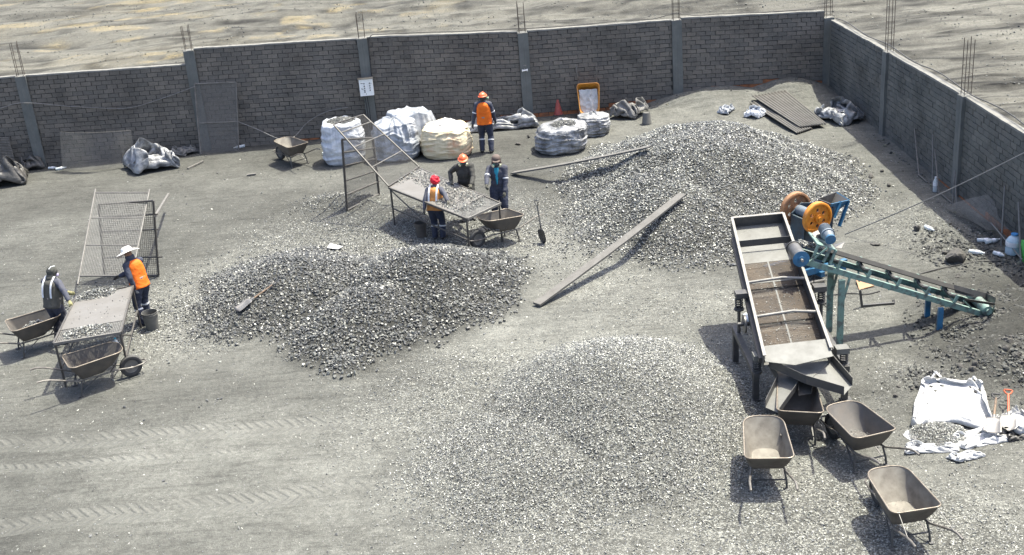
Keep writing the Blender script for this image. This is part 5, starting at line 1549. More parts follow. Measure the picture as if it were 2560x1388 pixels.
# ================================================================== SHOVELS
M_wood = mat('worn_wooden_handle', (0.20, 0.135, 0.085), .7, col2=(0.11, 0.08, 0.06), scale=12)
M_blade = mat('worn_shovel_blade', (0.26, 0.25, 0.235), .42, .5, col2=(0.15, 0.14, 0.13), scale=6, dust=.3)
M_red = mat('orange_red_plastic', (0.52, 0.13, 0.06), .45, scale=5)
def shovel(label, square=True, hm=None, gm=None, L=.66, bm_=None):
    """lies along +x: grip at x=0, blade tip at the far end, blade concave up"""
    root = thing('shovel', label, 'shovel')
    mb = MB(); mb.tube([(.11, 0, .03), (.3, 0, .03), (L, 0, .035)], .0165, 8); mb.build('shaft', hm or M_wood, root, True)
    mb = MB(); mb.tube([(.12, 0, .03), (.09, -.035, .03), (.02, -.062, .03), (0, -.055, .03), (0, .055, .03), (.02, .062, .03), (.09, .035, .03)], .0125, 8, closed=True); mb.build('grip', gm or M_dsteel, root, True)
    nu, nv = 9, 8; V = []
    bl = .33
    for j in range(nv + 1):
        t = j / nv
        w = .125 * (.86 + .14 * t) if square else .125 * (.92 + .08 * math.sin(PI * t)) * (1 if t < .55 else math.sqrt(max(0, 1 - ((t - .55) / .46) ** 2)) + .03)
        if t == 0: w *= .62
        for i in range(nu + 1):
            s = i / nu * 2 - 1
            V.append((L - .02 + bl * t, w * s, .012 + .035 * abs(s) ** 3 * (1 if square else .7) * min(1, t * 4 + .2) + .028 * (1 - t) ** 2 + (.020 * (1 - s * s) if t < .3 else 0) * (1 - t / .3)))
    F = [(j * (nu + 1) + i, j * (nu + 1) + i + 1, (j + 1) * (nu + 1) + i + 1, (j + 1) * (nu + 1) + i) for j in range(nv) for i in range(nu)]
    me = bpy.data.meshes.new('blade'); me.from_pydata(V, [], F); me.materials.append(bm_ or M_blade); me.polygons.foreach_set('use_smooth', [True] * len(F))
    o = bpy.data.objects.new('blade', me); link(o, root); so = o.modifiers.new('thickness', 'SOLIDIFY'); so.thickness = .004
    mb = MB(); mb.tube([(L - .10, 0, .037), (L + .02, 0, .04), (L + .13, 0, .022)], [.021, .019, .006], 8); mb.build('socket', bm_ or M_blade, root, True)
    return root
def lay(root, grip, tip, zg=.0, zt=.0, roll=0.0):
    a, b = G(*grip), G(*tip); a.z += zg; b.z += zt
    d = (b - a).normalized()
    up = Vector((0, 0, 1)); y = up.cross(d).normalized(); z = d.cross(y)
    Mx = Matrix((d, y, z)).transposed()
    Mx = Mx @ Matrix.Rotation(roll, 3, 'X')
    root.rotation_euler = Mx.to_euler(); root.location = a
    return root
lay(shovel('square shovel with a reddish wooden shaft lying on the dark ore heap', True, M_wood), (694, 714), (583, 795), .05, .05)
lay(shovel('square steel shovel with a metal grip lying on the small white sack at right', True, M_wood, M_dsteel), (2488, 1022), (2472, 1155), .22, .04)
lay(shovel('round shovel with an orange red grip lying beside the white bag at right', False, M_red, M_red), (2517, 1008), (2522, 1122), .20, .03)
us = shovel('dark shovel standing upright in the gravel beside the centre wheelbarrow', False, M_frame2, M_dsteel, bm_=M_dsteel)
a = G(1356, 608); us.location = a + Vector((-.04, 0.1, .96)); us.rotation_euler = Vector((.10, -.14, -1.0)).to_track_quat('X', 'Y').to_euler()
# ================================================================== PEOPLE
M_skin = mat('brown_skin', (0.23, 0.125, 0.078), .55, col2=(0.19, 0.10, 0.062), scale=9)
def cloth(name, col, col2=None): return mat(name, col, .85, col2=col2, scale=7, dust=.22, bump=.3, bscale=26, spec=.25)
M_navy = cloth('navy_work_cloth', (0.026, 0.034, 0.062), (0.045, 0.050, 0.070))
M_navy2 = cloth('faded_navy_cloth', (0.045, 0.052, 0.080), (0.065, 0.066, 0.080))
M_char = cloth('charcoal_cloth', (0.035, 0.036, 0.034), (0.055, 0.054, 0.050))
M_olive = cloth('olive_grey_vest', (0.090, 0.086, 0.070), (0.062, 0.06, 0.052))
M_hivis = mat('orange_vest', (0.80, 0.17, 0.012), .7, col2=(0.66, 0.12, 0.012), scale=6, bump=.3, bscale=26, spec=.3)
M_hivis2 = mat('faded_yellow_orange_vest', (0.62, 0.27, 0.075), .75, col2=(0.45, 0.19, 0.06), scale=6, bump=.3, bscale=26, spec=.3)
M_refl = mat('grey_reflective_tape', (0.30, 0.24, 0.20), .45, col2=(0.22, 0.18, 0.16), scale=20)
M_refl_w = mat('white_reflective_tape', (0.70, 0.71, 0.72), .4, scale=20)
M_helmet = mat('orange_red_helmet', (0.86, 0.15, 0.045), .35, col2=(0.70, 0.13, 0.05), scale=5)
M_hat = mat('white_hat_cloth', (0.66, 0.65, 0.62), .8, col2=(0.58, 0.57, 0.55), scale=8)
M_red_c = mat('red_head_cloth', (0.72, 0.012, 0.035), .75, col2=(0.48, 0.008, 0.02), scale=9, bump=.5, bscale=30)
M_teal = mat('teal_shirt', (0.02, 0.28, 0.40), .8, scale=9)
M_glove = cloth('dirty_work_glove', (0.10, 0.098, 0.075), (0.07, 0.068, 0.055))
M_glove_l = cloth('pale_grey_glove', (0.30, 0.30, 0.30), (0.2, 0.2, 0.2))
M_glove_y = cloth('dirty_yellow_glove', (0.30, 0.28, 0.13), (0.2, 0.19, 0.1))
M_boot = mat('dark_boot', (0.03, 0.028, 0.026), .6, scale=9, dust=.4)
M_mask = mat('dark_respirator_rubber', (0.045, 0.048, 0.05), .5, scale=9)
M_filter = mat('cream_filter_disc', (0.62, 0.62, 0.42), .6, scale=9)
M_fgreen = mat('green_filter_body', (0.10, 0.22, 0.15), .6, scale=9)
M_brownc = cloth('brown_cap_cloth', (0.13, 0.095, 0.080), (0.10, 0.075, 0.065))
M_hood = cloth('dark_green_grey_hood', (0.045, 0.048, 0.042), (0.065, 0.065, 0.055))
M_purple = mat('white_violet_mask', (0.50, 0.44, 0.62), .6, scale=9)
M_eye = mat('eye', (0.02, 0.015, 0.012), .2, scale=9)

def _caps(mb, pts, rs, n=12):
    """rounded tapered chain"""
    pts = [Vector(p) for p in pts]
    P, R = [], []
    d0 = (pts[0] - pts[1]).normalized(); d1 = (pts[-1] - pts[-2]).normalized()
    for k in (.98, .75, .4): P.append(pts[0] + d0 * rs[0] * k); R.append(rs[0] * math.sqrt(1 - k * k))
    P += pts; R += list(rs)
    for k in (.4, .75, .98): P.append(pts[-1] + d1 * rs[-1] * k); R.append(rs[-1] * math.sqrt(1 - k * k))
    mb.tube(P, R, n)
def remesh(mb, name, m, parent, voxel, smooth=5, wrinkle=0.0, wsc=9, seed=0, cut=None):
    me = bpy.data.meshes.new(name); me.from_pydata(mb.v, [], mb.f)
    bm = bmesh.new(); bm.from_mesh(me); bmesh.ops.recalc_face_normals(bm, faces=bm.faces); bm.to_mesh(me); bm.free()
    o = bpy.data.objects.new(name, me); COL.objects.link(o)
    r = o.modifiers.new('r', 'REMESH'); r.mode = 'VOXEL'; r.voxel_size = voxel
    if smooth: s = o.modifiers.new('s', 'SMOOTH'); s.iterations = smooth; s.factor = .5
    dg = bpy.context.evaluated_depsgraph_get()
    new = bpy.data.meshes.new_from_object(o.evaluated_get(dg))
    bpy.data.objects.remove(o); bpy.data.meshes.remove(me)
    n = len(new.vertices); co = np.empty(n * 3); new.vertices.foreach_get('co', co); co = co.reshape(-1, 3)
    if wrinkle:
        no = np.empty(n * 3); new.vertex_normals.foreach_get('vector', no) ; no = no.reshape(-1, 3)
        w = ridged(co[:, 0] * wsc + co[:, 2] * wsc * .45 + seed, co[:, 2] * wsc * 1.3 - co[:, 1] * wsc, 500 + seed, 3) - .55
        co = co + no * (w * wrinkle)[:, None]
        new.vertices.foreach_set('co', co.ravel())
    new.materials.clear(); new.materials.append(m)
    new.polygons.foreach_set('use_smooth', [True] * len(new.polygons))
    new.name = name
    o = bpy.data.objects.new(name, new); return link(o, parent)

def ik(a, b, l1, l2, hint):
    """middle joint between a and b for two limb lengths, bent towards hint"""
    d = b - a; L = min(d.length, (l1 + l2) * .995); u = d.normalized(); b = a + u * L
    x = (l1 * l1 - l2 * l2 + L * L) / (2 * L); h = math.sqrt(max(0, l1 * l1 - x * x))
    p = hint - u * hint.dot(u); p.normalize()
    return a + u * x + p * h, b

def hand(mb, wrist, d, palm_n, side, h, g=0.0, curl=.5):
    """palm and five separate fingers. d: hand direction, palm_n: palm normal, side: thumb side"""
    d = d.normalized(); n = (palm_n - d * palm_n.dot(d)).normalized(); s = d.cross(n) * side
    k = h / 1.7
    pw = wrist + d * .045 * k
    _caps(mb, [wrist - d * .012 * k, wrist + d * .085 * k], [.026 * k + g, .030 * k + g], 10)
    for t in (-1, 1): _caps(mb, [wrist + d * .02 * k + s * t * .012 * k, wrist + d * .082 * k + s * t * .026 * k], [.017 * k + g, .014 * k + g], 8)
    for i, (off, ln) in enumerate(((.030, .066), (.011, .075), (-.009, .070), (-.028, .055))):
        p = wrist + d * .085 * k + s * off * k
        c1, c2 = curl * .7, curl * 1.5
        f1 = d * math.cos(c1) + n * math.sin(c1); f2 = d * math.cos(c2) + n * math.sin(c2); f3 = d * math.cos(c2 * 1.35) + n * math.sin(c2 * 1.35)
        _caps(mb, [p - d * .02 * k, p + f1 * ln * .45 * k, p + (f1 * .45 + f2 * .32) * ln * k, p + (f1 * .45 + f2 * .32 + f3 * .25) * ln * k], [.0105 * k + g, .0098 * k + g, .0090 * k + g, .0078 * k + g], 8)
    p = wrist + d * .028 * k + s * .026 * k
    t1 = (d * .62 + s * .62 + n * .45).normalized(); t2 = (d * .85 + s * .15 + n * .5).normalized()
    _caps(mb, [p - s * .012 * k, p + t1 * .034 * k, p + t1 * .034 * k + t2 * .032 * k], [.0135 * k + g, .0115 * k + g, .0095 * k + g], 8)

def person(label, feet, yaw, h=1.66, lean=.0, side=.0, twist=.0, hands=None, elbow=None, head=(0, 0), feet_off=None, crouch=0.0, top=None, legs=None, glove=None,
           vest=None, vest_tape=None, hat='helmet', mask=None, sleeve_tape=None, shin_tape=None, shirt=None, curl=(.55, .55), z0=None, one_piece=False, slim=1.0):
    """local frame: +y is where the person faces, +x their right hand side, origin on the ground"""
    k = h / 1.7
    zg = h1(feet.x, feet.y) if z0 is None else z0
    V3 = Vector
    fo = feet_off or (V3((-.11, -.02, 0)), V3((.11, .04, 0)))
    hipc = V3((0, 0, (.515 - crouch) * h)) + V3((0, -lean * .12, 0))
    def up(p):  # lean forward about the hips, then side bend
        R = Matrix.Rotation(-lean, 3, 'X') @ Matrix.Rotation(side, 3, 'Y') @ Matrix.Rotation(twist, 3, 'Z')
        return hipc + R @ (p * 1.0)
    chest = up(V3((0, .01, .20 * h))); neck = up(V3((0, -.005, .325 * h))); belly = up(V3((0, .015, .09 * h)))
    shoL, shoR = up(V3((-.101 * h * slim, -.005, .283 * h))), up(V3((.101 * h * slim, -.005, .283 * h)))
    hR = Matrix.Rotation(twist + head[0], 3, 'Z') @ Matrix.Rotation(-lean * .6 - head[1], 3, 'X')
    headc = neck + hR @ V3((0, .022, .073 * h))
    hips = [hipc + V3((s * .052 * h, 0, -.01 * h)) for s in (-1, 1)]
    ank = [V3((f.x, f.y, .048 * h + f.z)) for f in fo]
    knees = []
    for i in (0, 1):
        kn, an = ik(hips[i], ank[i], .245 * h, .235 * h, V3(((-.12, .12)[i], 1, 0))); knees.append(kn); ank[i] = an
    hd_t = hands or (V3((-.20, .06, .47 * h)), V3((.20, .06, .47 * h)))
    el = elbow or (V3((-.5, -.8, -.2)), V3((.5, -.8, -.2)))
    elb, wri = [], []
    for i, sh in enumerate((shoL, shoR)):
        e, w = ik(sh, V3(hd_t[i]), .168 * h, .150 * h, el[i]); elb.append(e); wri.append(w)
    root_loc = V3((feet.x, feet.y, zg))
    # ---- body: one continuous surface with head, face, hands and feet
    mb = MB()
    mb.ball(hipc + V3((0, 0, .01 * h)), (.098 * h * slim, .068 * h, .075 * h), 14, 9); mb.ball(belly, (.086 * h * slim, .062 * h, .09 * h), 14, 9); mb.ball(chest, (.098 * h * slim, .066 * h, .115 * h), 14, 9)
    _caps(mb, [shoL, shoR], [.042 * h, .042 * h], 12)
    _caps(mb, [up(V3((0, -.005, .28 * h))), neck + (headc - neck) * .5], [.042 * h, .034 * h], 12)
    def hp(x, y, z): return headc + hR @ V3((x * k, y * k, z * k))
    hm = MB(); 
    mb.ball(hp(0, -.008, .018), (.074 * k, .092 * k, .094 * k), 16, 11); _caps(mb, [hp(0, .02, -.03), hp(0, .048, -.085)], [.062 * k, .036 * k], 12)
    _caps(mb, [hp(0, .078, .012), hp(0, .103, -.022)], [.010 * k, .016 * k], 8)              # nose
    _caps(mb, [hp(-.034, .074, .028), hp(.034, .074, .028)], [.012 * k, .012 * k], 8)         # brow
    _caps(mb, [hp(-.020, .080, -.058), hp(.020, .080, -.058)], [.009 * k, .009 * k], 8)       # mouth
    for s in (-1, 1): _caps(mb, [hp(s * .078, -.01, .018), hp(s * .076, -.008, -.03)], [.015 * k, .011 * k], 8)
    for i in (0, 1):
        _caps(mb, [hips[i], hips[i].lerp(knees[i], .5), knees[i]], [.062 * h, .052 * h, .034 * h], 12)
        _caps(mb, [knees[i], knees[i].lerp(ank[i], .35), ank[i]], [.034 * h, .035 * h, .021 * h], 12)
        fd = V3(((-.16, .16)[i], 1, 0)).normalized()
        _caps(mb, [ank[i] + V3((0, 0, -.022 * h)) - fd * .02 * h, ank[i] + V3((0, 0, -.03 * h)) + fd * .10 * h], [.024 * h, .017 * h], 10)
        _caps(mb, [(shoL, shoR)[i], elb[i]], [.034 * h, .025 * h], 12); _caps(mb, [elb[i], wri[i]], [.025 * h, .017 * h], 12)
        dr = (wri[i] - elb[i]).normalized(); pn = V3(((1, -1)[i] * .8, .25, -.35))
        hand(mb, wri[i], dr, pn, (-1, 1)[i], h, 0, curl[i])
    body = remesh(mb, 'person', M_skin, None, .0085, 2)
    tag(body, label, 'person')
    body.location = root_loc; body.rotation_euler = (0, 0, yaw)
    for s in (-1, 1):
        e = MB(); e.ball(hp(s * .031, .077, .012), .010 * k, 8, 6); e.build('eye', M_eye, body, True)
    # ---- clothes
    mb = MB(); sd = int(feet.x * 13) % 97
    mb.ball(hipc + V3((0, 0, .025 * h)), (.110 * h * slim, .080 * h, .085 * h), 14, 9); mb.ball(belly, (.104 * h * slim, .079 * h, .095 * h), 14, 9); mb.ball(chest, (.112 * h * slim, .080 * h, .118 * h), 14, 9)
    _caps(mb, [shoL, up(V3((0, 0, .292 * h))), shoR], [.046 * h, .054 * h, .046 * h], 12); _caps(mb, [up(V3((0, 0, .27 * h))), up(V3((0, 0, .328 * h)))], [.062 * h, .041 * h], 12)
    for i in (0, 1):
        _caps(mb, [(shoL, shoR)[i], (shoL, shoR)[i].lerp(elb[i], .5), elb[i]], [.045 * h, .039 * h, .035 * h], 12); _caps(mb, [elb[i], elb[i].lerp(wri[i], .92)], [.034 * h, .027 * h], 12)
    remesh(mb, 'jacket', top or M_navy, body, .012, 3, .020, 8, sd)
    mb = MB(); mb.ball(hipc + V3((0, 0, .0)), (.108 * h * slim, .079 * h, .072 * h), 14, 9)
    for i in (0, 1):
        _caps(mb, [hips[i], hips[i].lerp(knees[i], .5), knees[i]], [.074 * h, .063 * h, .050 * h], 12)
        _caps(mb, [knees[i], knees[i].lerp(ank[i], .5), ank[i] + V3((0, 0, -.004))], [.048 * h, .046 * h, .041 * h], 12)
    remesh(mb, 'trousers', legs or M_navy, body, .012, 3, .022, 8, sd + 3)
    for i in (0, 1):
        fd = V3(((-.16, .16)[i], 1, 0)).normalized(); a = ank[i]
        mb = MB(); _caps(mb, [a + V3((0, 0, .01)), a + V3((0, 0, -.018 * h))], [.034 * h, .032 * h], 10); _caps(mb, [a + V3((0, 0, -.021 * h)) - fd * .022 * h, a + V3((0, 0, -.026 * h)) + fd * .05 * h, a + V3((0, 0, -.028 * h)) + fd * .118 * h], [.029 * h, .027 * h, .020 * h], 12)
        remesh(mb, 'boot', M_boot, body, .01, 2)
        mb = MB(); dr = (wri[i] - elb[i]).normalized(); pn = V3(((1, -1)[i] * .8, .25, -.35))
        hand(mb, wri[i], dr, pn, (-1, 1)[i], h, .0035, curl[i]); _caps(mb, [wri[i] - dr * .05, wri[i]], [.024 * h, .021 * h], 10)
        remesh(mb, 'glove', (glove or (M_glove, M_glove))[i], body, .0065, 1)
    def band(path, r, w, nm, m_, flat=None):
        a, b = path; d = (b - a).normalized(); c = a
        mb = MB(); mb.tube([c - d * w / 2, c - d * w * .46, c + d * w * .46, c + d * w / 2], [r * .97, r, r, r * .97], 18); mb.build(nm, m_, body, True)
    if sleeve_tape:
        for i in (0, 1):
            s_ = (shoL, shoR)[i]; band((s_.lerp(elb[i], .80), elb[i]), .0405 * h, .028, 'sleeve_tape', sleeve_tape)
    if shin_tape:
        for i in (0, 1): band((knees[i].lerp(ank[i], .30), ank[i]), .0525 * h, .032, 'shin_tape', shin_tape)
    if vest:
        mb = MB()
        nv = 32; rings = []
        for zz, w_, d_, yo in ((-.035, .124, .098, .006), (.0, .1225, .097, .008), (.06, .119, .096, .012), (.12, .118, .096, .012), (.18, .118, .096, .010), (.225, .113, .094, .006), (.255, .104, .090, .0), (.285, .092, .080, -.004), (.308, .074, .064, -.004), (.322, .054, .052, -.002)):
            ring_ = []
            for a in np.linspace(0, 2 * PI, nv, endpoint=False):
                c_, s_ = math.cos(a), math.sin(a); q_ = 1 / (abs(c_) ** 2.6 + abs(s_) ** 2.6) ** (1 / 2.6)
                ring_.append(up(V3((w_ * h * slim * q_ * c_, yo + d_ * h * q_ * s_, zz * h))))
            rings.append(ring_)
        mb.loft(rings)
        vb = remesh(mb, 'vest', vest, body, .012, 3, .016, 7, sd + 5)
        def ring(t, m_, w=.045):
            zz = t * h; c = up(V3((0, .012, zz))); R = Matrix.Rotation(-lean, 3, 'X') @ Matrix.Rotation(side, 3, 'Y') @ Matrix.Rotation(twist, 3, 'Z')
            rx, ry = np.interp(t, [0, .06, .12, .2], [.1215, .1205, .119, .118]) * h * slim, np.interp(t, [0, .06, .12, .2], [.094, .0965, .0965, .0965]) * h
            mb = MB(); mb.loft([[c + R @ V3((rx * q * math.cos(a), ry * q * math.sin(a), dz)) for a in np.linspace(0, 2 * PI, 28, endpoint=False)] for q, dz in ((.98, -w / 2), (1.004, -w / 2 + .004), (1.004, w / 2 - .004), (.98, w / 2))]); mb.build('reflective_tape', m_, vb, True)
        for t in (.03, .085): ring(t, vest_tape or M_refl)
        R = Matrix.Rotation(-lean, 3, 'X') @ Matrix.Rotation(side, 3, 'Y') @ Matrix.Rotation(twist, 3, 'Z')
        if vest_tape is M_refl_w or vest is M_olive:
            for s in (-1, 1):
                mb = MB()
                pts = [up(V3((s * .062 * h, y * h, z * h))) for y, z in ((-.098, .10), (-.101, .17), (-.094, .24), (-.072, .295), (-.02, .357), (.045, .315), (.085, .26), (.103, .2), (.106, .1))]
                x = R @ V3((.022, 0, 0)); mb.loft([[p - x, p + x, p + x * .9 + R @ V3((0, 0, .004)), p - x * .9 + R @ V3((0, 0, .004))] for p in pts]); mb.build('reflective_tape', M_refl_w, vb, True)
    if shirt:
        mb = MB()
        R = Matrix.Rotation(-lean, 3, 'X') @ Matrix.Rotation(twist, 3, 'Z')
        pts = [(up(V3((0, y * h, z * h))), w) for z, y, w in ((.31, .055, .055), (.27, .079, .05), (.20, .089, .034), (.13, .096, .022), (.09, .097, .008))]
        mb.loft([[p + R @ V3((-w, -.01, 0)), p + R @ V3((0, .006, 0)), p + R @ V3((w, -.01, 0)), p + R @ V3((0, -.04, 0))] for p, w in pts]); mb.build('shirt_front', shirt, body, True)
    # ---- headgear
    if hat == 'helmet':
        mb = MB(); rings = []
        for i in range(9):
            t = i / 8 * PI / 2; rings.append([hp(.100 * math.cos(t) * math.cos(a), -.008 + .120 * math.cos(t) * math.sin(a), .045 + .088 * math.sin(t)) for a in np.linspace(0, 2 * PI, 28, endpoint=False)] if i < 8 else [hp(.012 * math.cos(a), -.008 + .012 * math.sin(a), .134) for a in np.linspace(0, 2 * PI, 28, endpoint=False)])
        br = [[hp(q * .106 * math.cos(a), -.008 + q * (.126 + (.045 if math.sin(a) > 0 else 0) * max(0, math.sin(a)) ** 2) * math.sin(a), z) for a in np.linspace(0, 2 * PI, 28, endpoint=False)] for q, z in ((.86, .030), (1.12, .026), (1.12, .034))]
        mb.loft(br + rings); hel = mb.build('hard_hat', M_helmet, body, True)
        mb = MB(); mb.tube([hp(0, -.12, .075), hp(0, -.07, .128), hp(0, 0, .142), hp(0, .06, .126), hp(0, .105, .075)], .011, 8); mb.build('hat_ridge', M_helmet, hel, True)
        mb = MB(); mb.ball(hp(0, -.03, -.03), (.080 * k, .082 * k, .085 * k), 14, 9); remesh(mb, 'hood', M_char, body, .01, 2, .008, 14, sd)
    elif hat == 'sunhat':
        mb = MB(); rings = []
        for r, z in ((.05, .012), (.09, .022), (.112, .026), (.20, .006), (.245, -.012), (.246, -.006), (.20, .014), (.118, .036), (.106, .075), (.09, .112), (.055, .126), (.005, .128)):
            rings.append([hp(r * math.cos(a), -.005 + r * 1.08 * math.sin(a), .055 + z + (.022 * math.sin(2 * a + .6) + .014 * math.sin(3 * a)) * min(1, max(0, r - .11) / .1)) for a in np.linspace(0, 2 * PI, 36, endpoint=False)])
        mb.loft(rings); mb.build('sun_hat', M_hat, body, True, 60)
        mb = MB(); mb.ball(hp(0, .0, -.055), (.095 * k, .10 * k, .07 * k), 14, 9); _caps(mb, [hp(-.05, .03, -.13), hp(.05, .03, -.13)], [.07 * k, .07 * k]); _caps(mb, [hp(-.03, .09, -.17), hp(-.04, .12, -.26)], [.05 * k, .03 * k]); remesh(mb, 'neck_scarf', M_navy2, body, .011, 2, .02, 12, sd)
    elif hat == 'cap':
        mb = MB(); rings = []
        for r, z in ((.098, .035), (.104, .05), (.102, .085), (.085, .118), (.05, .136), (.004, .14)): rings.append([hp(r * .95 * math.cos(a), -.01 + r * 1.12 * math.sin(a), z) for a in np.linspace(0, 2 * PI, 28, endpoint=False)])
        mb.loft(rings); c_ = mb.build('cap', M_brownc, body, True, 60)
        mb = MB(); mb.loft([[hp(x, y, z + dz) for x, y, z in ((-.08, .07, .045), (-.085, .12, .04), (-.045, .168, .036), (.045, .168, .036), (.085, .12, .04), (.08, .07, .045))] for dz in (0, .008)]); mb.build('peak', M_brownc, c_)
        mb = MB(); mb.slab([hp(-.095, .03, .05), hp(.095, .03, .05), hp(.10, -.10, .04), hp(.13, -.10, -.13), hp(-.13, -.10, -.13), hp(-.10, -.10, .04)], .008); _caps(mb, [hp(-.07, -.08, .03), hp(-.085, -.07, -.12)], [.03, .035]); _caps(mb, [hp(.07, -.08, .03), hp(.085, -.07, -.12)], [.03, .035]); _caps(mb, [hp(0, -.1, .03), hp(0, -.095, -.13)], [.04, .05]); remesh(mb, 'neck_flap', M_brownc, body, .01, 2, .01, 12, sd)
    elif hat == 'turban':
        mb = MB(); mb.ball(hp(0, -.02, .035), (.108 * k, .122 * k, .108 * k), 16, 11)
        rr = random.Random(4)
        for i in range(26):
            a = rr.uniform(0, 6.28); e = rr.uniform(-.5, 1.4); mb.ball(hp(.095 * math.cos(e) * math.cos(a), -.02 + .108 * math.cos(e) * math.sin(a), .04 + .098 * math.sin(e)), rr.uniform(.028, .042), 8, 6)
        remesh(mb, 'head_wrap', M_red_c, body, .009, 5, .014, 16, sd)
    elif hat == 'hood':
        mb = MB(); mb.ball(hp(0, -.018, .03), (.102 * k, .118 * k, .112 * k), 16, 11); _caps(mb, [hp(0, -.03, -.05), hp(0, -.035, -.13)], [.085 * k, .095 * k])
        hd_ = remesh(mb, 'hood', M_hood, body, .01, 2, .022, 13, sd)
        mb = MB(); mb.tube([hp(.02, -.125, .07), hp(.03, -.08, .125), hp(.04, 0, .142)], .009, 6); mb.build('pale_strap', M_refl_w, hd_, True)
    if mask == 'respirator':
        mb = MB(); _caps(mb, [hp(0, .085, .0), hp(0, .105, -.045), hp(0, .085, -.085)], [.034 * k, .045 * k, .034 * k], 12); r_ = remesh(mb, 'respirator', M_mask, body, .008, 2)
        for s in (-1, 1):
            a, b = hp(s * .045, .095, -.045), hp(s * .082, .128, -.058); mb = MB(); mb.tube([a, b], .033 * k, 16); mb.build('filter_body', M_fgreen if s > 0 else M_mask, r_, True)
            mb = MB(); mb.tube([b, b + (b - a).normalized() * .014, b + (b - a).normalized() * .018], [.040 * k, .040 * k, .034 * k], 18); mb.build('filter_disc', M_filter, r_, True)
        mb = MB(); mb.tube([hp(.05, .07, -.02), hp(.085, -.02, .0), hp(.05, -.10, .01), hp(-.05, -.10, .01), hp(-.085, -.02, .0), hp(-.05, .07, -.02)], .006, 6); mb.build('head_strap', M_mask, r_, True)
    elif mask == 'violet':
        mb = MB(); _caps(mb, [hp(-.05, .07, -.035), hp(0, .10, -.04), hp(.05, .07, -.035)], [.04 * k, .045 * k, .04 * k], 12); remesh(mb, 'face_mask', M_purple, body, .009, 2)
    return body

def to_local(p, feet, yaw, zg):
    d = Vector(p) - Vector((feet.x, feet.y, zg)); return Matrix.Rotation(-yaw, 3, 'Z') @ d
def face(a, b): return math.atan2(-(b.x - a.x), b.y - a.y)      # yaw that turns +y from a towards b

# 1 standing at the back wall, seen from behind
f = G(1218, 381)
person('worker in an orange helmet and orange vest standing with back turned near the wall', f, -.12, 1.70, hands=(Vector((-.33, -.05, .80)), Vector((.27, .16, .86))), feet_off=(Vector((-.13, .02, 0)), Vector((.13, -.06, 0))),
       top=M_navy2, legs=M_navy, vest=M_hivis, vest_tape=M_refl, hat='helmet', sleeve_tape=M_refl_w, shin_tape=M_refl_w, head=(-.35, .0), mask='respirator', glove=(M_char, M_char))
# 2 orange helmet and respirator behind the table
tb = CBb.lerp(CCc, .42); f = Vector((tb.x + .02, tb.y + .42, 0)); zg = h1(f.x, f.y)
yw = face(f, Vector((-.9, 0, 0)))
hl, hr_ = W(1178, 462, cz + .08), W(1128, 452, cz + .10)
person('worker in an orange helmet and respirator leaning on the far edge of the centre table', f, yw, 1.66, lean=.28, hands=(to_local(hr_, f, yw, zg) if False else to_local(hl, f, yw, zg), to_local(hr_, f, yw, zg)), elbow=(Vector((-.5, -.5, -.5)), Vector((.5, -.5, -.5))),
       top=M_char, legs=M_char, hat='helmet', mask='respirator', glove=(M_glove, M_glove), head=(.0, .05))
# 3 cap, navy jacket, teal shirt
f = W(1254, 556, .05); zg = h1(f.x, f.y); yw = face(f, Vector((-3.2, 5, 0))) 
hr_ = W(1213, 482, cz + .10)
person('worker in a brown cap and navy jacket over a teal shirt at the centre table', f, yw, 1.68, lean=.05, hands=(to_local(W(1262, 487, .80), f, yw, zg), to_local(hr_, f, yw, zg)), elbow=(Vector((-.8, -.5, .0)), Vector((.7, -.6, 0))),
       top=M_navy2, legs=M_navy, hat='cap', mask='respirator', shirt=M_teal, sleeve_tape=M_refl_w, glove=(M_glove, M_glove), head=(.15, .12), feet_off=(Vector((-.12, 0, 0)), Vector((.12, 0, 0))))
# 4 red head wrap, back to the viewer
f = W(1096, 592, .05); zg = h1(f.x, f.y); yw = -.30
person('worker with a bright red head wrap and faded orange vest, back to the viewer', f, yw, 1.46, lean=.28, hands=(to_local(W(1056, 545, .62), f, yw, zg), to_local(W(1122, 508, .98), f, yw, zg)), elbow=(Vector((-.7, -.6, 0)), Vector((.9, -.2, -.2))),
       top=M_navy2, legs=M_navy, vest=M_hivis2, vest_tape=M_refl_w, hat='turban', shin_tape=M_refl_w, glove=(M_char, M_glove), feet_off=(Vector((-.08, .0, 0)), Vector((.10, .03, 0))), head=(.0, .25))
# 5 olive vest and dark hood, left of the left table
f = W(158, 850, .04); zg = h1(f.x, f.y); yw = face(f, W(245, 800, .0))
person('worker in a dark hood, white violet mask and olive vest at the left table', f, yw, 1.56, lean=.22, hands=(to_local(W(186, 738, .98), f, yw, zg), to_local(W(172, 752, .98), f, yw, zg)), elbow=(Vector((-.7, -.6, .2)), Vector((.9, -.5, .1))),
       top=M_navy2, legs=M_navy2, vest=M_olive, vest_tape=M_refl, hat='hood', mask='violet', glove=(M_glove_y, M_glove_y), head=(-.1, .25), feet_off=(Vector((-.12, .0, 0)), Vector((.12, -.05, 0))))
# 6 white sun hat and orange vest, right of the left table
f = W(368, 802, .03); zg = h1(f.x, f.y); yw = face(f, W(250, 700, 0)) + .25
person('worker in a wide white sun hat and orange vest beside the left sorting table', f, yw, 1.58, lean=.22, hands=(to_local(W(338, 722, .80), f, yw, zg), to_local(W(300, 690, 1.02), f, yw, zg)), elbow=(Vector((-.6, -.6, .2)), Vector((.7, -.7, .1))),
       top=M_navy, legs=M_navy, vest=M_hivis, hat='sunhat', shin_tape=M_refl_w, glove=(M_glove_l, M_char), head=(.15, .30), feet_off=(Vector((-.13, -.10, 0)), Vector((.12, .14, 0))), slim=.95)
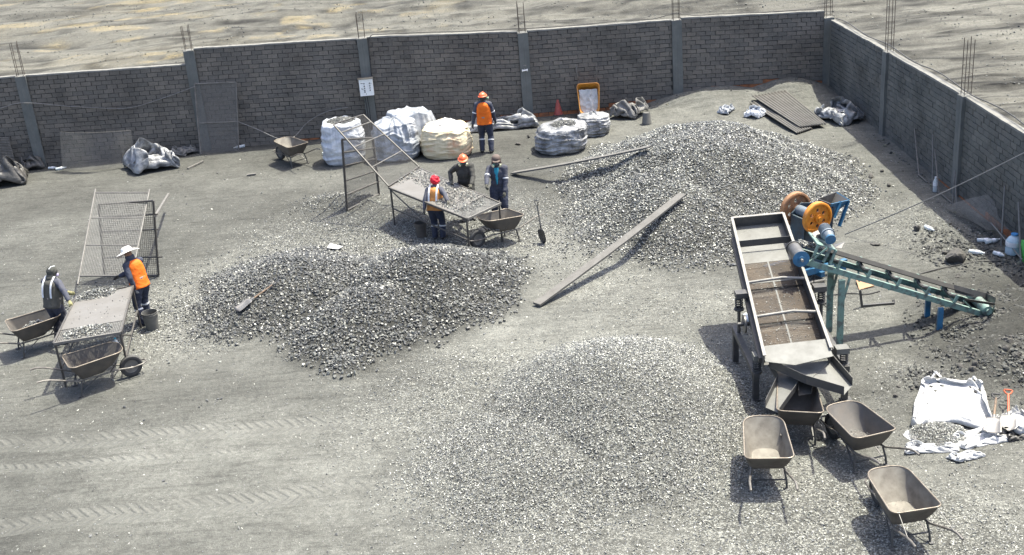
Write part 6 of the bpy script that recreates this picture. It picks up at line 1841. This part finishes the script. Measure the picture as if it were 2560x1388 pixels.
# ================================================================== DETAILS
# control box on the third column
M_print = mat('black_print', (0.03, 0.03, 0.035), .5)
bx_ = Wy(916, 217, wall_y(-3.75) - .27)
cbx = thing('control_box', 'white electrical control box with two columns of buttons on the back wall', 'control box', bx_, A1)
mb = MB(); mb.box((0, 0, 0), (.40, .20, .50)); mb.build('box_body', M_white_p, cbx)
mb = MB(); mb.box((0, -.107, 0), (.385, .012, .485)); d_ = mb.build('box_door', M_white_p, cbx)
mb = MB(); mb.box((0, -.02, .262), (.44, .26, .02)); mb.build('rain_hood', M_steel, cbx)
for x, zs in ((-.055, (.12, .045, -.02, -.085, -.13)), (.105, (.12, .045, -.02, -.085))):
    for z in zs:
        mb = MB(); mb.tube([(x, -.112, z), (x, -.135, z)], .017, 12); mb.build('button', M_print, cbx, True)
mb = MB()
for x, z, w_ in ((-.12, .13, .07), (-.13, -.02, .03), (-.13, -.045, .03), (-.10, -.06, .02), (.15, .11, .02)): mb.box((x, -.1142, z), (w_, .002, .014))
mb.box((-.02, -.1142, -.19), (.012, .002, .03)); mb.build('printed_label', M_print, cbx)
mb = MB(); mb.tube([(-.08, -.02, -.25), (-.07, .06, -.6), (-.05, .10, -1.3)], .012, 6); mb.tube([(-.02, 0, -.25), (0, .08, -.7), (.0, .10, -1.4)], .012, 6); mb.build('conduit', M_rubber, cbx, True)
# small fixture on the fourth column
lx = Wy(1312, 176, wall_y(.9) - .18)
fx = thing('pipe_valve', 'small pale metal valve fixed to the fourth column of the back wall', 'valve', lx, A1)
mb = MB(); mb.tube([(-.08, -.03, 0), (.08, -.03, .01)], .024, 10); mb.cyl((.055, -.03, .005), (.085, -.03, .008), .036); mb.cyl((-.085, -.03, 0), (-.06, -.03, 0), .034); mb.build('pipe', M_white_p, fx, True)
mb = MB(); mb.tube([(0, -.03, 0), (0, -.03, .07)], .014, 8); mb.build('stem', M_edge, fx, True)
mb = MB(); mb.tube([(-.03, -.03, .16), (.05, -.03, .15)], .010, 8); mb.build('lever', M_edge, fx, True)
# cables
M_cable = mat('pale_dusty_cable', (0.20, 0.195, 0.185), .6, scale=9)
M_cable_d = mat('black_cable', (0.028, 0.028, 0.028), .6, scale=9, dust=.3)
def cable(label, pts, r, m, name='cable'):
    P = [Vector(p) for p in pts]; Q = []
    for i in range(len(P) - 1):
        p0, p1, p2, p3 = P[max(i - 1, 0)], P[i], P[i + 1], P[min(i + 2, len(P) - 1)]
        for k in range(8):
            t = k / 8; Q.append(.5 * ((2 * p1) + (-p0 + p2) * t + (2 * p0 - 5 * p1 + 4 * p2 - p3) * t * t + (-p0 + 3 * p1 - 3 * p2 + p3) * t ** 3))
    Q.append(P[-1]); c = Q[0]
    mb = MB(); mb.tube([q - c for q in Q], r, 6); o = mb.build(name, m, None, True); o.location = c
    return tag(o, label, 'cable')
def onw(px, py, d=.16): 
    y = 34.0
    for _ in range(4): p = Wy(px, py, y); y = wall_y(p.x) - d
    return p
cable('pale cable strung in a sag along the left part of the back wall', [onw(-30, 275, .2), onw(0, 271, .2), onw(40, 259, .2), onw(85, 258, .2), onw(150, 264, .15), onw(230, 269, .12), onw(320, 270, .12), onw(400, 248, .12), onw(488, 216, .22)], .011, M_cable)
cable('thin cable hanging from the leaning sieve screen to the small back barrow', [onw(592, 303, .3), onw(640, 322, .4), onw(690, 345, .8), onw(716, 352, 1.2), onw(740, 338, .5), onw(770, 305, .2), onw(815, 280, .14), onw(870, 268, .14)], .011, M_cable)
def topw(x): return np.interp(x, [-3.7, .8, 1.1, 5.4, 5.7, 9.95], [2.93, 2.68, 2.66, 2.60, 2.60, 2.42])
cable('black cable running along the top of the back wall from the control box', [(-3.62, wall_y(-3.6) - .14, 1.6), (-3.60, wall_y(-3.6) - .14, 2.6), (-3.5, wall_y(-3.5) - .1, 2.93)] + [(x, wall_y(x) - .03 + .05 * math.sin(x * 2.1), float(topw(x)) + .03 + (.10 if abs(x - 5.5) < .3 else 0)) for x in np.linspace(-3.2, 9.8, 22)], .013, M_cable_d)
cable('black cable lying along the top of the right wall', [(WALL_X + .12 + .04 * math.sin(y * 1.7), y, float(np.interp(35.1 - y, [0, 5, 5.4, 10.3, 10.5, 20], [2.13, 2.23, 2.24, 2.31, 2.31, 2.27])) + .035 + (.05 * abs(math.sin(y * .9)))) for y in np.linspace(34.9, 16, 30)], .013, M_cable_d)
ca0, ca1 = G(2112, 590) + Vector((0, 0, .03)), Wx(2600, 362, 9.95)
cable('taut pale cable crossing from the conveyor motor to the right wall', [ca0, ca0.lerp(ca1, .25) + Vector((0, 0, -.05)), ca0.lerp(ca1, .5) + Vector((0, 0, -.07)), ca0.lerp(ca1, .75) + Vector((0, 0, -.05)), ca1], .012, M_cable)
cable('black cable lying on the ground at the right behind the conveyor', [G(x, y) + Vector((0, 0, .015)) for x, y in ((2290, 690), (2340, 676), (2400, 664), (2450, 656), (2500, 655), (2545, 643), (2580, 622))], .012, M_cable_d)
cable('thin black cable trailing under the conveyor from its front leg', [G(x, y) + Vector((0, 0, .015)) for x, y in ((2066, 742), (2095, 738), (2130, 735), (2165, 738), (2200, 730))], .010, M_cable_d)

# bottles and jugs
def glassy(name, col, rough=.15):
    m, nt, b = _new(name)
    b.inputs['Base Color'].default_value = (*col, 1); b.inputs['Roughness'].default_value = rough; b.inputs['Transmission Weight'].default_value = .45; b.inputs['IOR'].default_value = 1.4
    return m
M_pet = glassy('clear_bottle_plastic', (0.80, 0.86, 0.88)); M_petb = glassy('bluish_jug_plastic', (0.62, 0.78, 0.88))
M_lab = mat('bottle_label_white', (0.75, 0.76, 0.78), .5); M_bcap = mat('blue_cap', (0.05, 0.25, 0.55), .4); M_bgreen = mat('green_plastic', (0.10, 0.50, 0.10), .45)
def bottle(label, px, yaw=None, L=.27, r=.036, m=None, group='empty drink bottles lying about', capm=None, labelm=None, name='bottle'):
    p = G(*px); t = thing(name, label, 'bottle' if name == 'bottle' else 'jug', p, 0, group)
    mb = MB(); mb.lathe([(r * .8, 0), (r, .012), (r, L * .30), (r * .93, L * .36), (r, L * .44), (r, L * .66), (r * .7, L * .82), (r * .38, L * .9), (r * .36, L * .955), (0, L * .955)], n=14); mb.build('bottle_body', m or M_pet, t, True)
    mb = MB(); mb.lathe([(r * .45, L * .94), (r * .45, L), (0, L)], n=12); mb.build('cap', capm or M_lab, t, True)
    mb = MB(); mb.lathe([(r * 1.01, L * .42), (r * 1.02, L * .44), (r * 1.02, L * .62), (r * 1.01, L * .64)], n=14); mb.build('label_band', labelm or M_lab, t, True)
    if yaw is not None:
        t.rotation_euler = (PI / 2 - .03, 0, yaw); t.location.z += r
    return t
bottle('clear bottle lying at the wall right of the leaning sieve screen', (612, 368), -1.0, .34, .045)
bottle('white bottle lying beside the black tarpaulin at the first column', (140, 427), 1.9, .30, .042)
bottle('second bottle lying beside the black tarpaulin, nearer the column', (122, 424), 1.4, .26, .04)
bottle('clear bottle standing upright in the shadow of the right wall', (2337, 480), None, .36, .05, capm=M_lab)
bottle('white bottle lying beside a dark stone in the rubble near the right wall', (2312, 572), .3, .30, .045)
bottle('left of a pair of white bottles near the right wall', (2442, 606), 1.3, .32, .045)
bottle('right of a pair of white bottles near the right wall', (2464, 611), 1.8, .32, .045)
bottle('white bottle lying directly behind the big dark rock', (2422, 634), .9, .30, .045)
bottle('white bottle lying alone right of the big dark rock', (2484, 637), .5, .24, .045)
bottle('clear bottle with a teal cap under the left sorting table', (296, 884), None, .32, .05, capm=M_teal)
bottle('clear jug on the ground behind the left leg of the screening machine', (1862, 800), .4, .30, .07, capm=M_teal)
bottle('white bottle lying left of the white bulk bag near the back wall', (806, 388), 2.2, .24, .04)
jg = bottle('large pale blue water jug at the right edge by the wall', (2532, 634), None, .42, .15, m=M_petb, group=None, capm=M_bcap, name='jug')
gx = thing('crate', 'green plastic canister at the right edge beside the pale blue jug', 'canister', G(2574, 652))
mb = MB(); mb.box((0, 0, .20), (.30, .22, .40)); mb.build('canister_body', M_bgreen, gx); mb = MB(); mb.cyl((0, 0, .4), (0, 0, .62), .07); mb.build('bottle_top', M_bcap, gx, True)
gx.name = 'canister'

# rocks: the big one and the clods of the dark bank at the right
M_rock = mat('dark_earth_clod', (0.075, 0.070, 0.062), .92, col2=(0.048, 0.046, 0.043), scale=6, bump=.6, bscale=40, dust=.25)
def rock_mesh(seed, sub=3):
    bm = bmesh.new(); bmesh.ops.create_icosphere(bm, subdivisions=sub, radius=1)
    rr = np.random.default_rng(seed); P = [(Vector(rr.normal(size=3)).normalized(), rr.uniform(.55, .92)) for _ in range(16)]
    for v in bm.verts:
        d = v.co.normalized(); r = 1.0
        for n_, c in P:
            q = d.dot(n_)
            if q > .05: r = min(r, c / q)
        n3 = float(fbm(np.array([d.x * 2 + seed + d.z]), np.array([d.y * 2 - d.z]), 600 + seed, 3)[0])
        v.co = d * r * (.86 + .28 * n3)
    me = bpy.data.meshes.new('rock'); bm.to_mesh(me); bm.free(); me.materials.append(M_rock); return me
RM = [rock_mesh(i, 2) for i in range(6)]
big_r = bpy.data.objects.new('rock', rock_mesh(40, 3)); link(big_r); p = G(2394, 655); big_r.location = p + Vector((0, 0, .11)); big_r.scale = (.26, .20, .19); big_r.rotation_euler = (.1, .2, .4)
tag(big_r, 'largest dark rock, alone near the right wall by two white bottles', 'rock')
for px, sc_, lb in (((2178, 443), (.16, .07, .06), 'flat dark stone lying in the open yard left of the right wall'), ((2206, 430), (.06, .05, .05), 'small grey stone just right of the flat dark stone'), ((2222, 465), (.10, .06, .05), 'pale grey stone below the flat dark one'),
                   ((2292, 577), (.10, .09, .09), 'round black stone beside a white bottle near the right wall'), ((2362, 636), (.07, .06, .06), 'small dark stone just left of the largest rock'), ((1322, 345), (.05, .05, .07), 'small dark stone left of the silver grey open bag'), ((1296, 362), (.13, .08, .05), 'flat dark clod in front of the standing worker'), ((2190, 612), (.14, .10, .03), 'flat pale slab behind the conveyor drive')):
    o = bpy.data.objects.new('rock', RM[len(lb) % 6]); link(o); p = G(*px); o.location = p + Vector((0, 0, sc_[2] * .5)); o.scale = sc_; o.rotation_euler = (.1, .1, len(lb)); tag(o, lb, 'rock')
rng = np.random.default_rng(101); n_ = 0
while n_ < 110:
    px, py = rng.uniform(2230, 2580), rng.uniform(560, 1010)
    wgt = math.exp(-(((px - 2490) / 85) ** 2 + ((py - 840) / 95) ** 2)) * 1.3 + .45 * math.exp(-(((px - 2480) / 90) ** 2 + ((py - 690) / 45) ** 2)) + .35 * math.exp(-(((px - 2310) / 70) ** 2 + ((py - 545) / 25) ** 2)) + .22 * math.exp(-(((px - 2262) / 28) ** 2 + ((py - 970) / 22) ** 2))
    if rng.uniform() > wgt: continue
    s = (.028 + .062 * rng.uniform() ** 2) * (1.0 if py > 740 and px > 2350 else .7); p = G(px, py)
    o = bpy.data.objects.new('clod', RM[n_ % 6]); link(o); o.location = p + Vector((0, 0, s * .25)); o.scale = (s, s * rng.uniform(.7, 1), s * rng.uniform(.55, .9)); o.rotation_euler = rng.uniform(0, 3, 3)
    where = ('among the lumps left of the white bulk bag' if px < 2330 and py > 900 else 'among the lumps directly above the white bulk bag' if py > 880 else 'among many on the dark bank below the conveyor tail' if py > 775 else 'among the lumps near the largest dark rock' if py > 620 else 'among the crumbs above the conveyor near the loose mesh')
    tag(o, 'dark earth clod ' + where, 'clod', 'dark clods ' + where); n_ += 1
def dR(x, y): return np.clip(1.45 - np.hypot((x - 8.7) / 1.5, (y - 17.3) / 2.0), 0, 1) + .5 * np.clip(1 - np.hypot((x - 9.2) / 1.2, (y - 21.5) / 1.6), 0, 1) + .4 * np.clip(1 - np.hypot((x - 6.4) / .6, (y - 16.2) / .5), 0, 1)
M_clods = stone_mat('clod_crumbs', .035, .12, .9)
stone_field('rubble', 64000, (5.6, 10.0, 15.0, 24), dR, .012, .060, ROCKS[:4], M_clods, 103, 'dark crumbly rubble strewn over the bank at the right', 'rubble', powr=2.4)
def dF(x, y): return np.clip(1 - (WALL_X - .15 - x) / .5, 0, 1) * np.clip((33.5 - y) / 2, 0, 1) * .8 + .6 * np.clip(1 - np.abs(wall_y(x) - y - .4) / .4, 0, 1) * np.clip((x + 1) / 3, 0, 1)
M_redcr = stone_mat('brick_rubble', .05, .16, .9, warm=.75)
stone_field('rubble', 9000, (-2, 10.05, 18, 35.6), dF, .02, .07, ROCKS[:4], M_redcr, 104, 'broken brick rubble along the foot of the right and back walls', 'rubble', powr=2)
# bare orange bricks and reddish earth that show at the foot of the walls
for i, (px, py) in enumerate(((1647, 236), (1606, 240), (1771, 214), (1580, 262))):
    p = G(px, py); o = bpy.data.objects.new('brick', BRICK_ME['o'][i]); link(o); o.location = p + Vector((0, -.05, .06)); o.rotation_euler = (.2, .3 * i, .5 * i)
    tag(o, ('bare orange brick lying on the bank at the back wall', 'orange brick half buried beside the cloth bundle', 'orange brick at the wall foot left of the far corner', 'chipped orange brick beside the dusty grey cloth bundle')[i], 'brick')

# rods, poles and a loose mesh by the right wall
M_rod = mat('grey_steel_rod', (0.16, 0.155, 0.145), .55, .3, scale=9, dust=.3)
def pole(label, a, b, r=.017, m=None, name='pole', cat='pole'):
    c = Vector(a); mb = MB(); mb.tube([(0, 0, 0), Vector(b) - c], r, 8); o = mb.build(name, m or M_rod, None, True); o.location = c; return tag(o, label, cat)
wx = WALL_X - .10
def GB_(px, py):
    p = G(px, py)
    if p.x > wx - .22: p = Wx(px, py, wx - .22); p.z = h1(p.x, p.y)
    return p
pole('thin rod leaning on the right wall, leftmost of the rods there', GB_(2300, 400), Wx(2286, 322, wx), .014)
pole('rod lying down the bank from the foot of the leftmost leaning rod', GB_(2298, 400) + Vector((0, 0, .03)), GB_(2320, 436) + Vector((0, 0, .03)), .016)
pole('upright pale rod against the right wall', GB_(2334, 428), Wx(2332, 336, wx), .016)
pole('short slanting rod just right of the upright pale rod', GB_(2350, 445), Wx(2337, 374, wx), .015)
pole('bent rod lying on the ground at the foot of the third column', GB_(2336, 432) + Vector((0, 0, .03)), GB_(2354, 470) + Vector((0, 0, .03)), .017)
pole('flat bar on the ground towards the foot of the third column', GB_(2354, 470) + Vector((0, 0, .03)), GB_(2382, 478) + Vector((0, 0, .03)), .017)
pole('left of two rods leaning against the third column of the right wall', GB_(2384, 486), Wx(2386, 425, wx - .1), .016)
pole('right of two rods leaning against the third column of the right wall', GB_(2395, 480), Wx(2387, 425, wx - .1), .016)
pole('tall pole leaning on the right wall behind the loose mesh', GB_(2508, 560), Wx(2512, 465, wx), .02)
pole('pole at the right edge leaning on the wall beside the loose mesh', GB_(2560, 580), Wx(2546, 505, wx), .02)
pole('thin stick lying across the loose mesh', GB_(2480, 530) + Vector((0, 0, .3)), GB_(2560, 605) + Vector((0, 0, .1)), .014)
mq = [G(2360, 520), G(2470, 580), Wx(2520, 575, wx), Wx(2470, 488, wx)]
ms = thing('mesh_sheet', 'loose crumpled sheet of fine wire mesh slumped at the foot of the right wall', 'mesh sheet', mq[0])
wm = wires([p + Vector((0, 0, .02)) for p in mq], .024, .024, .0019, sag=lambda u, v: .28 * math.sin(PI * u) * math.sin(PI * v) + .06 * math.sin(7 * u + 3 * v)); wb_(wm, 'wire_mesh', M_wire, ms)
# ribbed drainage sheet at the left edge, wooden scraps, odd bits
rs = thing('ribbed_panel', 'ribbed grey panel leaning on the back wall at the left edge', 'panel', G(10, 415))
p0 = onw(-25, 345, .25); p1 = onw(22, 345, .25); p2 = onw(40, 412, .5); p3 = onw(-20, 415, .5)
for i in range(18):
    t = i / 17; mb = MB(); mb.bar(p0.lerp(p3, t), p1.lerp(p2, t), .03, .02); wb_(mb, 'slat', M_frame2, rs)
for i, (a, b, w_, lb) in enumerate((((618, 441), (640, 438), .06, 'short dark piece of wood lying in the yard below the back barrow'), ((470, 424), (508, 406), .05, 'dark stick lying beside the silver tarpaulin heap'), ((838, 622), (862, 628), .02, None))):
    if lb is None: continue
    A_, B_ = G(*a), G(*b); mb = MB(); c = (A_ + B_) / 2; mb.bar(A_ - c + Vector((0, 0, .03)), B_ - c + Vector((0, 0, .03)), w_, .04); o = mb.build('wood_scrap', M_frame2); o.location = c; tag(o, lb, 'wood scrap')
pp = [G(818, 626), G(826, 616), G(858, 622), G(846, 631)]
c = sum(pp, Vector()) / 4; mb = MB(); mb.slab([p - c + Vector((0, 0, .05 + .02 * (i % 2))) for i, p in enumerate(pp)], .006); o = mb.build('paper_sheet', M_bag_white); o.location = c; tag(o, 'small white sheet lying on top of the dark ore heap', 'paper')
pole('short timber stick lying under the conveyor behind the screening machine', G(2022, 712) + Vector((0, 0, .04)), G(2062, 705) + Vector((0, 0, .04)), .025, M_frame2, 'timber', 'timber')

# clods and stones on the waste ground beyond the walls
rng = np.random.default_rng(120); x = rng.uniform(-32, 24, 60000); y = rng.uniform(20, 75, 60000)
k = ((y > wall_y(x) + .5) | (x > WALL_X + .5)) & (rng.uniform(0, 1, 60000) < np.clip((ridged(x * .35 + y * .12, y * .9, 74, 3) - .5) * 2.5, .04, 1)); x, y = x[k], y[k]; z = H(x, y); k = seen(x, y, z); x, y, z = x[k], y[k], z[k]
sz = .012 + .055 * rng.uniform(0, 1, len(x)) ** 3
V, F, T = stone_arrays(np.stack([x, y, z + sz * .15], -1), sz, ROCKS[:4], rng, .5, rng.beta(1.2, 1.6, len(x)))
M_far = stone_mat('dusty_far_clods', .10, .17, .9)
tag(np_mesh('rubble', V, F, M_far, attrs={'tone': T}), 'scattered clods and stones on the open waste ground beyond the walls', 'rubble', None, 'stuff')
